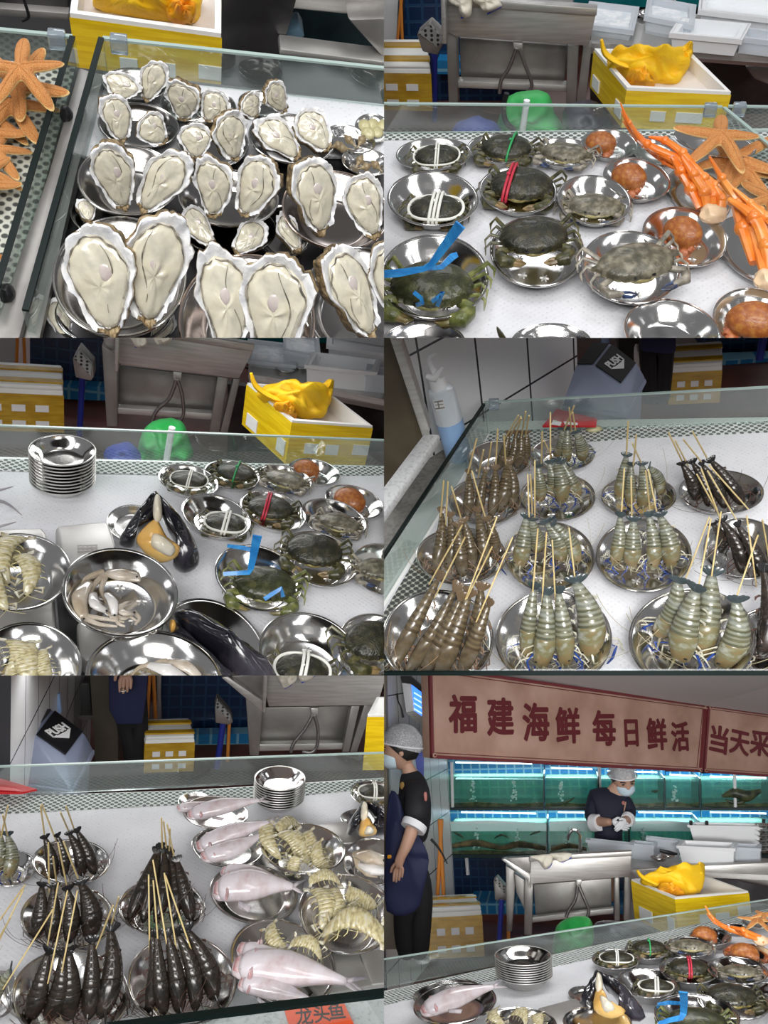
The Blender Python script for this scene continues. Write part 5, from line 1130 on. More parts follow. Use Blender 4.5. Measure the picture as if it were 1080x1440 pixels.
    C('swim', 'g', (592, 578), 152, 'flat grey speckled crab, second row', yaw=6, tilt=4, dz=.012, k=1); C('bread', 'h', (690, 496), 104, 'smooth orange-brown crab, second row', yaw=30, tilt=34)
    M = C('green', 'i', (135, 802), 236, 'big olive crab bound with blue strap, front left', yaw=2, tilt=26, dz=.035); 
    a = P.at(120, 770, .12); A = Asm(P, 'blue_strap', a, f'blue plastic strap round the big olive crab, ends sticking up, {S}', 'strap')
    for pts, w_ in (([(-40, 774, .11), (40, 768, .115), (112, 756, .12), (135, 742, .13), (172, 690, .16), (215, 632, .2)], [22, 22, 16, 18, 26, 32]), ([(110, 756, .12), (160, 752, .10), (192, 722, .09), (206, 716, .09)], [12, 14, 20, 14]), ([(84, 822, .10), (104, 838, .09), (108, 852, .08), (92, 858, .07)], 12), ([(136, 848, .08), (150, 838, .09), (164, 822, .10), (150, 860, .07)], 12)):
        A.part('band', ribbon(P, pts, w_, '', None, ''), M_['strap'])
    C('mud', 'j', (420, 664), 190, 'large dark mud crab, third row', yaw=-8, tilt=24, k=1, dz=.04); C('swim', 'k', (705, 738), 220, 'grey crab with blue-tipped claws, third row', yaw=-22, tilt=22, dz=.05); C('bread', 'l', (842, 652), 118, 'hunched smooth brown crab, third row', yaw=38, tilt=36, dz=.035, k=1)
    C('bread', 'n', (1040, 900), 150, 'fuzzy brown crab in the front right bowl', yaw=12, tilt=36, dz=.03)
    # crab legs and starfish
    Bowl(P, (765, 420, 120, 96, 30), f'steel plate under the far crab legs {S}', 'plate', 0); Bowl(P, (885, 545, 210, 120, 42), f'steel plate under the middle crab legs {S}', 'plate', 0, lim=1.8); Bowl(P, (1040, 700, 260, 140, 52), f'steel plate under the near crab legs {S}', 'plate', 0, lim=1.8)
    crab_legs(P, [([(665, 290, .14), (690, 345, .11), (740, 405, .07), (840, 450, .05)], [5, 14, 24, 26]), ([(668, 312, .12), (700, 372, .09), (760, 420, .06), (850, 460, .05)], [5, 14, 24, 26]), ([(672, 340, .10), (712, 392, .07), (780, 436, .05), (850, 470, .05)], [5, 14, 22, 24]), ([(745, 385, .07), (790, 395, .07), (840, 430, .06), (870, 466, .05)], [8, 22, 26, 24]), ([(690, 365, .07), (730, 410, .05), (790, 455, .04), (840, 480, .04)], [5, 12, 18, 20])], ((862, 470, .05), 18), f'orange crab leg cluster with tips raised, far one {S}')
    crab_legs(P, [([(810, 440, .10), (835, 480, .08), (865, 530, .06), (890, 585, .04)], [18, 34, 38, 30]), ([(838, 440, .10), (870, 490, .08), (900, 540, .06), (910, 590, .04)], [14, 30, 34, 28]), ([(860, 450, .09), (900, 500, .07), (925, 550, .05), (925, 595, .04)], [14, 28, 32, 26]), ([(890, 480, .07), (930, 520, .06), (950, 560, .05), (945, 600, .04)], [10, 24, 28, 24])], ((925, 602, .04), 36), f'orange crab leg cluster with cream shoulder, middle one {S}')
    crab_legs(P, [([(915, 440, .14), (950, 500, .11), (1000, 570, .08), (1040, 650, .06), (1070, 770, .04)], [8, 24, 38, 42, 34]), ([(940, 515, .10), (985, 560, .08), (1010, 640, .06), (1040, 740, .04)], [16, 40, 46, 32]), ([(985, 530, .10), (1030, 570, .09), (1075, 610, .08), (1110, 660, .06)], [10, 20, 26, 24]), ([(970, 560, .09), (1040, 610, .08), (1075, 690, .06), (1085, 770, .04)], [16, 38, 44, 30]), ([(1010, 560, .08), (1060, 590, .08), (1100, 640, .06)], [10, 20, 22])], ((1080, 786, .04), 38), f'orange crab leg cluster at the right edge, near one {S}')
    Bowl(P, (930, 400, 236, 74, 12), f'dark steel plate under the top starfish {S}', 'plate', .03, lim=1.8)
    for k, (c, w_, z, sp, tl, lb) in enumerate((((945, 388), 240, .07, 14, 0, 'pale orange starfish lying on the dark plate'), ((985, 450), 240, .03, 40, 10, 'pale orange starfish below the plate'), ((1020, 490), 220, .02, 10, 10, 'pale orange starfish, third one beside the legs'), ((1085, 560), 190, .02, 60, 10, 'pale orange starfish at the right edge'))): starfish(P, c, w_, z, f'{lb} {S}', k, sp, tl)
    solo(P, 'crab_claw_tip', tubep(P, [(318, 920, .05), (328, 940, .03), (345, 970, .01)], [4, 16, 18], n=8), CM['mud']['limb'], f'dark claw tip sticking up between the front bowls {S}', 'crab')
stall2()
# ================================================================== stall 3: squid, the opened fan mussel and the crabs from further left
M_['mussel'] = mat('black_fan_shell', (.008, .008, .012), .16, col2=(.055, .05, .065), scale=7, detail=6, coat=.8, bump=.5, bscale=14, stretch=(3, .6, 1), lo=.45, hi=.7)
M_['mussel_meat'] = mat('orange_mussel_meat', (.62, .33, .07), .2, col2=(.70, .46, .16), scale=9, coat=.6); M_['mussel_pale'] = mat('pale_muscle', (.66, .58, .42), .2, col2=(.74, .70, .60), scale=9, coat=.6)
M_['squid'] = mat('pale_squid', (.44, .37, .27), .12, col2=(.58, .52, .44), scale=12, detail=5, coat=.8, sss=.1, col3=(.36, .29, .21)); M_['squid_white'] = mat('white_squid_flesh', (.66, .64, .62), .15, coat=.7, sss=.15)
def fan_mussel(P, S, left, right, meat, pale, column, p0, where):
    n = V((0, -.72, .69)); A = Asm(P, 'fan_mussel', p0, f'black fan mussel opened to its orange meat, {where} {S}', 'mussel')
    A.part('valve', pad_bm(P, left, p0 + n * -.012, n, .045, .03, seed=2, amp=.4, wob=.012), M_['mussel'], ang=180); A.part('valve', pad_bm(P, right, p0 + n * -.006, n, .04, .03, seed=5, amp=.5, wob=.016), M_['mussel'], ang=180)
    A.part('meat', pad_bm(P, meat, p0 + n * .022, n, .022, .02, seed=3, amp=.4), M_['mussel_meat'], ang=180, label='orange meat'); A.part('muscle', pad_bm(P, pale, p0 + n * .038, n, .02, .012, seed=4, amp=.3), M_['mussel_pale'], ang=180, label='pale round muscle')
    A.part('hinge_edge', pad_bm(P, column, p0 + n * .03, n, .015, .012, seed=6, amp=.3), M_['mussel_pale'], ang=180, label='pale hinge edge')
def squid(P, S, body, w_, arms, label, white=False, z=.03):
    a = P.at(*body[0][:2], z); A = Asm(P, 'squid', a, label, 'squid', 'small squid in the steel bowl')
    A.part('mantle', tubep(P, body, [q * 1.35 for q in w_], n=12, flat=.6), M_['squid_white' if white else 'squid'], ang=180)
    for t, tw in arms: A.part('arm', tubep(P, t, [q * 1.5 for q in tw], n=7), M_['squid'])
    e = P.at(*body[-1][:2], body[-1][2] + .01); bm = bmesh.new(); blob(bm, e, (P.px2m(3.4, e),) * 3, 2); A.part('eye', bm, M_['black'])
P3 = View('squid scene', (0, 475, 540, 950), 33, -5, .92)
def stall3():
    P = P3; S = 'in the squid scene'; G = 'live crabs in steel bowls, squid scene'
    yb = P.at(500, 345).y; back_room(P, S, yb, -.62, yb + 2.1); ys = yb + .80
    struct_solo(P, 'wall_left', slab_bm(P, [(-80, -60), (44, -60), (40, 90), (-80, 90)], yb + 1.7, .04), M_['tile'])
    A = Asm(P, 'fish_tank', P.atY(200, 200, yb + 1.5), f'dark blue tank base far behind the scoop {S}', 'tank')
    A.part('glass_front', slab_bm(P, [(84, -60), (330, -60), (330, 150), (84, 150)], yb + 1.5, .3), M_['tank_tile_dark']); A.part('mosaic_base', slab_bm(P, [(176, 134), (320, 140), (320, 178), (176, 172)], yb + 1.45, .05), M_['tank_tile'])
    solo(P, 'fish_tank', slab_bm(P, [(560, -80), (1000, -80), (1000, 14), (560, 14)], yb + 1.7, .3), bpy.data.materials['teal_tank_glass'], f'teal fish tank far behind the plastic tubs {S}', 'tank')
    for k, (a, b) in enumerate((((50, -30), (46, 80)), ((66, -30), (70, 80)))): pole(P, a, b, 9, yb + 1.35, 'orange_pole', 'broom_pole', f'orange pole leaning by the tiles, {"left" if k == 0 else "right"} one, {S}', 'pole')
    pole(P, (232, 110), (222, 300), 17, yb + 1.1, 'blue', 'mop_pole', f'dark blue pole standing below the metal scoop {S}', 'pole')
    foam_stack(P, (-80, 138), (178, 150), (-70, 74), 262, yb + .9, f'white foam box with brown tape, left of the blue pole, {S}')
    scoop(P, S, yb + .85, [(204, 60), (222, 28), (262, 72), (264, 110), (256, 122), (212, 112)], [(208, 58), (222, 34), (258, 76), (256, 108)])
    sink(P, S, ys, [(330, -20), (714, 34), (672, 116), (340, 78), (332, 66)], [(336, 80), (612, 112), (602, 214), (334, 196)], [(322, 196), (604, 214), (602, 232), (322, 214)],
         [[(286, 20), (330, 50), (330, 250), (300, 250)], [(612, 110), (642, 112), (616, 270), (588, 270)], [(656, 116), (676, 116), (640, 270), (618, 270)]], rim=[(330, -40), (716, 20), (712, 40), (330, -18)], side=None,
         hose=[([(496, 118), (476, 170), (440, 205), (428, 235)], 11), ([(500, 118), (512, 160), (516, 215), (500, 236), (484, 234)], 10)], trap=[(486, 96), (512, 98), (508, 124), (488, 122)])
    kit(P, 'steel_stand', f'grey steel upright left of the sink {S}', 'stand', ys - .05, [('upright', 'brushed', [(322, -40), (336, -40), (332, 96), (322, 96)], 0, .03)])
    kit(P, 'drain_board', f'wet steel drain board left of the sink {S}', 'drain board', ys - .02, [('board', 'brushed', [(274, -40), (322, -40), (322, 60), (310, 58)], .05, .03)])
    glove(P, [(330, -40), (400, -40), (412, 0), (410, 20), (384, 28), (370, 6)], ys - .03, f'off-white cotton glove over the sink edge, left one, {S}', ([(380, 26), (396, 24), (410, 18)], 6))
    glove(P, [(410, -40), (470, -40), (488, 4), (448, 20), (430, 0)], ys - .03, f'off-white cotton glove over the sink edge, right one, {S}', ([(450, 18), (470, 8), (487, 2)], 6))
    bucket(P, S, [(390, 300), (410, 250), (450, 228), (510, 236), (530, 280), (536, 342), (400, 344)], yb + .5, 'green', f'bright green bag-lined bucket below the sink {S}')
    solo(P, 'waste_bag', pad_bm(P, [(300, 310), (360, 296), (400, 330), (390, 346), (300, 344)], P.atY(330, 310, yb + .45), (0, -1, .2), .05, .04, sub=4, seed=9, amp=.6), M_['blue'], f'dark blue bag on the floor beside the green bucket {S}', 'bag', ang=180)
    pole(P, (484, 252), (468, 345), 18, yb + .14, 'white', 'drain_pipe', f'white plastic pipe in front of the green bucket {S}', 'pipe')
    A = Asm(P, 'work_counter', P.atY(900, 160, ys + .2), f'long steel work counter under the plastic tubs {S}', 'counter'); a = P.atY(700, 100, ys + .1); q = [a] + [P.at(x, y, a.z) for x, y in ((1160, 190), (1160, 60), (700, 56))]
    bm = bmesh.new(); prism(bm, q, (0, 0, -.02)); A.part('worktop', bm, M_['brushed']); A.part('counter_edge', slab_bm(P, [(700, 102), (1160, 190), (1160, 222), (700, 132)], ys + .09, .03, bev=.003), M_['brushed']); A.part('lower_cabinet', slab_bm(P, [(640, 130), (1160, 200), (1160, 320), (640, 320)], ys + .35, .03), M_['dark_steel'])
    tub(P, (700, 62), (830, 76), (700, 4), 84, ys + .32, f'clear plastic tub nearest the sink {S}', 'tub', 'ice', rest=q[0].z); tub(P, (800, 34), (900, 52), (800, -30), 84, ys + .5, f'clear plastic tub behind the small bowls {S}', 'tub', 'ice', rest=q[0].z)
    tub(P, (862, 76), (1058, 96), (880, 40), 136, ys + .25, f'clear low tub with cloudy water {S}', 'tub_white', rest=q[0].z); tub(P, (924, 20), (1140, 50), (930, -60), 80, ys + .42, f'large milky white tub at the back right {S}', 'tub_white', rest=q[0].z); tub(P, (1030, 100), (1140, 112), (1035, 74), 152, ys + .3, f'bluish clear tub at the right edge {S}', 'tub', rest=q[0].z)
    for k, e in enumerate(((800, 84, 56), (846, 76, 46))):
        a = P.at(e[0], e[1] + 10, q[0].z); r = P.px2m(e[2], a) / 2; BOWL['plain'].put(P, 'steel_bowl', Matrix.Translation(a) @ Matrix.Diagonal((r, r, r, 1)), f'small steel bowl on the work counter, {"front" if k == 0 else "back"} one, {S}', 'bowl', 'small bowls on the work counter, squid scene')
    solo(P, 'knife', tubep(P, [(690, 84), (730, 88), (790, 84)], [14, 10, 3], Y=ys + .2, flat=.4), M_['black'], f'black handled knife on the work counter {S}', 'knife')
    yellow_box(P, (822, 232), (1048, 248), (696, 126), 350, yb + .30, f'white foam box wrapped in yellow tape with a bag inside {S}', ((.20, .36, .46, .70), (.46, .62, .46, .70), (.8, 1.0, .42, .66)), ((.05, .22, .5, .85), (.66, .9, .6, .9)))
    yellow_bag(P, [(724, 170), (734, 140), (790, 130), (850, 126), (910, 134), (926, 170), (916, 216), (890, 230), (840, 226), (780, 200)], ([(706, 100), (720, 136), (760, 164), (800, 176), (826, 184)], [14, 26, 26, 24, 18]), [(890, 150), (916, 124), (938, 120), (936, 152), (922, 196), (892, 190)], [(770, 186), (810, 186), (836, 222), (816, 226), (784, 210)], yb + .42, f'crumpled yellow cloth bag in the yellow taped box {S}')
    counter(P, [(-60, 336), (1160, 362), (1160, 1010), (-60, 1010)], M_['foam'], '')
    mesh_sheet(P, [(-60, 340), (1160, 366), (1160, 1010), (-60, 1010)], S, 'squid and crab bowls'); mesh_sheet(P, [(-60, 338), (1160, 364), (1160, 384), (700, 392), (-60, 372)], S, 'back edge of the squid counter', 'net_open', .0014)
    pane(P, (-60, 336), (1160, 362), 242, f'long low glass guard behind the bowls {S}', 290, clamps=(0, 0))
    bw = {}
    def B(k, e, lb, kind='bowl', z=0, **kw): bw[k] = Bowl(P, e, f'{lb} {S}', kind, z, 'steel bowls on the squid counter', **kw); return bw[k]
    bowl_stack(P, (169, 318, 210, 84), (176, 396, 204, 84), 10, f'the stack of ten {S}')
    B('a', (530, 400, 172, 86, 12), 'steel bowl with a string-tied crab, back row left'); B('b', (652, 384, 160, 82, 10), 'steel bowl with a green-tied crab in the back row'); B('c', (800, 398, 158, 80, 14), 'steel bowl with a pale swimming crab, back row'); B('d', (884, 375, 146, 70, 12), 'steel bowl with a brown crab, farthest back')
    B('e', (608, 500, 202, 116, 18), 'steel bowl with a dark crab under white string'); B('f', (768, 485, 192, 104, 18), 'steel bowl with a red-tied crab'); B('g', (938, 508, 192, 104, 18), 'steel bowl with a flat grey crab'); B('h', (996, 460, 168, 86, 16), 'steel bowl with a smooth brown crab, second row')
    B('i', (728, 673, 256, 176, 20), 'steel bowl with the blue-strapped crab'); B('j', (898, 620, 226, 146, 18), 'steel bowl with a large dark mud crab'); B('k', (1080, 650, 190, 140, 20), 'steel bowl at the right edge with a grey crab'); B('l', (870, 890, 296, 230, 24), 'steel bowl with a string-tied crab, front right'); B('m', (1050, 862, 186, 190, 16), 'steel bowl with a black crab, front right corner')
    # steel scales / boxes carrying the front bowls
    for k, (pts, z, lb) in enumerate((([(155, 536), (165, 526), (296, 515), (308, 522), (330, 600), (322, 700), (182, 706)], .05, 'upper grey steel weighing tray with a stamped mark'), ([(-40, 540), (118, 532), (130, 548), (136, 600), (-40, 620)], .05, 'grey steel weighing tray under the left bowl'), ([(-40, 760), (150, 690), (160, 820), (166, 900), (-40, 900)], .03, 'steel weighing tray at the front left'), ([(215, 800), (250, 780), (340, 800), (330, 860), (310, 902), (240, 908), (222, 890)], .04, 'steel weighing tray below the squid bowl'))):
        q = flat_bm(P, pts, z, z - .008, bev=.006); a = P.at(*pts[0], .0); A = Asm(P, 'weighing_tray', a, f'{lb} {S}', 'tray', 'steel weighing trays on the counter'); A.part('tray', q, M_['brushed'], ang=50)
        if k == 0:
            M = frame(P.at(245, 570, z) - P.at(248, 610, z), (0, 0, 1), P.at(246, 592, z + .001), 1); s = P.px2m(60, P.at(246, 592, z))
            bm = bmesh.new()
            for i in range(5): x = -.4 + .2 * i; hexa(bm, [V((x - .03, -.22, 0)), V((x + .03, -.22, 0)), V((x + .03, .22, 0)), V((x - .03, .22, 0))], [V((x - .03, -.22, .02)), V((x + .03, -.22, .02)), V((x + .03, .22, .02)), V((x - .03, .22, .02))])
            for i in range(3): y = -.22 + .22 * i; hexa(bm, [V((-.45, y - .03, 0)), V((.45, y - .03, 0)), V((.45, y + .03, 0)), V((-.45, y + .03, 0))], [V((-.45, y - .03, .022)), V((.45, y - .03, .022)), V((.45, y + .03, .022)), V((-.45, y + .03, .022))])
            bmesh.ops.transform(bm, matrix=M @ Matrix.Scale(s, 4), verts=bm.verts); A.part('stamped_mark', bm, M_['dull_steel'])
    solo(P, 'gap_shade_sheet', flat_bm(P, [(150, 620), (240, 600), (250, 960), (180, 960)], .012, .01), M_['black'], f'black sheet for the shaded gap between the weighing trays {S}', 'mat')  # black sheet painting the shade of the gap between the trays
    B('p', (372, 520, 118, 126, 10), 'steel plate under the opened fan mussel', 'plate', .0); B('o', (50, 657, 268, 246, 8), 'deep steel bowl with mantis shrimps, left edge', 'deep', .05); B('r', (80, 920, 292, 256, 10), 'deep steel bowl with mantis shrimps, bottom left', 'deep', .05)
    B('s', (338, 712, 330, 246, 8), 'steel bowl with small squid', 'bowl', .055); B('t', (436, 960, 392, 282, 8), 'steel bowl at the front with pale shellfish', 'bowl', .05); B('u', (600, 870, 330, 250, 38), 'oval steel plate under the black fan shells', 'plate', .0, lim=1.7)
    def C(kind, b, c, w_, lb, **kw): return crab(P, kind, c, w_, f'{lb} {S}', bw[b].floor + kw.pop('dz', .02), group=G, **kw)
    M = C('mud', 'a', (532, 400), 98, 'small crab tied with white string, back row left', yaw=6, tilt=16); tie(P, M, M_['rope'], f'white string on the back row left crab {S}', 2)
    M = C('mud', 'b', (665, 378), 108, 'dark crab tied with green string', yaw=12, tilt=16, k=1); tie(P, M, M_['rope_green'], f'green string on the dark back row crab {S}', 1, False)
    C('swim', 'c', (805, 398), 116, 'pale swimming crab, back row', yaw=18, tilt=8); C('bread', 'd', (862, 368), 76, 'brown crab farthest back', yaw=14, tilt=24)
    M = C('mud', 'e', (635, 522), 112, 'dark crab bound with thick white string', yaw=8, tilt=12, dz=.015); tie(P, M, M_['rope'], f'thick white string on the crab above the blue strap {S}', 2, True, r=.032)
    M = C('mud', 'f', (762, 478), 128, 'crab tied with red string', yaw=10, tilt=18, k=1); tie(P, M, M_['rope_red'], f'red string on the crab in the middle bowl {S}', 2, False, flatx=-.1)
    C('swim', 'g', (955, 520), 118, 'flat grey speckled crab', yaw=16, tilt=6, k=1); C('bread', 'h', (985, 455), 96, 'smooth brown crab, second row', yaw=34, tilt=32)
    C('green', 'i', (745, 692), 178, 'olive crab bound with blue strap', yaw=8, tilt=24, dz=.03); a = P.at(700, 660, .1); A = Asm(P, 'blue_strap', a, f'blue plastic strap on the olive crab, one end standing up, {S}', 'strap')
    for pts, w_ in (([(628, 664, .09), (665, 662, .095), (700, 660, .10), (706, 645, .11), (714, 605, .14), (724, 556, .18)], [12, 12, 14, 18, 22, 26]), ([(640, 585, .04), (690, 592, .05), (720, 600, .05)], [10, 12, 10]), ([(744, 735, .07), (766, 720, .08), (790, 705, .09), (796, 728, .07)], 12)): A.part('band', ribbon(P, pts, w_, '', None, ''), M_['strap'])
    C('mud', 'j', (885, 598), 160, 'large dark mud crab near the right', yaw=10, tilt=26, k=1, dz=.035); C('swim', 'k', (1068, 650), 130, 'grey crab at the right edge', yaw=0, tilt=14, dz=.03)
    M = C('mud', 'l', (850, 935), 150, 'dark crab in white string, front right bowl', yaw=10, tilt=12, dz=.015); tie(P, M, M_['rope'], f'thick white string on the front right crab {S}', 2, True, r=.032); C('mud', 'm', (1050, 850), 180, 'black crab in the front right corner bowl', yaw=-20, tilt=24, dz=.04)
    fan_mussel(P, S, [(440, 432), (452, 470), (440, 520), (392, 552), (376, 590), (340, 586), (338, 560), (372, 510), (410, 460)], [(440, 436), (474, 466), (520, 520), (556, 590), (558, 640), (520, 664), (486, 640), (500, 600), (470, 540), (452, 490)], [(430, 512), (448, 520), (470, 560), (508, 590), (490, 622), (440, 632), (392, 588), (386, 556)], [(430, 552), (456, 556), (492, 588), (482, 614), (452, 606), (424, 584)], [(440, 440), (452, 452), (456, 505), (440, 520), (430, 500), (432, 460)], P.at(450, 600, .05), 'above the squid bowl')
    A = Asm(P, 'fan_shell', P.at(640, 860, .03), f'long glossy black fan shell on the oval plate at the front {S}', 'shell'); n = V((0, -.3, .95)); p0 = P.at(640, 860, .05)
    A.part('valve', pad_bm(P, [(486, 780), (520, 772), (600, 810), (680, 868), (760, 930), (790, 1000), (700, 990), (620, 920), (540, 850)], p0, n, .05, .03, seed=8, amp=.3, wob=.01), M_['mussel'], ang=180); A.part('valve', pad_bm(P, [(476, 800), (530, 850), (610, 930), (680, 1010), (600, 1010), (530, 920), (480, 840)], p0 + V((0, 0, -.01)), n, .045, .03, seed=9, amp=.3, wob=.01), M_['mussel'], ang=180)
    A.part('meat', pad_bm(P, [(476, 800), (492, 798), (496, 818), (480, 826)], p0 + V((0, 0, .01)), n, .012, .01), M_['mussel_meat'], label='bit of orange meat')
    z = bw['s'].floor + .02
    squid(P, S, [(300, 660, z), (340, 666, z + .01), (385, 672, z)], [18, 40, 34], [([(290, 660, z), (240, 680, z), (222, 730, z)], [14, 10, 4]), ([(292, 668, z), (262, 700, z), (246, 748, z)], [14, 10, 4]), ([(296, 674, z), (285, 710, z), (300, 750, z)], [12, 9, 4])], f'pale squid lying across the back of the squid bowl {S}')
    squid(P, S, [(250, 690, z), (224, 730, z + .01), (236, 790, z)], [24, 34, 22], [([(240, 790, z), (280, 806, z), (330, 812, z)], [12, 9, 4]), ([(244, 784, z), (290, 790, z), (350, 800, z)], [12, 9, 4])], f'brownish squid along the left of the squid bowl {S}')
    squid(P, S, [(262, 720, z + .01), (268, 750, z + .02), (300, 768, z + .01)], [16, 24, 14], [([(300, 768, z), (330, 790, z), (372, 780, z)], [12, 9, 4]), ([(304, 760, z), (340, 770, z), (384, 796, z)], [12, 9, 4])], f'white squid in the middle of the squid bowl {S}', True)
    squid(P, S, [(300, 720, z + .015), (318, 745, z + .02), (322, 780, z + .01)], [14, 22, 12], [([(322, 780, z), (350, 790, z), (380, 770, z)], [10, 8, 4]), ([(318, 770, z + .01), (350, 750, z + .01), (372, 740, z)], [12, 10, 4])], f'curled white squid at the front of the squid bowl {S}', True)
    squid(P, S, [(335, 760, z), (352, 775, z + .015), (378, 772, z)], [16, 20, 12], [([(378, 772, z), (392, 790, z), (380, 806, z)], [10, 8, 4]), ([(340, 765, z), (330, 800, z), (352, 812, z)], [10, 8, 4])], f'smallest squid near the stamped marks of the bowl {S}')
    z = bw['t'].floor + .015
    squid(P, S, [(420, 920, z), (470, 935, z + .01), (520, 960, z)], [18, 36, 24], [([(420, 920, z), (390, 930, z), (370, 950, z)], [12, 9, 4])], f'pale squid in the front bowl, left one, {S}', True); squid(P, S, [(470, 910, z), (520, 922, z + .01), (560, 955, z)], [14, 30, 20], [([(470, 910, z), (440, 915, z), (420, 935, z)], [12, 9, 4])], f'pale squid in the front bowl, right one, {S}')
    z = .09
    for k, (h, t, w_, lb) in enumerate((((20, 700), (60, 560), 66, 'topmost'), ((75, 730), (50, 610), 54, 'right hand'), ((-10, 690), (-5, 570), 60, 'left hand'), ((20, 770), (-20, 660), 50, 'near'))): mantis(P, h, t, w_, f'pale mantis shrimp, {lb} one in the left edge bowl {S}', k, 'mantis shrimps in the left edge bowl, squid scene', z, z + .02)
    for k, (h, t, w_, lb) in enumerate((((20, 960), (40, 850), 70, 'left hand'), ((90, 980), (70, 860), 66, 'middle'), ((140, 960), (110, 880), 54, 'right hand'))): mantis(P, h, t, w_, f'pale mantis shrimp, {lb} one in the bottom left bowl {S}', k + 1, 'mantis shrimps in the bottom left bowl, squid scene', z, z + .02)
    for k, (p, w_) in enumerate((([(-60, 440, .06), (0, 428, .05), (38, 418, .05)], [40, 14, 3]), ([(-60, 455, .05), (10, 462, .04), (62, 500, .03)], [40, 16, 3]), ([(-60, 540, .05), (0, 530, .04), (45, 518, .03)], [40, 14, 3]))): solo(P, 'fish_tail', tubep(P, p, w_, flat=.35), M_['fish_tail'], f'dark grey pointed fish tail reaching in from the left, {("top", "middle", "lowest")[k]} one, {S}', 'fish', 'fish tails at the left edge')
stall3()
# ================================================================== stall 4: skewered prawns
def prawn_bowl(P, S, e, kind, bkind, where, prawns, sticks, zt=.11, zs=.20, zh=.03, z0=0):
    B = Bowl(P, e, f'steel bowl of {kind_word[kind]} prawns, {where} {S}', bkind, z0, 'steel bowls of skewered prawns'); n = len(prawns)
    order = sorted(range(n), key=lambda i: prawns[i][0][0] + prawns[i][1][0])
    for i, (h, t, w_) in enumerate(prawns):
        rk = order.index(i)
        prawn(P, kind, h, t, w_, f'{kind_word[kind]} prawn, {ORD[rk]} from the left in the {where} bowl {S}', i + len(where), f'{kind_word[kind]} prawns in the {where} bowl', B.floor + zh - .02, B.rz + zt - .05, ((i * 37 + len(where) * 3) % 5 - 2) * .28)
    for i, (lo, hi) in enumerate(sorted(sticks)): skewer(P, lo, hi, B.rz + zt - .045, B.rz + zs - .05, f'bamboo skewer, {ORD[i]} from the left over the {where} bowl {S}', f'bamboo skewers over the {where} bowl')
    return B
kind_word = {'brown': 'brown', 'grey': 'grey-green', 'dark': 'black'}
M_['bottle'] = mat('frosted_bottle', (.74, .80, .86), .3, trans=.2, coat=.3); M_['bottle_blue'] = mat('blue_soap', (.30, .48, .78), .25, coat=.4)
def swing_bin(P, S, Y, dx, dy, s, label):
    """Grey-blue swing-lid bin seen from a corner: flared rim, hood with a gable, black flaps with PUSH, body below."""
    def t(x, y): return (x * s + dx, y * s + dy)
    a = P.atY(*t(0, 188), Y); z0 = a.z; rim = [P.at(*t(x, y), z0) for x, y in ((0, 188), (190, 216), (246, 110), (106, 84))]; c = sum(rim, V()) / 4
    A = Asm(P, 'swing_lid_bin', c - V((0, 0, .5)), label, 'bin'); w = (rim[1] - rim[0]).length; h = w * .46
    bm = bmesh.new(); hexa(bm, [p - V((0, 0, w * .10)) for p in rim], rim, 0, .008); A.part('rim', bm, M_['bin_blue'])
    at = lambda x, y, k: P.at(*t(x, y), z0 + h * k)
    fa, fr, fb, ba, br, bb = at(44, 78, .93), at(92, 78, 1), at(172, 134, .50), at(92, 14, .93), at(142, 14, 1), at(218, 72, .50)
    bm = bmesh.new()
    for p in [c + (q - c) * .95 for q in rim] + [fa, fr, fb, ba, br, bb]: bm.verts.new(p)
    bmesh.ops.convex_hull(bm, input=bm.verts[:]); bmesh.ops.bevel(bm, geom=bm.edges[:], offset=w * .02, segments=2, affect='EDGES', profile=.5); A.part('hood', bm, M_['bin_blue'], ang=25)
    for q in ((fa, fr, br, ba), (fr, fb, bb, br)):
        cc = sum(q, V()) / 4; nn = (q[1] - q[0]).cross(q[3] - q[0]).normalized(); nn = nn if nn.z > 0 else -nn
        q = [cc + (p - cc) * .90 + nn * w * .012 for p in q]; bm = bmesh.new(); prism(bm, q, nn * w * .016); A.part('flap', bm, M_['black'], smooth=False)
    p0, p1, p2, p3 = q; ce = sum(q, V()) / 4; yv = ((p3 + p0) / 2 - (p1 + p2) / 2).normalized(); w_ = (p1 - p2).length
    me = text_mesh('PUSH', 1, .02, M_['label'], .03); M = frame(yv, nn, ce + nn * w * .022 + yv * w_ * .07, 1)
    mobj(P, 'lettering', me, Matrix.Translation(-A.o) @ M @ Matrix.Scale(w_ * .27, 4), A.r)
    M2 = frame(yv, nn, ce + nn * w * .018 - yv * w_ * .05, 1); bm = bmesh.new(); prism(bm, [M2 @ (V(g) * w_) for g in ((-.33, .02, 0), (-.18, .02, 0), (-.18, .0, 0), (.18, .0, 0), (.18, .02, 0), (.33, .02, 0), (0, -.17, 0))], nn * w * .006); A.part('arrow', bm, M_['label'], smooth=False)
    bm = bmesh.new(); hexa(bm, [c + (p - c) * .75 - V((0, 0, .5)) for p in rim], [c + (p - c) * .9 - V((0, 0, w * .08)) for p in rim], 0, .01); A.part('bin_body', bm, M_['bin_blue'])
P4 = View('prawn scene', (540, 475, 1080, 950), 37.5, 2, .98)
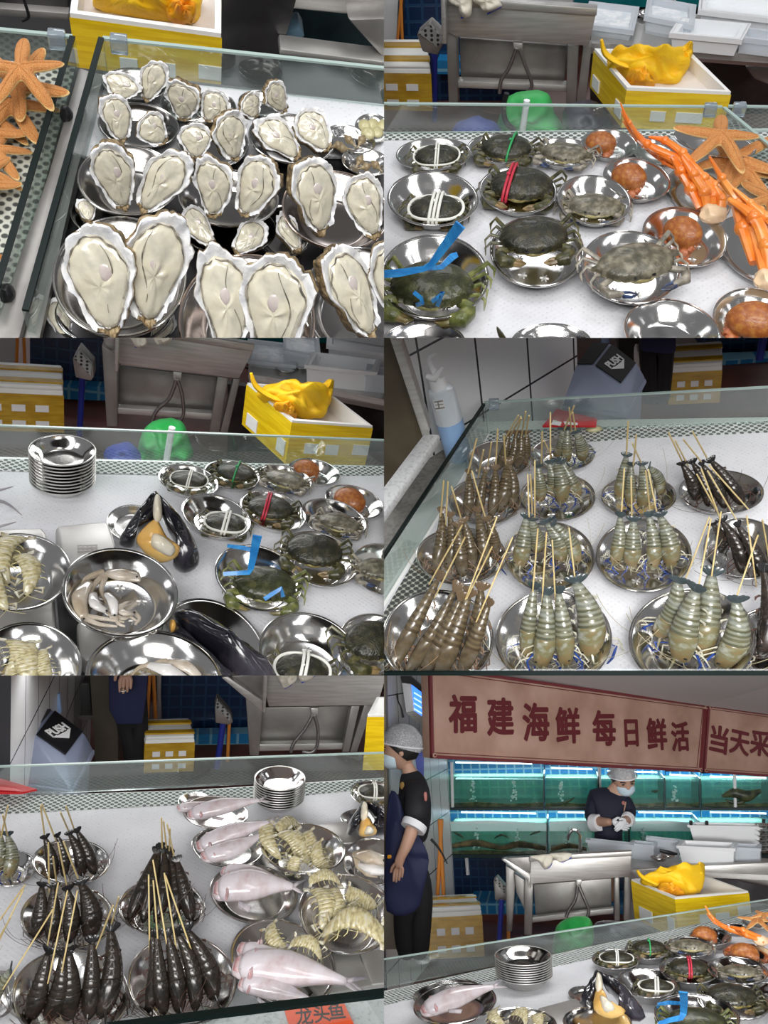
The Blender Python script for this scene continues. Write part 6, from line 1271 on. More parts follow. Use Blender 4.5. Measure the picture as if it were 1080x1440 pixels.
def stall4():
    P = P4; S = 'in the prawn scene'; yb = P.at(650, 235).y
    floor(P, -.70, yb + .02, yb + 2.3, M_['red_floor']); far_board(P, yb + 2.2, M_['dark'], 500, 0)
    # tiled side wall running away to the right
    a0 = P.at(180, 300, 0); b0 = P.at(585, 50, 0); d = (b0 - a0); d.z = 0; d.normalize(); nrm = V((d.y, -d.x, 0))
    A0 = a0 - d * .5; Lw = (b0 - a0).length + .9
    bm = bmesh.new(); box(bm, (-.6, -.7, -.03), (Lw - .42, .9, 0)); me = finish(bm, 'wall_left', M_['tile'], False)
    o = mobj(P, 'wall_left', me, Matrix.Translation(V((A0.x, A0.y, 0)) - nrm * .03) @ Matrix((d, V((0, 0, 1)), nrm)).transposed().to_4x4()); o['kind'] = 'structure'
    solo(P, 'door_panel', slab_bm(P, [(-60, -40), (4, -40), (112, 290), (60, 420), (-60, 520)], P.at(60, 520).y + .1, .03), mat('brown_dark_panel', (.07, .055, .035), .4, col2=(.11, .085, .05), scale=5), f'dark brown panel at the left edge {S}', 'door panel')
    solo(P, 'steel_post', slab_bm(P, [(2, -40), (30, -40), (130, 262), (112, 292)], P.at(60, 520).y + .07, .03, bev=.003), M_['brushed'], f'brushed steel post beside the brown panel {S}', 'post')
    # soap bottle
    Yb = P.at(200, 420).y + .12; A = Asm(P, 'soap_bottle', P.atY(210, 330, Yb), f'clear white pump bottle with blue soap by the tiles {S}', 'bottle'); ax = lambda px, py: P.atY(px, py, Yb); r = P.px2m(76, ax(180, 240)) / 2
    tp, bt = ax(158, 138), ax(212, 338); k = (bt - tp)
    bm = bmesh.new(); tube(bm, [tp + k * t for t in (0, .03, .10, .45)], [r * .55, r * .9, r, r], 24); A.part('bottle_top', bm, M_['bottle']); bm = bmesh.new(); tube(bm, [tp + k * t for t in (.45, .7, .96, 1.0)], [r, r, r, r * .9], 24); A.part('bottle_body', bm, M_['bottle_blue'], label='blue soap in the lower half')
    bm = bmesh.new(); tube(bm, [ax(146, 110), ax(155, 140)], [r * .62, r * .62], 18); A.part('collar', bm, M_['white']); bm = tubep(P, [(150, 118), (140, 96), (132, 80), (128, 58), (148, 46)], [30, 30, 24, 18, 14], Y=Yb - .01, n=10, flat=.7); A.part('pump_head', bm, M_['white']); bm = tubep(P, [(118, 108), (142, 112), (164, 82)], [14, 22, 8], Y=Yb - .02, n=10); A.part('pump_lever', bm, M_['white'])
    bm = slab_bm(P, [(138, 178), (166, 174), (172, 200), (146, 206)], Yb - r * 1.02, .001); A.part('label_plate', bm, M_['label'], smooth=False); 
    for q in ([(140, 180), (165, 176), (166, 179), (141, 183)], [(144, 199), (170, 195), (171, 198), (145, 202)], [(150, 182), (153, 181), (157, 200), (154, 201)], [(144, 189), (166, 186), (167, 188), (145, 191)]): A.part('printed_mark', slab_bm(P, q, Yb - r * 1.05, .001), M_['dull_steel'], smooth=False)
    # bin, red card, far things
    swing_bin(P, S, yb + .10, 495, 2, 1.0, f'grey-blue swing bin with black PUSH flap behind the glass {S}')
    pole(P, (622, -30), (622, 40), 22, yb + .62, 'bottle_blue', 'blue_spray_bottle', f'blue bottle standing behind the bin {S}', 'bottle')
    A = Asm(P, 'red_card', P.at(520, 235, .02), f'red card with white marks lying behind the prawns {S}', 'card'); q = [P.at(x, y, .02) for x, y in ((486, 204), (600, 232), (596, 252), (446, 252))]; bm = bmesh.new(); prism(bm, q, (0, 0, .004)); A.part('card', bm, M_['red_sheet'], smooth=False)
    for q in ([(476, 232), (500, 238), (496, 248), (470, 244)], [(505, 236), (545, 240), (545, 246), (508, 244)]): bm = bmesh.new(); prism(bm, [P.at(x, y, .025) for x, y in q], (0, 0, .001)); A.part('printed_mark', bm, M_['label'], smooth=False)
    solo(P, 'floor_cabinet', slab_bm(P, [(660, -60), (725, -60), (725, 110), (700, 130), (660, 60)], yb + .95, .3), M_['dark'], f'dark cabinet between the bin and the person {S}', 'cabinet')
    solo(P, 'white_sack', pad_bm(P, [(706, 20), (728, 30), (740, 80), (722, 110), (704, 70)], P.atY(710, 60, yb + .85), (0, -1, .1), .03, .03, sub=4, seed=3, amp=.5), M_['foam'], f'small white sack beside the dark trousers {S}', 'sack')
    # standing person, only the legs show
    Yp = yb + .8; x = lambda px, py: P.atY(px, py, Yp); A = Asm(P, 'person', x(765, 190), f'person in navy apron and black trousers, only the legs in view, {S}', 'person')
    r = P.px2m(58, x(760, 60)) / 2; me = skin_mesh('legs', [[(x(768, -90), r * 1.7), (x(768, -30), r * 1.7), (x(744, 30), r * 1.02), (x(748, 110), r * .9), (x(752, 190), r * .8)], [(x(768, -30), r * 1.7), (x(790, 30), r * 1.02), (x(786, 110), r * .9), (x(782, 190), r * .8)]], M_['trouser'], 1)
    me.transform(Matrix.Translation(-A.o)); mobj(P, 'trousers', me, None, A.r)
    A.part('apron', slab_bm(P, [(716, -60), (820, -60), (822, 40), (805, 48), (724, 40)], Yp - .13, .02, bev=.006), M_['navy'])
    pole(P, (1072, -30), (1056, 60), 22, yb + 1.0, 'blue', 'mop_pole', f'dark blue pole at the top right {S}', 'pole'); solo(P, 'fish_tank', slab_bm(P, [(830, -60), (1140, -60), (1140, 96), (940, 96)], yb + 1.6, .3), M_['tank_tile_dark'], f'dark blue tiled tank base behind the foam boxes {S}', 'tank')
    solo(P, 'tile_ledge', slab_bm(P, [(940, 62), (1140, 56), (1140, 84), (945, 92)], yb + 1.5, .06), M_['tank_tile'], f'blue mosaic ledge at the foot of the tank {S}', 'ledge')
    foam_stack(P, (804, 88), (952, 80), (808, 26), 190, yb + .95, f'white foam box with brown tape beside the person {S}')
    # counter
    counter(P, [(-60, 700), (270, 236), (1160, 222), (1160, 1010), (-300, 1010)], M_['foam'], '')
    mesh_sheet(P, [(-50, 840), (296, 276), (1160, 232), (1160, 1010), (-60, 1010)], S, 'prawn bowls'); mesh_sheet(P, [(300, 262), (1160, 231), (1160, 262), (700, 282), (276, 318)], S, 'back edge of the prawn counter', 'net_open', .0014)
    solo(P, 'mesh_mat', flat_bm(P, [(-40, 840), (112, 580), (150, 580), (110, 940), (-20, 940)], .0018, .001), M_['net_dark'], f'perforated mat strip at the left edge of the prawns {S}', 'mat', smooth=False)
    bm = flat_bm(P, [(112, 268), (158, 270), (-20, 520), (-80, 620), (-80, 520)], .20, .02, bev=.005); solo(P, 'stone_ledge', bm, M_['granite'], f'speckled white stone ledge along the left wall {S}', 'ledge')
    solo(P, 'stone_step', flat_bm(P, [(150, 300), (205, 330), (40, 620), (-80, 760), (-80, 620), (-20, 524)], -.03, .02), M_['stone_grey'], f'grey stone step below the ledge, outside the glass, {S}', 'step')
    pane(P, (292, 268), (1150, 236), 180, f'long glass guard behind the prawn bowls {S}', 132, clamps=(1, 0)); pane(P, (290, 270), (-60, 830), 184, f'side glass guard with dark edge left of the prawns {S}', rim='glass_edge', clamps=(0, 0), rimw=.006)
    a = P.at(590, 256, .004); bm = bmesh.new(); blob(bm, a, (.018, .012, .008), 2, 0, .2); solo(P, 'clam', bm, M_['clam'], f'small brown clam at the back of the prawn counter {S}', 'clam')
    pb = lambda *a, **k: prawn_bowl(P, S, *a, **k)
    pb((320, 342, 176, 108, 0), 'brown', 'bowl', 'back left', [((322, 372), (352, 264), 30), ((345, 372), (370, 262), 30), ((372, 368), (386, 262), 32), ((395, 358), (402, 262), 30)], [((345, 276), (378, 218)), ((358, 270), (385, 222)), ((372, 272), (386, 226)), ((388, 268), (399, 207)), ((399, 270), (408, 219))])
    pb((502, 326, 182, 94, 0), 'grey', 'bowl', 'back middle', [((484, 336), (500, 252), 36), ((515, 350), (518, 250), 34), ((560, 345), (538, 262), 40)], [((468, 320), (468, 209)), ((510, 252), (535, 191)), ((526, 252), (521, 197)), ((538, 258), (531, 210))])
    pb((282, 458, 202, 132, 0), 'brown', 'bowl', 'second row left', [((234, 512), (238, 372), 34), ((262, 508), (286, 366), 30), ((300, 505), (312, 360), 36), ((325, 492), (345, 340), 42), ((357, 478), (348, 345), 36)], [((238, 372), (261, 283)), ((268, 376), (280, 315)), ((292, 360), (302, 294)), ((277, 478), (247, 374)), ((315, 345), (320, 256)), ((342, 348), (337, 274))])
    pb((488, 446, 212, 132, 0), 'grey', 'bowl', 'second row middle', [((440, 462), (432, 356), 38), ((466, 450), (462, 345), 40), ((500, 468), (482, 340), 48), ((548, 452), (498, 345), 42)], [((443, 336), (445, 264)), ((470, 330), (450, 290)), ((424, 462), (424, 344)), ((408, 502), (404, 383)), ((416, 474), (412, 385))])
    pb((716, 444, 212, 116, 0), 'grey', 'bowl', 'second row right', [((660, 460), (682, 325), 42), ((690, 472), (696, 352), 34), ((725, 482), (722, 350), 44), ((775, 442), (742, 362), 44)], [((682, 322), (687, 234)), ((702, 352), (710, 272)), ((722, 348), (698, 296)), ((668, 490), (676, 367)), ((697, 502), (695, 392)), ((746, 468), (736, 374)), ((766, 486), (743, 370))])
    pb((948, 432, 240, 122, 2), 'dark', 'bowl', 'back right', [((880, 460), (835, 350), 40), ((915, 475), (862, 345), 38), ((960, 480), (890, 350), 40), ((1010, 470), (915, 340), 42)], [((836, 342), (800, 266)), ((848, 346), (818, 288)), ((905, 332), (868, 264)), ((890, 346), (842, 286)), ((928, 472), (880, 384)), ((934, 478), (892, 368)), ((970, 476), (910, 374)), ((998, 452), (914, 358))])
    pb((216, 612, 254, 160, 0), 'brown', 'bowl', 'third row left', [((142, 664), (162, 480), 38), ((178, 655), (182, 492), 40), ((222, 672), (208, 520), 42), ((248, 652), (222, 508), 40), ((285, 645), (260, 478), 40), ((310, 622), (286, 505), 36)], [((160, 492), (168, 402)), ((175, 502), (180, 404)), ((215, 502), (190, 418)), ((298, 520), (316, 504))])
    pb((466, 614, 250, 196, 2), 'grey', 'bowl', 'third row middle', [((378, 652), (402, 496), 50), ((432, 602), (414, 506), 52), ((500, 632), (452, 512), 58), ((545, 640), (472, 520), 50)], [])
    pb((730, 610, 270, 206, 0), 'grey', 'bowl', 'third row right', [((648, 642), (664, 492), 46), ((695, 652), (702, 505), 52), ((758, 655), (742, 492), 48), ((808, 650), (772, 492), 54)], [])
    pb((1010, 592, 212, 184, 6), 'dark', 'bowl', 'right edge', [((955, 604), (922, 520), 40), ((1012, 664), (944, 508), 46), ((1072, 680), (990, 520), 46)], [((1040, 645), (1020, 500)), ((1080, 602), (1064, 512))])
    pb((150, 842, 314, 274, 0), 'brown', 'deep', 'front left', [((22, 936), (162, 662), 46), ((60, 950), (208, 690), 48), ((105, 955), (222, 718), 50), ((150, 960), (244, 708), 62), ((222, 930), (272, 690), 60), ((215, 950), (300, 735), 52)], [((150, 652), (220, 527)), ((164, 688), (228, 561)), ((240, 708), (318, 504)), ((240, 718), (304, 588)), ((284, 742), (362, 560))], zt=.13, zs=.22)
    pb((476, 842, 328, 272, 0), 'grey', 'deep', 'front middle', [((400, 905), (424, 690), 52), ((440, 935), (456, 705), 64), ((510, 928), (488, 700), 58), ((578, 905), (532, 672), 82)], [((420, 692), (433, 537)), ((447, 702), (457, 547)), ((480, 702), (473, 569)), ((536, 668), (520, 534))], zt=.13, zs=.22)
    pb((866, 842, 360, 282, 0), 'grey', 'deep', 'front right', [((768, 842), (826, 672), 76), ((832, 915), (882, 695), 90), ((882, 908), (922, 648), 80), ((945, 930), (988, 726), 84)], [((862, 642), (915, 504)), ((888, 682), (920, 508)), ((924, 652), (948, 489)), ((996, 716), (1052, 554))], zt=.13, zs=.22)
    pb((1092, 862, 190, 264, 8), 'dark', 'deep', 'front right corner', [((1062, 900), (1064, 640), 66), ((1110, 900), (1100, 640), 70)], [], zt=.12)
    a, b = P.at(-60, 941, .10), P.at(1140, 941, .10); bm = bmesh.new(); box(bm, (0, -.006, -.012), (b.x - a.x, .012, .004)); M = Matrix.Translation(a)
    A = Asm(P, 'glass_guard', a, f'front glass guard with dark edge along the bottom {S}', 'glass guard'); bm2 = bmesh.new(); hexa(bm2, [a + V((0, 0, -.10)), b + V((0, 0, -.10)), b + V((0, .006, -.10)), a + V((0, .006, -.10))], [a, b, b + V((0, .006, 0)), a + V((0, .006, 0))]); A.part('pane', bm2, M_['glass_clear'], smooth=False)
    q = [P.at(x, y, .10) for x, y in ((-60, 936), (1140, 936), (1140, 960), (-60, 960))]; bm = bmesh.new(); prism(bm, q, (0, 0, -.006)); A.part('polished_edge', bm, M_['glass_edge'], smooth=False)
stall4()
# ================================================================== stall 5: black prawns, pink fish and mantis shrimps
P5 = View('fish scene', (0, 950, 540, 1440), 32, 2, .95)
def stall5():
    P = P5; S = 'in the fish scene'; yb = P.at(540, 318).y; back_room(P, S, yb, -.70, yb + 2.3)
    wp = (P.atY(-20, 150, yb + .1), P.atY(172, 100, yb + 1.0)); d = wp[1] - wp[0]; d.z = 0; Lw = d.length; d.normalize(); nrm = V((d.y, -d.x, 0))
    bm = bmesh.new(); box(bm, (0, -.9, 0), (Lw + .5, .9, .03)); o = mobj(P, 'wall_left', finish(bm, 'wall_left', M_['tile'], False), Matrix.Translation(V((wp[0].x, wp[0].y, 0)) + d * .03) @ Matrix((d, V((0, 0, 1)), nrm)).transposed().to_4x4()); o['kind'] = 'structure'
    pole(P, (85, 20), (122, 100), 12, yb + .55, 'white', 'wall_pipe', f'pale pipe leaning on the tiled wall behind the bin {S}', 'pipe')
    pole(P, (160, 50), (166, 104), 17, yb + .75, 'bottle_blue', 'blue_spray_bottle', f'blue bottle standing behind the bin {S}', 'bottle')
    swing_bin(P, S, yb + .36, -12, 80, 1.14, f'grey-blue swing bin with black PUSH flap at the left {S}')
    A = Asm(P, 'red_card', P.at(40, 320, .02), f'red card behind the glass at the left edge {S}', 'card'); bm = bmesh.new(); prism(bm, [P.at(x, y, .02) for x, y in ((-60, 292), (0, 294), (104, 324), (60, 334), (-60, 334))], (0, 0, .004)); A.part('card', bm, M_['red_sheet'], smooth=False)
    bm = bmesh.new(); prism(bm, [P.at(x, y, .026) for x, y in ((-10, 312), (40, 318), (66, 326), (-10, 322))], (0, 0, .001)); A.part('printed_mark', bm, mat('red_print', (.62, .12, .12), .4), smooth=False)
    Yf = yb + 1.25; solo(P, 'storage_box', slab_bm(P, [(186, 20), (252, 20), (258, 100), (190, 104)], Yf, .2, bev=.01), mat('grey_storage_box', (.10, .10, .10), .5), f'grey storage box on the dark shelf {S}', 'box')
    solo(P, 'steel_shelf', slab_bm(P, [(176, 112), (262, 112), (262, 124), (180, 124)], Yf - .05, .2), M_['dull_steel'], f'thin steel shelf under the grey storage box {S}', 'shelf')
    solo(P, 'tall_cabinet', slab_bm(P, [(250, -60), (330, -60), (332, 244), (268, 244)], yb + 1.05, .25), mat('brown_grey_cabinet', (.10, .09, .07), .45, col2=(.14, .12, .09), scale=6), f'tall brown-grey cabinet left of the person {S}', 'cabinet')
    # person: apron, trousers and a hand
    Yp = yb + .85; X = lambda px, py, dy=0: P.atY(px, py, Yp + dy); A = Asm(P, 'person', X(370, 245), f'person in navy apron and dark trousers, one hand hanging down, {S}', 'person'); u = lambda n: P.px2m(n, X(370, 100))
    me = skin_mesh('body', [[(X(385, -160), u(30)), (X(352, -80, -.10), u(17)), (X(354, -30, -.13), u(13))]] + hand_chains(X(354, -30, -.13), X(353, 60, -.03) - X(355, -10), V((0, -1, .1)), V((-1, 0, -.1)), u(80), .12), M_['skin'], 2); me.transform(Matrix.Translation(-A.o)); mobj(P, 'body', me, None, A.r)
    bm = bmesh.new(); c = X(346, 40, -.165); tube(bm, [c + V((math.cos(a), 0, math.sin(a) * .3)) * u(7) + V((0, math.sin(a) * u(6), 0)) for a in [2 * math.pi * i / 14 for i in range(14)]], u(1.6), 5, closed=True); A.part('ring', bm, M_['steel'], label='silver finger ring')
    me = skin_mesh('trousers', [[(X(372, -40), (u(48), u(40))), (X(372, 90), (u(46), u(38))), (X(352, 130), u(32)), (X(368, 180), u(28)), (X(376, 260), u(26))], [(X(372, 90), (u(46), u(38))), (X(390, 135), u(30)), (X(388, 185), u(27)), (X(386, 260), u(25))]], M_['trouser'], 2); me.transform(Matrix.Translation(-A.o)); mobj(P, 'trousers', me, None, A.r)
    A.part('apron', slab_bm(P, [(304, -60), (420, -60), (412, 60), (400, 138), (328, 140), (306, 100)], Yp - .11, .03, bev=.008), M_['navy'])
    for k, (a, b) in enumerate((((422, -30), (414, 126)), ((430, -30), (438, 126)))): pole(P, a, b, 10, yb + 1.35, 'orange_pole', 'broom_pole', f'orange pole behind the foam box, {"left" if k == 0 else "right"} one, {S}', 'pole')
    kit(P, 'steel_post', f'thin steel post right of the orange poles {S}', 'post', yb + 1.5, [('post', 'brushed', [(440, -40), (453, -40), (452, 128), (442, 128)], 0, .03)])
    solo(P, 'fish_tank', slab_bm(P, [(455, -60), (700, -60), (700, 150), (455, 150)], yb + 1.6, .3), M_['tank_tile_dark'], f'dark blue tank base behind the foam box {S}', 'tank'); solo(P, 'tile_ledge', slab_bm(P, [(540, 166), (720, 162), (720, 192), (540, 196)], yb + 1.5, .06), M_['tank_tile'], f'blue mosaic ledge at the foot of the tank {S}', 'ledge')
    foam_stack(P, (408, 182), (548, 178), (398, 130), 276, yb + .8, f'white foam box with brown tape right of the person {S}')
    pole(P, (628, 130), (610, 260), 17, yb + .95, 'blue', 'mop_pole', f'dark blue pole standing below the metal scoop {S}', 'pole'); pole(P, (645, 130), (640, 240), 10, yb + .98, 'orange_pole', 'broom_pole', f'brown broom handle next to the blue pole {S}', 'pole')
    ys = yb + .75; scoop(P, S, yb + .85, [(604, 88), (610, 64), (650, 108), (656, 132), (644, 140), (606, 134)], [(606, 88), (612, 70), (648, 110), (646, 128)])
    sink(P, S, ys, [(746, -30), (1090, -10), (1062, 84), (756, 88), (742, 40)], [(732, 90), (988, 86), (964, 188), (724, 196)], [(716, 194), (980, 190), (978, 208), (716, 214)],
         [[(688, 10), (742, 44), (738, 104), (728, 226), (702, 226)], [(988, 86), (1012, 86), (982, 216), (962, 216)], [(1024, 84), (1050, 80), (1004, 216), (984, 216)]], hose=[([(878, 112), (858, 150), (826, 190), (818, 216)], 10), ([(884, 112), (894, 150), (892, 196), (876, 216), (850, 214)], 10)], trap=[(874, 92), (896, 92), (894, 112), (876, 112)])
    A = kit(P, 'drain_board', f'wet steel drain board left of the sink apron {S}', 'drain board', ys - .03, [('board', 'brushed', [(622, 6), (640, 2), (742, 74), (738, 104)], .0, .03), ('board_top', 'dull_steel', [(640, 2), (742, -4), (740, 70)], .03, .03), ('upright', 'brushed', [(742, -40), (756, -40), (746, 106), (738, 104)], -.02, .03)])
    glove(P, [(770, -40), (830, -40), (836, 4), (820, 24), (800, 36), (790, 20), (778, 4)], ys - .03, f'off-white cotton glove over the sink edge, left one, {S}', ([(800, 36), (816, 28), (822, 20)], 6)); glove(P, [(832, -40), (880, -40), (886, 0), (850, 18), (838, 0)], ys - .03, f'off-white cotton glove over the sink edge, right one, {S}', ([(848, 20), (868, 10), (886, 0)], 6))
    yellow_box(P, (1034, 110), (1200, 110), (1060, 60), 262, yb + .35, f'yellow taped foam box at the right edge {S}', (), ((.2, .8, .5, .8),)); 
    counter(P, [(-60, 342), (540, 322), (1160, 282), (1160, 1010), (-60, 1010)], M_['foam'], '')
    mesh_sheet(P, [(-60, 346), (540, 326), (1160, 288), (1160, 905), (-60, 1010)], S, 'prawn and fish bowls'); mesh_sheet(P, [(-60, 342), (540, 323), (1160, 284), (1160, 306), (700, 352), (-60, 392)], S, 'back edge of the fish counter', 'net_open', .0014)
    pane(P, (-60, 340), (1160, 284), 256, f'long low glass guard behind the fish counter {S}', 212, clamps=(0, 0))
    bowl_stack(P, (784, 290, 160, 66), (784, 340, 160, 66), 9, f'the stack of nine {S}')
    pb = lambda *a, **k: prawn_bowl(P, S, *a, **k)
    pb((30, 542, 118, 124, 4), 'grey', 'bowl', 'left edge', [((-10, 560), (0, 440), 40), ((20, 575), (18, 442), 44)], [((5, 445), (22, 366)), ((20, 445), (8, 392)), ((0, 440), (-10, 380))])
    pb((200, 522, 220, 126, 0), 'dark', 'bowl', 'back left', [((152, 572), (124, 450), 36), ((180, 566), (158, 446), 34), ((232, 565), (192, 440), 36), ((268, 560), (214, 432), 38)], [((124, 440), (114, 366)), ((148, 440), (118, 362)), ((190, 430), (170, 385)), ((206, 425), (186, 368))])
    pb((190, 678, 266, 184, 0), 'dark', 'bowl', 'second row left', [((98, 742), (118, 582), 50), ((148, 752), (150, 586), 48), ((196, 754), (188, 594), 52), ((256, 742), (224, 576), 62)], [((138, 580), (136, 470)), ((184, 572), (163, 470)), ((215, 560), (178, 466)), ((140, 722), (164, 582)), ((158, 575), (149, 510))])
    pb((455, 650, 244, 158, 0), 'dark', 'bowl', 'second row right', [((362, 690), (442, 488), 40), ((402, 696), (452, 476), 42), ((440, 698), (462, 486), 42), ((486, 696), (474, 492), 40), ((540, 690), (496, 512), 44)], [((456, 482), (454, 400)), ((468, 482), (460, 410)), ((488, 502), (470, 418)), ((476, 490), (478, 430))])
    pb((198, 895, 328, 262, 0), 'dark', 'deep', 'front left', [((86, 968), (138, 765), 62), ((136, 972), (176, 772), 64), ((192, 972), (192, 766), 62), ((250, 968), (258, 735), 54), ((284, 966), (308, 700), 66)], [((46, 822), (150, 656)), ((150, 792), (190, 604)), ((184, 780), (218, 604)), ((278, 748), (318, 646)), ((314, 696), (334, 622))], zt=.12, zs=.21)
    pb((512, 855, 308, 256, 0), 'dark', 'deep', 'front right', [((418, 948), (424, 716), 48), ((462, 956), (440, 716), 50), ((506, 952), (468, 716), 50), ((552, 945), (494, 716), 52), ((606, 915), (518, 706), 58)], [((420, 716), (418, 560)), ((442, 720), (431, 576)), ((462, 712), (430, 518)), ((488, 716), (462, 555)), ((520, 720), (465, 562))], zt=.12, zs=.21)
    pb((-20, 900, 120, 190, 0), 'grey', 'deep', 'front left corner', [((-40, 940), (36, 822), 60)], [((-10, 700), (70, 590)), ((0, 740), (66, 602)), ((-20, 770), (30, 680))], zt=.12, zs=.2)
    bw = {}
    def B(k, e, lb, kind='bowl', z=0, **kw): bw[k] = Bowl(P, e, f'{lb} {S}', kind, z, 'dishes of fish and mantis shrimps', **kw); return bw[k]
    B('p0', (556, 358, 112, 60, 8), 'steel plate half hidden behind the far fish plate', 'plate', .0); B('p1', (606, 384, 186, 94, 4), 'steel plate with one pink fish, farthest back', 'plate', .03); B('p2', (640, 482, 204, 112, 6), 'steel plate with pink fish, second from the back', 'plate', .01); B('p3', (714, 612, 250, 166, 10), 'steel plate with two pink fish, third from the back', 'plate', .0); B('p4', (796, 805, 310, 236, 24), 'large steel plate with three pink fish, front', 'plate', .0, lim=1.6)
    B('m1', (852, 484, 240, 142, 6), 'deep steel bowl heaped with mantis shrimps, back', 'deep', .02); B('m2', (975, 666, 274, 222, 12), 'deep steel bowl of pale mantis shrimps, front', 'deep', .02); B('q', (1050, 522, 158, 146, 10), 'steel bowl of squid at the right edge', 'bowl', .03); B('c', (1050, 332, 132, 74, 8), 'steel bowl with a string-tied crab at the right edge'); B('s', (1030, 404, 160, 54, 4), 'steel plate under the opened fan mussel', 'plate')
    G = f'soft pink fish, fish scene'
    fish(P, (498, 372), (600, 352), 34, f'pink fish lying on the hidden plate, only its head in view, {S}', 0, G, .05, .05)
    fish(P, (528, 392), (742, 350), 54, f'pink fish alone on the farthest plate, tail over the rim, {S}', 1, G, .07, .09); fish(P, (552, 482), (770, 412), 62, f'pink fish with red gills, far one on the second plate {S}', 2, G, .05, .08); fish(P, (566, 510), (745, 440), 58, f'pink fish with red gills, near one on the second plate {S}', 0, G, .05, .07)
    fish(P, (622, 548), (812, 586), 54, f'slim pink fish, far one on the third plate {S}', 1, G, .05, .04); fish(P, (600, 600), (838, 596), 96, f'broad pink fish, near one on the third plate {S}', 2, G, .05, .05)
    fish(P, (670, 762), (1000, 860), 78, f'pink fish at the back of the front plate {S}', 0, G, .06, .05); fish(P, (656, 812), (992, 868), 104, f'broad pink fish in the middle of the front plate {S}', 1, G, .06, .05); fish(P, (672, 862), (880, 916), 66, f'pink fish nearest the glass on the front plate {S}', 2, G, .05, .04)
    G = 'mantis shrimps, fish scene'; z = bw['m1'].rz + .01
    for k, (h, t, w_, lb) in enumerate((((790, 520), (758, 405), 44, 'leaning over the left rim, tail up'), ((835, 530), (790, 440), 46, 'second from the left'), ((870, 530), (820, 440), 48, 'in the middle of the heap'), ((905, 530), (860, 440), 44, 'second from the right'), ((930, 550), (890, 470), 40, 'farthest right in the heap'), ((850, 440), (780, 432), 36, 'lying across the back'), ((825, 560), (832, 510), 34, 'hanging over the front rim'))): mantis(P, h, t, w_, f'pale mantis shrimp {lb}, back bowl {S}', k, G, z - .03, z + .01)
    z = bw['m2'].floor + .04
    for k, (h, t, w_, lb) in enumerate((((905, 720), (885, 600), 52, 'standing at the left'), ((965, 715), (930, 600), 54, 'second from the left'), ((1060, 650), (975, 610), 52, 'at the back right'), ((900, 735), (1080, 735), 66, 'lying across the front'), ((960, 590), (870, 578), 34, 'lying along the back rim'), ((1020, 700), (985, 640), 44, 'in the middle'))): mantis(P, h, t, w_, f'pale mantis shrimp {lb} of the front bowl {S}', k + 1, G, z, z + .02)
    for k, (h, t, w_, lb) in enumerate((((820, 785), (760, 700), 40, 'left one'), ((905, 800), (820, 750), 38, 'right one'))): mantis(P, h, t, w_, f'yellowish mantis shrimp on the front fish plate, {lb}, {S}', k, G, .05, .07)
    squid(P, S, [(1000, 500, .08), (1040, 510, .09), (1080, 520, .08)], [20, 44, 34], [([(1000, 500, .08), (1010, 540, .07), (1040, 556, .07)], [12, 10, 4])], f'pale squid at the back of the right edge bowl {S}'); squid(P, S, [(1010, 530, .07), (1050, 545, .08), (1090, 550, .07)], [16, 34, 24], [([(1010, 530, .07), (1030, 556, .07), (1060, 566, .06)], [12, 10, 4])], f'white squid at the front of the right edge bowl {S}', True)
    M = crab(P, 'mud', (1052, 328), 84, f'dark crab tied with white string at the right edge {S}', bw['c'].floor + .02, 6, 16, 0, 'crabs in the fish scene'); tie(P, M, M_['rope'], f'white string on the right edge crab {S}', 2, True, r=.03)
    solo(P, 'weighing_tray', flat_bm(P, [(874, 420), (970, 408), (1030, 448), (1000, 470), (930, 470)], .03, .03, bev=.004), M_['brushed'], f'grey steel weighing tray beside the mantis shrimp bowl {S}', 'tray')
    for k, (pts, z, lb) in enumerate((([(720, 500), (760, 480), (860, 540), (850, 600), (800, 610)], .012, 'under the back mantis shrimp bowl'), ([(850, 700), (1000, 760), (1050, 870), (900, 900), (780, 760)], .016, 'between the fish plate and the front glass'), ([(1010, 770), (1120, 770), (1120, 860), (1045, 868)], .02, 'at the front right corner'))): solo(P, 'steel_tray', flat_bm(P, pts, z, .01, bev=.003), M_['brushed'], f'flat steel tray {lb} {S}', 'tray')
    fan_mussel(P, S, [(1020, 352), (1030, 380), (1018, 420), (996, 440), (980, 446), (982, 410), (1002, 380)], [(1022, 354), (1050, 366), (1090, 400), (1100, 446), (1040, 446), (1050, 410), (1036, 380)], [(1018, 400), (1036, 404), (1060, 440), (1040, 452), (1010, 448)], [(1030, 425), (1046, 430), (1050, 444), (1026, 446)], [(1020, 356), (1032, 362), (1034, 400), (1022, 410), (1014, 396)], P.at(1030, 440, .04), 'at the right edge')
    # front: dark glass edge, stone ledge, orange price card
    q = [P.at(x, y, .09) for x, y in ((300, 975), (1160, 868), (1160, 888), (320, 990))]; a = q[0]; A = Asm(P, 'glass_guard', a, f'front glass guard with dark green edge below the fish plate {S}', 'glass guard'); bm = bmesh.new(); prism(bm, q, (0, 0, -.006)); A.part('polished_edge', bm, M_['glass_edge'], smooth=False)
    q = [P.at(x, y, .085) for x, y in ((310, 984), (1160, 880), (1160, 884), (312, 988))]; bm = bmesh.new(); prism(bm, q, (0, 0, -.07)); A.part('pane', bm, M_['glass_clear'], smooth=False)
    q = [P.at(x, y, .03) for x, y in ((-60, 1080), (700, 945), (1160, 900), (1160, 1100), (-60, 1160))]; bm = bmesh.new(); prism(bm, q, (0, 0, -.06)); solo(P, 'stone_ledge', bm, M_['granite'], f'speckled white stone ledge in front of the glass {S}', 'ledge', smooth=False)
    q = [P.at(x, y, .03) for x, y in ((330, 1000), (1160, 900), (1160, 890), (300, 985))]
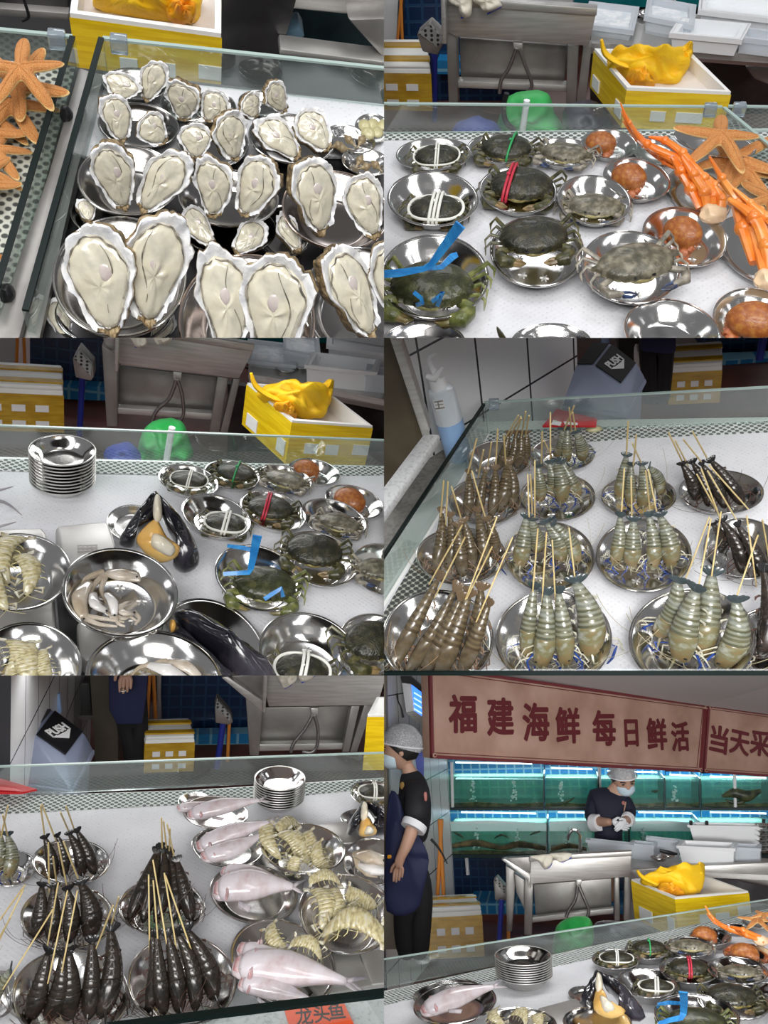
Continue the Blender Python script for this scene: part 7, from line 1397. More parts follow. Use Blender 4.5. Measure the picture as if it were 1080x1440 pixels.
    zc = .034; q = [P.at(x, y, zc) for x, y in ((800, 944), (968, 928), (1006, 1012), (826, 1030))]; A = Asm(P, 'price_card', q[0], f'orange card with black characters on the stone ledge {S}', 'price card'); bm = bmesh.new(); prism(bm, q, (0, 0, .003)); A.part('card', bm, mat('orange_card', (.95, .10, .015), .5), smooth=False)
    ink = mat('black_ink', (.02, .008, .006), .5)
    for ch, (x, y) in zip('龙头鱼', ((856, 961), (905, 955), (947, 947))):
        c = P.at(x, y, zc + .0035); xd = (q[1] - q[0]).normalized(); yv = V((-xd.y, xd.x, 0)); me = text_mesh(ch, 1, .01, ink, .012); s = P.px2m(54, c); mobj(P, 'printed_character', me, Matrix.Translation(-A.o) @ frame(yv, (0, 0, 1), c, 1) @ Matrix.Diagonal((s * .92, s * 1.25, s, 1)), A.r)
stall5()
# ================================================================== stall 6: the shop front with sign, tanks and two workers
P6 = View('shopfront scene', (540, 950, 1080, 1440), 12.5, 0, .86)
M_['sign'] = mat('tan_sign_board', (.36, .215, .16), .6, col2=(.50, .33, .26), scale=5, detail=9, col3=(.44, .275, .21), lo=.35, hi=.65); M_['sign_red'] = mat('dark_red_paint', (.12, .015, .02), .5); M_['sign_frame'] = mat('dark_red_frame', (.16, .03, .035), .45)
M_['led'] = mat('led_tube', (.8, .95, 1), .4, emit=4, emc=(.65, .88, 1)); M_['screen'] = mat('lit_blue_screen', (.02, .10, .8), .3, emit=1.6, emc=(.05, .22, 1))
M_['water'] = glassy('green_tank_water', (.60, .78, .64), .03, .2, haze=.36, hazec=(.17, .29, .23)); M_['tank_glass'] = glassy('tank_glass', (.88, .97, .96), .03, .3); M_['gravel'] = mat('tank_gravel', (.05, .05, .025), .8, col2=(.16, .13, .06), scale=30, bump=.8, bscale=40); M_['bubble'] = mat('air_bubbles', (.75, .9, .88), .2, trans=.3, alpha=.8); M_['tank_frame'] = mat('dark_tank_frame', (.01, .03, .035), .3)
M_['froth'] = mat('white_froth', (.70, .85, .84), .6, bump=.6, bscale=40); M_['fish_dark'] = mat('dark_live_fish', (.02, .03, .02), .4, col2=(.08, .09, .04), scale=30)
def stall6():
    P = P6; S = 'in the shopfront scene'; yb0 = P.at(0, 890).y; yb = P.at(700, 690).y; zf = -.62; Yw = P.at(600, 690, zf).y
    fl = P.at(60, 800, zf); floor(P, zf, 1.2, Yw + .6, M_['red_floor'])
    far_board(P, Yw + .75, M_['dark'], 900, zf)
    # ceiling, side wall
    q = [P.atY(120, -30, Yw * .70), P.atY(1160, -60, Yw * .60), P.atY(1160, 120, Yw * 1.0), P.atY(900, 84, Yw * .97), P.atY(124, -26, Yw * .74)]; bm = bmesh.new(); prism(bm, [q[1] + V((0, -.6, .3)), q[2], q[3], q[4], q[0] + V((-.6, -.6, .3))], (0, .02, .03)); struct_solo(P, 'ceiling', bm, mat('grey_ceiling', (.72, .72, .72), .7))
    a, b = P.atY(-30, 400, Yw * .74), P.atY(172, 400, Yw * .965); d = b - a; d.z = 0; Lw = d.length; d.normalize(); nrm = V((d.y, -d.x, 0)); bm = bmesh.new(); box(bm, (0, -1.2, 0), (Lw, 2.2, .03)); o = mobj(P, 'wall_left', finish(bm, 'wall_left', M_['tile'], False), Matrix.Translation(V((a.x, a.y, 0))) @ Matrix((d, V((0, 0, 1)), nrm)).transposed().to_4x4()); o['kind'] = 'structure'
    solo(P, 'door_jamb', slab_bm(P, [(-40, -40), (2, -40), (14, 560), (40, 770), (-40, 770)], Yw * .72, .05), mat('tan_jamb', (.26, .22, .16), .6), f'tan jamb at the left edge behind the worker {S}', 'jamb')
    A = Asm(P, 'wall_screen', P.atY(85, 120, Yw * .78), f'white box with a lit blue screen on the tiled wall {S}', 'screen'); Y0 = Yw * .80
    A.part('housing', slab_bm(P, [(50, 20), (76, 24), (86, 100), (62, 104)], Y0 - .02, .16, bev=.004), M_['white']); A.part('top_edge', slab_bm(P, [(46, 2), (72, 2), (114, 40), (112, 52), (76, 24), (50, 20)], Y0 - .02, .05), M_['black']); A.part('screen', slab_bm(P, [(78, 26), (112, 50), (118, 122), (86, 100)], Y0 - .015, .03), M_['screen'], smooth=False); A.part('bottom_edge', slab_bm(P, [(62, 104), (86, 100), (120, 124), (120, 134), (98, 134)], Y0 - .018, .04), M_['dull_steel'])
    for k in range(4): A.part('screen_line', slab_bm(P, [(84, 46 + k * 15), (110, 62 + k * 15), (110, 66 + k * 15), (84, 50 + k * 15)], Y0 - .022, .004), mat('screen_text', (.5, .7, 1), .4, emit=1.2), smooth=False)
    solo(P, 'cable', tubep(P, [(36, 50), (40, 72), (48, 90), (54, 118)], [8, 4, 4, 7], Y=Yw * .80), M_['black'], f'black plug and cable left of the lit screen {S}', 'cable')
    solo(P, 'wall_socket', slab_bm(P, [(24, 42), (40, 44), (40, 64), (24, 60)], Yw * .82, .02), M_['white'], f'white wall socket left of the lit screen {S}', 'socket')
    solo(P, 'blue_poster', slab_bm(P, [(86, 215), (100, 205), (112, 225), (112, 290), (92, 262)], Yw * .83, .004), mat('blue_poster', (.12, .16, .55), .4), f'blue and white poster on the tiles behind the worker {S}', 'poster', smooth=False)
    # sign boards
    def sign(c4, Ya, Yb, chars, label, holes):
        X = [p[0] for p in c4]; a, b = min(X), max(X); YY = lambda x: Ya + (Yb - Ya) * (x - a) / (b - a)
        w = [P.atY(x, y, YY(x)) for x, y in c4]; xd = w[2] - w[3]; xd.z = 0; n = V((xd.y, -xd.x, 0)).normalized(); w = [on_plane(P, x, y, w[3], n) for x, y in c4]; xd = (w[2] - w[3]).normalized(); A = Asm(P, 'shop_sign', (w[2] + w[3]) / 2, label, 'sign'); yv = (w[0] - w[3]).normalized()
        bm = bmesh.new(); prism(bm, w, -n * .05); A.part('board', bm, M_['sign'], smooth=False); cc = sum(w, V()) / 4
        fw = (w[0] - w[3]).length * .035; bm = bmesh.new(); dx, dy = xd * fw, yv * fw
        for q in ((w[0], w[1], w[1] - dy, w[0] - dy), (w[3] + dy, w[2] + dy, w[2], w[3]), (w[0], w[0] + dx * .8, w[3] + dx * .8, w[3]), (w[1] - dx * .8, w[1], w[2], w[2] - dx * .8)): bm = bmesh.new(); prism(bm, [p + n * .002 for p in q], n * .015); A.part('frame_bar', bm, M_['sign_frame'], smooth=False)
        i = 1.7; q = [w[0] + dx * i - dy * i, w[1] - dx * i - dy * i, w[2] - dx * i + dy * i, w[3] + dx * i + dy * i]
        for k in range(4): bm = bmesh.new(); tube(bm, [q[k] + n * .003, q[(k + 1) % 4] + n * .003], fw * .14, 5); A.part('inner_line', bm, M_['sign_frame'])
        for k in holes:
            c = w[k] + (dx if k in (0, 3) else -dx) * 1.0 + (-dy if k < 2 else dy) * 1.0; bm = bmesh.new(); tube(bm, [c - n * .0, c + n * .022], fw * .75, 16); A.part('corner_boss', bm, M_['sign']); bm = bmesh.new(); tube(bm, [c, c + n * .026], fw * .3, 12); A.part('boss_centre', bm, M_['sign_red'])
        for ch, x, y, hh in chars:
            c = on_plane(P, x, y, w[3] + n * .006, n); me = text_mesh(ch, 1, .006, M_['sign_red'], .03); s = P.px2m(hh, c) * 1.10; mobj(P, 'sign_character', me, Matrix.Translation(-A.o) @ frame(yv, n, c, 1) @ Matrix.Rotation(-.03, 4, 'Z') @ Matrix.Diagonal((s, s * 1.08, s, 1)), A.r)
    sign([(122, -28), (902, 82), (888, 272), (128, 232)], Yw * .72, Yw * .97, [('福', 224, 116, 92), ('建', 328, 124, 90), ('海', 428, 140, 92), ('鲜', 518, 148, 86), ('每', 620, 156, 84), ('日', 696, 166, 70), ('鲜', 768, 172, 76), ('活', 834, 178, 70)], f'long tan shop sign with eight dark red characters {S}', (1, 2, 3))
    sign([(908, 82), (1200, 122), (1200, 292), (894, 272)], Yw * .97, Yw * 1.04, [('当', 942, 186, 66), ('天', 1000, 192, 62), ('采', 1058, 196, 62)], f'second tan shop sign with three characters, at the right, {S}', (0, 3))
    # tanks
    def tank(x0, x1, yt, yw, yb_, label, bub=(), froth=False, led=True, fishes=()):
        A = Asm(P, 'fish_tank', P.atY((x0 + x1) / 2, yb_, Yw), label, 'fish tank', 'lit fish tanks in the tiled wall'); T = lambda x, y, dy=0: P.atY(x, y, Yw + dy)
        A.part('back_tile', slab_bm(P, [(x0, yt), (x1, yt), (x1, yb_), (x0, yb_)], Yw + .42, .02), M_['tank_tile'], smooth=False)
        A.part('water', slab_bm(P, [(x0 + 2, yw), (x1 - 2, yw), (x1 - 2, yb_ - 3), (x0 + 2, yb_ - 3)], Yw + .03, .26), M_['water'], smooth=False)
        A.part('glass_front', slab_bm(P, [(x0, yw - 8), (x1, yw - 8), (x1, yb_), (x0, yb_)], Yw + .01, .008), M_['tank_glass'], smooth=False)
        A.part('gravel', slab_bm(P, [(x0 + 3, yb_ - 14), ((x0 * 2 + x1) / 3, yb_ - 18), ((x0 + 2 * x1) / 3, yb_ - 13), (x1 - 3, yb_ - 17), (x1 - 3, yb_ - 3), (x0 + 3, yb_ - 3)], Yw + .022, .02), M_['gravel'])
        A.part('bottom_rail', slab_bm(P, [(x0, yb_ - 3), (x1, yb_ - 3), (x1, yb_ + 5), (x0, yb_ + 5)], Yw, .3), M_['tank_frame']); A.part('side_joint', slab_bm(P, [(x1 - 3, yw - 10), (x1 + 1, yw - 10), (x1 + 1, yb_), (x1 - 3, yb_)], Yw - .002, .3), M_['tank_frame'])
        if led:
            m = (x1 - x0) * .12; bm = tubep(P, [(x0 + m, yt + 8), (x1 - m, yt + 12)], 4, Y=Yw + .05); A.part('led_tube', bm, M_['led'], label='glowing tube lamp')
        if froth: A.part('froth', slab_bm(P, [(x0 + 3, yw - 12), (x0 + (x1 - x0) * .4, yw - 16), (x1 - 3, yw - 8), (x1 - 3, yw + 14), (x0 + 3, yw + 14)], Yw + .012, .01), M_['froth'])
        rnd = random.Random(int(x0))
        for bx in bub:
            bm = bmesh.new()
            for i in range(26): t = rnd.random(); blob(bm, T(bx + rnd.uniform(-7, 7) * (.4 + t), yw + 4 + (yb_ - yw - 24) * t, .016), (P.px2m(rnd.uniform(1.6, 4.2), T(bx, yw)),) * 3, 1)
            o = A.part('bubble_column', bm, M_['bubble']); o['kind'] = 'stuff'
    rows1 = [(168, 450, 'first from the left'), (452, 604, 'second from the left'), (606, 790, 'third from the left'), (792, 890, 'fourth from the left'), (892, 1100, 'fifth from the left')]
    bubs = [(250, 365), (497,), (), (818,), ()]
    for (x0, x1, w_), bu in zip(rows1, bubs): tank(x0, x1, 236 + (x0 - 168) * .055, 292 + (x0 - 168) * .012, 374, f'lit fish tank in the upper row, {w_}, {S}', bu)
    rows2 = [(184, 460, 'first from the left', (260, 376), True), (462, 690, 'second from the left', (517,), True), (692, 890, 'third from the left', (728,), True), (892, 1100, 'fourth from the left', (), False)]
    for x0, x1, w_, bu, fr in rows2: tank(x0, x1, 376, 424, 508, f'lit fish tank in the lower row, {w_}, {S}', bu, fr)
    for yy, pw in ((262, 3.2), (392, 3.2)):
        pa, pb_ = P.atY(200, yy, Yw + .2), P.atY(1060, yy, Yw + .2); c = (pa + pb_) / 2; l = bpy.data.lights.new('tank_lamp', 'AREA'); l.shape = 'RECTANGLE'; l.size = (pb_ - pa).length; l.size_y = .12; l.energy = pw * 3.2; l.color = (.62, .88, 1); lo = bpy.data.objects.new('tank_lamp', l); COL.objects.link(lo); lo.matrix_world = P.M @ Matrix.Translation(c)
    # creatures in the tanks
    for k, (pts, w_, lb) in enumerate((([(470, 360), (490, 362), (520, 352), (536, 342)], [4, 8, 6, 3], 'dark fish on the gravel of the second upper tank'), ([(950, 340), (985, 330), (1020, 338), (1060, 322)], [6, 30, 34, 8], 'large dark grouper in the fifth upper tank'), ([(960, 350), (1000, 358), (1040, 330)], [5, 14, 4], 'green-brown fish below the grouper in the fifth upper tank'), ([(752, 324), (762, 326), (772, 322)], [3, 9, 2], 'small dark fish in the third upper tank, upper one'), ([(310, 458), (330, 448), (350, 456)], [3, 7, 3], 'small brown eel near the froth of the first lower tank'), ([(195, 440), (212, 448), (224, 456)], [3, 8, 3], 'small brown fish at the left end of the first lower tank'), ([(410, 448), (435, 438), (450, 430)], [3, 7, 3], 'small brown fish at the right end of the first lower tank'))): solo(P, 'live_fish', tubep(P, pts, w_, Y=Yw + .018, n=10), M_['fish_dark'], f'{lb} {S}', 'fish')
    for k, (pts, w_, lb) in enumerate((([(190, 480), (260, 470), (330, 484), (380, 474), (455, 486)], [12, 20, 14, 20, 12], 'first'), ([(470, 488), (520, 478), (570, 488)], [12, 16, 10], 'second'))): solo(P, 'live_shrimp_heap', tubep(P, pts, w_, Y=Yw + .02, n=10), M_['gravel'], f'heap of live shrimps on the floor of the {lb} lower tank {S}', 'shrimps', kind='stuff')
    for k, x in enumerate((190, 605, 985)): pole(P, (x, 244), (x + 3, 372), 9, Yw + .012, 'white', 'white_pipe', f'white pipe standing in the tank wall, {("left", "middle", "right")[k]} one, {S}', 'pipe')
    solo(P, 'steel_post', slab_bm(P, [(160, 232), (178, 236), (186, 625), (172, 625)], Yw - .02, .05), M_['dull_steel'], f'grey steel post at the left end of the fish tanks {S}', 'post')
    struct_solo(P, 'wall_base', slab_bm(P, [(180, 508), (1160, 508), (1160, 640), (186, 640)], Yw + .25, .04), M_['tank_tile_dark']); struct_solo(P, 'trim_1', slab_bm(P, [(240, 640), (1160, 640), (1160, 672), (240, 672)], Yw + .0, .3), M_['tank_tile'])
    pole(P, (232, 512), (236, 560), 10, Yw + .1, 'white', 'drain_pipe', f'short white drain pipe under the first tank {S}', 'pipe'); struct_solo(P, 'trim_2', slab_bm(P, [(240, 674), (1160, 674), (1160, 700), (240, 700)], Yw - .02, .3), M_['red_floor'])
    for k, (a, b) in enumerate((((162, 405), (150, 628)), ((156, 405), (168, 628)))): pole(P, a, b, 11, Yw * .86, 'orange_pole', 'broom_pole', f'orange pole behind the worker, {"left" if k == 0 else "right"} one, {S}', 'pole')
    foam_stack(P, (122, 668), (274, 660), (110, 632), 800, Yw * .80, f'white foam box with brown tape beside the worker {S}')
    # worker at the left, seen from the side
    Yp = Yw * .70; X = lambda px, py, dy=0: P.atY(px, py, Yp + dy); u = lambda n: P.px2m(n, X(70, 400)); A = Asm(P, 'person', X(75, 800), f'worker in black shirt and navy apron, facing left, {S}', 'person')
    def sub(name, chains, m, lv=2, label=None):
        me = skin_mesh(name, chains, m, lv); me.transform(Matrix.Translation(-A.o)); o = mobj(P, name, me, None, A.r)
        if label: o['label'] = label
    spine = [(X(70, 640), (u(44), u(34))), (X(72, 560), (u(46), u(36))), (X(80, 460), (u(44), u(36))), (X(86, 360), (u(44), u(40))), (X(84, 300), (u(34), u(40))), (X(68, 262), u(20)), (X(60, 240), u(19))]
    sub('body', [[(p, (r[0] * .8, r[1] * .8) if isinstance(r, tuple) else r) for p, r in spine]] + [[(X(86, 360), (u(44) * .8, u(40) * .8)), (X(92, 320, -.12), u(20)), (X(88, 380, -.17), u(20)), (X(82, 425, -.21), u(20)), (X(62, 480, -.23), u(17)), (X(46, 512, -.24), u(13))]] + hand_chains(X(46, 512, -.24), X(36, 575) - X(44, 515), V((0, -1, .05)), V((-1, 0, -.2)), u(66), .25) + [[(X(86, 360), (u(44) * .8, u(40) * .8)), (X(92, 320, .12), u(20)), (X(80, 400, .15), u(18)), (X(60, 480, .15), u(14)), (X(40, 510, .14), u(11))]], M_['skin'])
    sub('shirt', [[(X(82, 480), (u(58), u(44))), (X(84, 420), (u(60), u(46))), (X(88, 350), (u(52), u(46))), (X(80, 300), (u(50), u(46))), (X(66, 264), u(27))], [(X(88, 350), (u(52), u(46))), (X(94, 318, -.13), u(36)), (X(92, 370, -.18), u(35)), (X(86, 416, -.205), u(33))], [(X(88, 350), (u(52), u(46))), (X(94, 318, .12), u(30)), (X(80, 400, .16), u(28))]], M_['shirt'])
    bm = bmesh.new(); c0, c1 = X(88, 414, -.20), X(80, 432, -.213); tube(bm, [c0, c0.lerp(c1, .5), c1], [u(34), u(35), u(33)], 20); A.part('sleeve_cuff', bm, M_['cuff'], label='white turned-up cuff')
    sub('trousers', [[(X(84, 500), (u(52), u(44))), (X(76, 590), (u(52), u(40))), (X(62, 660), u(40)), (X(60, 740), u(34)), (X(68, 805), u(28))], [(X(76, 590), (u(52), u(40))), (X(104, 650), u(36)), (X(100, 740), u(32)), (X(98, 805), u(27))]], M_['trouser'])
    bm = pad_bm(P, [(12, 340), (40, 336), (62, 400), (110, 470), (126, 520), (112, 600), (86, 664), (8, 662), (4, 520)], X(50, 500, -.16), (0, -1, .02), .02, .02, sub=3, seed=2, amp=.5, wob=.02); A.part('apron', bm, M_['navy'], ang=180)
    bm = pad_bm(P, [(10, 505), (20, 505), (20, 514), (10, 514)], X(14, 510, -.185), (0, -1, 0), .004, .004); A.part('apron_tag', bm, M_['bag_orange'], label='small orange tag'); bm = pad_bm(P, [(46, 302), (54, 299), (57, 311), (51, 321), (45, 314)], X(51, 310, -.10), (-.3, -1, 0), .004, .004); A.part('chest_badge', bm, mat('gold_thread', (.30, .18, .05), .6), label='small gold badge'); bm = pad_bm(P, [(112, 330), (120, 329), (121, 350), (114, 352)], X(116, 340, -.22), (.3, -1, 0), .004, .004); A.part('sleeve_badge', bm, mat('pink_thread', (.42, .16, .14), .6), label='small pink badge')
    bm = tubep(P, [(132, 460), (150, 480), (166, 505), (178, 530)], [8, 7, 5, 3], Y=Yp - .05); A.part('apron_string', bm, M_['shirt'])
    head_parts(P, A, X(46, 208), u(112), V((-1, -.18, -.12)), V((-.08, 0, 1)))
    # worker behind the sink
    Yq = Yw * .90; X = lambda px, py, dy=0: P.atY(px, py, Yq + dy); u = lambda n: P.px2m(n, X(640, 400)); A = Asm(P, 'person', X(635, 640), f'worker in hair net and mask, looking down at gloved hands {S}', 'person')
    sub('body', [[(X(632, 640), (u(36), u(28))), (X(632, 520), (u(40), u(30))), (X(634, 430), (u(40), u(32))), (X(636, 360), (u(42), u(30))), (X(650, 322), u(22)), (X(662, 300), u(17))], [(X(636, 360), (u(42), u(30))), (X(596, 342), u(18)), (X(582, 400), u(16)), (X(612, 412, -.10), u(14)), (X(640, 412, -.16), u(10))], [(X(636, 360), (u(42), u(30))), (X(680, 340), u(18)), (X(690, 392), u(15)), (X(684, 406, -.10), u(13)), (X(674, 410, -.17), u(10))]], M_['skin'])
    sub('shirt', [[(X(632, 540), (u(56), u(40))), (X(630, 470), (u(56), u(42))), (X(632, 400), (u(54), u(42))), (X(638, 346), (u(50), u(36))), (X(650, 318), u(26))], [(X(638, 346), (u(50), u(36))), (X(594, 342), u(26)), (X(584, 398), u(25)), (X(598, 412, -.06), u(22))], [(X(638, 346), (u(50), u(36))), (X(678, 338), u(24)), (X(690, 388), u(22)), (X(686, 402, -.07), u(19))]], mat('navy_shirt', (.010, .012, .030), .75, bump=.2, bscale=30))
    for k, (a, b, r) in enumerate((((590, 414, -.055), (606, 414, -.085), 24), ((688, 402, -.08), (683, 408, -.10), 20))): bm = bmesh.new(); tube(bm, [X(*a), X(*b)], [u(r), u(r * .9)], 18); A.part('sleeve_cuff', bm, M_['cuff'], label='white turned-up cuff')
    sub('glove', hand_chains(X(640, 412, -.165), X(668, 418, -.17) - X(640, 410, -.165), V((0, -1, .3)), V((0, 0, 1)), u(52), .35), M_['cuff'], 2, 'white glove'); sub('glove', hand_chains(X(682, 408, -.17), X(662, 420, -.19) - X(684, 404, -.17), V((0, -1, .4)), V((0, 0, 1)), u(46), .4), M_['cuff'], 2, 'white glove')
    bm = pad_bm(P, [(670, 354), (676, 353), (677, 362), (673, 364), (669, 360)], X(672, 360, -.082), (.2, -1, 0), .004, .004); A.part('chest_badge', bm, bpy.data.materials['pink_thread'], label='small pink badge')
    head_parts(P, A, X(672, 290), u(84), V((.25, -.78, -.42)), V((.05, -.35, .9)))
    # sink, tubs, yellow box
    ys = Yw * .74; yk = Yw * .80
    A = Asm(P, 'work_counter', P.atY(880, 540, yk), f'long steel work counter under the plastic tubs {S}', 'counter'); a = P.atY(690, 545, yk - .1); q = [a] + [P.at(x, y, a.z) for x, y in ((1200, 566), (1200, 518), (690, 500))]; bm = bmesh.new(); prism(bm, q, (0, 0, -.02)); A.part('worktop', bm, M_['brushed']); A.part('counter_edge', slab_bm(P, [(690, 546), (1200, 520), (1200, 546), (690, 574)], yk - .11, .03, bev=.003), M_['brushed']); A.part('lower_cabinet', slab_bm(P, [(690, 560), (1200, 545), (1200, 720), (690, 720)], yk + .25, .03), M_['dark_steel'])
    for k, (A4, B4, C4, yb_, lb, m) in enumerate((((570, 462), (700, 476), (572, 456), 505, 'clear plastic tub in front of the worker', 'tub'), ((690, 470), (758, 478), (700, 462), 515, 'clear plastic tub right of the sink', 'tub'), ((738, 456), (830, 466), (740, 450), 500, 'clear plastic tub behind the small bowls', 'tub'), ((826, 478), (984, 486), (838, 462), 528, 'clear low tub with cloudy water', 'tub_white'), ((858, 420), (1058, 424), (866, 412), 478, 'large white tub standing on the other tubs', 'tub_white'), ((980, 482), (1058, 486), (984, 470), 522, 'bluish clear tub at the right', 'tub'))): tub(P, A4, B4, C4, yb_, yk + (.0, .02, .25, .05, .12, .12)[k], f'{lb} {S}', m, 'ice' if m == 'tub' and k < 3 else None, rest=q[0].z)
    solo(P, 'grey_carton', slab_bm(P, [(985, 556), (1160, 552), (1160, 610), (1000, 580)], yk + .1, .2, bev=.01), M_['dull_steel'], f'dark grey carton on the low shelf at the right {S}', 'carton')
    for k, (x, y, w_) in enumerate(((775, 520, 50), (800, 512, 44))): a = P.atY(x, y, yk - .02); r = P.px2m(w_, a) / 2; BOWL['plain'].put(P, 'steel_bowl', Matrix.Translation(a) @ Matrix.Diagonal((r, r, r, 1)), f'small steel bowl on the work counter, {"front" if k == 0 else "back"} one, {S}', 'bowl', 'small bowls on the work counter, shopfront scene')
    solo(P, 'dark_cloth', tubep(P, [(775, 492), (800, 498), (825, 502)], [8, 12, 5], Y=yk - .04), M_['black'], f'dark tool lying on the small steel bowls {S}', 'tool')
    for k, (x, y) in enumerate(((863, 408), (908, 408), (1068, 404))): pole(P, (x, y), (x, y + 12), 9, yk + .35, 'black', 'tank_valve', f'black valve knob behind the white tub, {("left", "middle", "right")[k]} one, {S}', 'valve')
    for k in range(6): a = P.atY(1066, 496 - k * 14, yk + .3); r = P.px2m(40, a) / 2; BOWL['nest'].put(P, 'steel_bowl', Matrix.Translation(a) @ Matrix.Diagonal((r, r, r, 1)), f'steel bowl in the far right stack, {("lowest", "second up", "third up", "fourth up", "fifth up", "topmost")[k]}, {S}', 'bowl', 'stacked bowls at the far right')
    A = sink(P, S, ys, [(412, 522), (696, 496), (694, 566), (420, 586), (410, 600)], [(420, 588), (640, 570), (640, 650), (426, 676)], [(414, 680), (646, 654), (646, 670), (414, 696)], [[(396, 560), (420, 560), (416, 730), (394, 730)], [(648, 568), (662, 568), (664, 690), (648, 690)], [(676, 566), (694, 566), (692, 690), (674, 690)]], rim=[(408, 510), (698, 494), (698, 508), (408, 524)], hose=[([(545, 590), (538, 630), (520, 660), (512, 680)], 9), ([(548, 590), (562, 625), (576, 660), (568, 682), (556, 684)], 9)], trap=[(540, 574), (556, 573), (555, 592), (541, 593)])
    kit(P, 'drain_board', f'wet steel drain board left of the sink apron {S}', 'drain board', ys - .02, [('side_edge', 'brushed', [(330, 518), (340, 514), (412, 560), (408, 602), (404, 576)], 0, .03), ('board_top', 'dull_steel', [(338, 514), (412, 510), (412, 558)], .03, .03), ('leg', 'dull_steel', [(342, 535), (372, 552), (360, 720), (346, 720)], .1, .05), ('basin_side', 'dull_steel', [(366, 556), (402, 580), (396, 660), (372, 610)], .06, .05)])
    a = lambda x, y: P.atY(x, y, ys + .12); bm = bmesh.new(); 
    solo(P, 'sink_tap', tubep(P, [(551, 500), (552, 460), (546, 440), (532, 434), (520, 448), (517, 462)], 9, Y=ys + .12), M_['steel'], f'curved steel tap over the sink {S}', 'tap')
    glove(P, [(414, 508), (466, 502), (474, 520), (466, 538), (450, 544), (436, 524), (420, 516)], ys - .04, f'off-white cotton glove over the sink edge, left one, {S}', ([(450, 544), (464, 540), (472, 528)], 5)); glove(P, [(466, 502), (520, 498), (527, 512), (500, 526), (482, 516)], ys - .04, f'off-white cotton glove over the sink edge, right one, {S}', ([(500, 526), (514, 520), (527, 512)], 5))
    scoop(P, S, Yw * .78, [(308, 576), (318, 566), (352, 604), (358, 630), (345, 634), (312, 632)], [(310, 578), (320, 570), (350, 606), (348, 624)]); pole(P, (331, 630), (324, 745), 14, Yw * .775, 'blue', 'mop_pole', f'dark blue pole standing below the metal scoop {S}', 'pole'); pole(P, (350, 634), (350, 740), 10, Yw * .785, 'orange_pole', 'broom_pole', f'brown broom handle next to the blue pole {S}', 'pole')
    bucket(P, S, [(480, 720), (500, 690), (540, 676), (580, 684), (590, 740), (560, 790), (480, 790)], Yw * .64, 'green', f'bright green bag-lined bucket below the sink {S}'); solo(P, 'waste_bag', pad_bm(P, [(590, 700), (660, 690), (760, 720), (740, 770), (600, 780)], P.atY(660, 730, Yw * .66), (0, -1, .2), .08, .05, sub=4, seed=9, amp=.6), bpy.data.materials['purple_black_bag'], f'dark purple bag left of the yellow box {S}', 'bag', ang=180)
    yt = yb * 1.10
    yellow_box(P, (818, 624), (1024, 606), (696, 572), 740, yt, f'white foam box wrapped in yellow tape with a bag inside {S}', ((.30, .46, .42, .68), (.52, .70, .42, .68), (.82, .99, .30, .6)), ((.06, .2, .5, .85), (.55, .85, .6, .9)))
    yellow_bag(P, [(722, 586), (736, 562), (790, 556), (840, 548), (896, 540), (902, 572), (890, 604), (870, 620), (830, 618), (770, 600)], ([(712, 548), (726, 566), (760, 584), (800, 592), (826, 594)], [12, 20, 20, 18, 14]), [(862, 556), (884, 536), (900, 530), (902, 560), (890, 596), (864, 590)], [(770, 596), (810, 592), (846, 618), (826, 624), (790, 614)], yt + .16, f'crumpled yellow cloth bag in the yellow taped box {S}')
    # counter with bowls
    counter(P, [(-60, 900), (560, 766), (1160, 640), (1160, 1010), (-60, 1010)], M_['foam'], ''); mesh_sheet(P, [(-60, 904), (560, 770), (1160, 644), (1160, 1010), (-60, 1010)], S, 'bowls on the front counter'); mesh_sheet(P, [(-60, 902), (560, 768), (1160, 642), (1160, 664), (560, 800), (-60, 940)], S, 'back edge of the front counter', 'net_open', .0014)
    pane(P, (-60, 890), (1160, 644), 806, f'long low glass guard behind the front counter {S}', 616, clamps=(0, 0))
    bw = {}
    def B(k, e, lb, kind='bowl', z=0, **kw): bw[k] = Bowl(P, e, f'{lb} {S}', kind, z, 'steel bowls on the front counter', **kw); return bw[k]
    bowl_stack(P, (390, 790, 154, 64), (394, 838, 152, 64), 9, f'the stack of nine {S}')
    B('f0', (176, 890, 190, 66, -10), 'steel plate half hidden behind the fish plate', 'plate', .0, lim=1.8); B('f1', (200, 920, 236, 116, -8), 'steel plate with a pink fish, left', 'plate', .02, lim=1.7); fish(P, (104, 944), (322, 872), 66, f'pale pink fish on the left plate, tail over the rim {S}', 1, 'pink fish, shopfront scene', .05, .08)
    B('a', (652, 797, 136, 56, 2), 'steel bowl with a string-tied crab'); B('b', (740, 770, 126, 54, 2), 'steel bowl with a green-tied crab'); B('c', (860, 762, 132, 56, 4), 'steel bowl with a pale swimming crab'); B('d', (918, 734, 118, 48, 4), 'steel bowl with a brown crab, farthest back'); B('e', (738, 864, 158, 88, 8), 'steel bowl with a dark crab under white string'); B('f', (856, 828, 156, 78, 8), 'steel bowl with a red-tied crab'); B('g', (994, 828, 162, 82, 8), 'steel bowl with a flat grey crab'); B('h', (1026, 784, 142, 62, 8), 'steel bowl with a brown crab, second row'); B('i', (880, 956, 228, 132, 8), 'steel bowl with the blue-strapped crab'); B('j', (985, 915, 184, 112, 10), 'steel bowl with a large mud crab'); B('k', (1090, 890, 90, 70, 8), 'steel bowl cut off at the right edge')
    B('m', (386, 975, 200, 84, 4), 'deep steel bowl with mantis shrimps at the front', 'deep', .02); B('q', (600, 975, 196, 90, 4), 'steel bowl at the bottom, below the fan mussel', 'bowl', .02); B('s', (562, 895, 60, 66, 0), 'steel plate under the opened fan mussel', 'plate')
    G = 'crabs, shopfront scene'
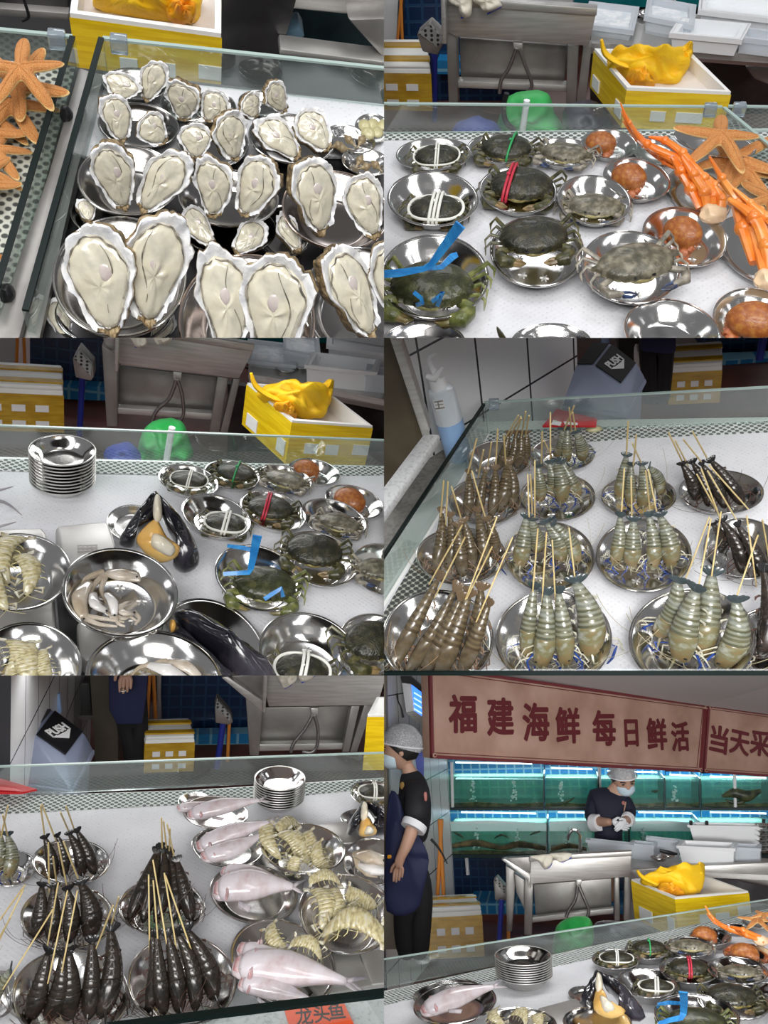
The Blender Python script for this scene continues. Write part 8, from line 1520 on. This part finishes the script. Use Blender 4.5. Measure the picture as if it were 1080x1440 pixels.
    def C(kind, b, c, w_, lb, **kw): return crab(P, kind, c, w_, f'{lb} {S}', bw[b].floor + kw.pop('dz', .02), group=G, **kw)
    M = C('mud', 'a', (654, 796), 88, 'small crab tied with white string', yaw=0, tilt=14); tie(P, M, M_['rope'], f'white string on the small crab {S}', 2); M = C('mud', 'b', (745, 766), 92, 'dark crab tied with green string', k=1, tilt=14); tie(P, M, M_['rope_green'], f'green string on the dark crab {S}', 1, False)
    C('swim', 'c', (862, 760), 96, 'pale swimming crab', yaw=8, tilt=8); C('bread', 'd', (902, 728), 66, 'brown crab farthest back', yaw=10, tilt=20); M = C('mud', 'e', (766, 876), 90, 'dark crab bound with thick white string', yaw=4, tilt=12); tie(P, M, M_['rope'], f'thick white string on the dark crab {S}', 2, True, r=.032)
    M = C('mud', 'f', (858, 824), 112, 'crab tied with red string', yaw=4, tilt=18, k=1); tie(P, M, M_['rope_red'], f'red string on the crab in the middle {S}', 2, False); C('swim', 'g', (1000, 832), 96, 'flat grey speckled crab', yaw=8, tilt=6, k=1); C('bread', 'h', (1015, 780), 78, 'smooth brown crab, second row', yaw=26, tilt=28); C('mud', 'j', (978, 902), 136, 'large dark mud crab', tilt=24, k=1, dz=.03); C('green', 'i', (880, 975), 160, 'olive crab bound with blue strap', tilt=24, dz=.03)
    A = Asm(P, 'blue_strap', P.at(840, 960, .06), f'blue plastic strap on the olive crab, one end standing up, {S}', 'strap')
    for pts, w_ in (([(772, 980, .04), (800, 970, .05), (836, 962, .06), (842, 948, .07), (844, 920, .10), (842, 890, .14)], [10, 12, 14, 18, 20, 24]), ([(770, 925, .04), (800, 920, .04), (840, 922, .05)], [8, 10, 8])): A.part('band', ribbon(P, pts, w_, '', None, ''), M_['strap'])
    solo(P, 'weighing_tray', flat_bm(P, [(432, 934), (540, 906), (562, 930), (552, 980), (460, 985)], .03, .03, bev=.004), M_['brushed'], f'grey steel weighing tray left of the fan mussel {S}', 'tray')
    for k, (h, t) in enumerate((((340, 985), (310, 938)), ((400, 985), (360, 948)), ((440, 985), (430, 950)))): mantis(P, h, t, 34, f'pale mantis shrimp, {ORD[k]} from the left in the bottom bowl {S}', k, 'mantis shrimps, shopfront scene', .06, .08)
    fan_mussel(P, S, [(600, 832), (612, 855), (604, 900), (590, 940), (560, 935), (555, 905), (580, 870)], [(604, 834), (640, 850), (690, 890), (735, 950), (720, 975), (660, 960), (660, 920), (620, 870)], [(598, 880), (616, 884), (640, 930), (680, 945), (640, 965), (590, 940)], [(606, 905), (626, 910), (650, 938), (620, 944)], [(600, 836), (612, 846), (616, 880), (602, 892), (594, 872)], P.at(620, 950, .04), 'at the front counter')
    Bowl(P, (985, 712, 80, 30, 6), f'steel plate under the orange crab legs {S}', 'plate', 0)
    crab_legs(P, [([(904, 648, .10), (922, 678, .08), (960, 708, .05), (1020, 728, .04)], [4, 9, 14, 16]), ([(908, 670, .08), (930, 694, .06), (975, 716, .04), (1030, 736, .04)], [4, 9, 14, 14]), ([(975, 706, .06), (1010, 716, .06), (1060, 736, .05)], [8, 16, 14]), ([(990, 716, .05), (1020, 730, .05), (1070, 750, .04)], [8, 16, 12])], ((1060, 745, .04), 20), f'orange crab leg cluster at the back right {S}')
    Bowl(P, (1050, 696, 90, 26, 6), f'dark steel plate under the starfish {S}', 'plate', .01, lim=1.8); starfish(P, (1050, 690), 96, .05, f'pale orange starfish on the plate at the right edge {S}', 0, 10, 0); starfish(P, (1070, 675), 80, .07, f'orange starfish arm pointing up at the right edge {S}', 1, 40, 0)
stall6()
clip_all([p for p in (globals().get('P%d' % i) for i in range(1, 7)) if p])
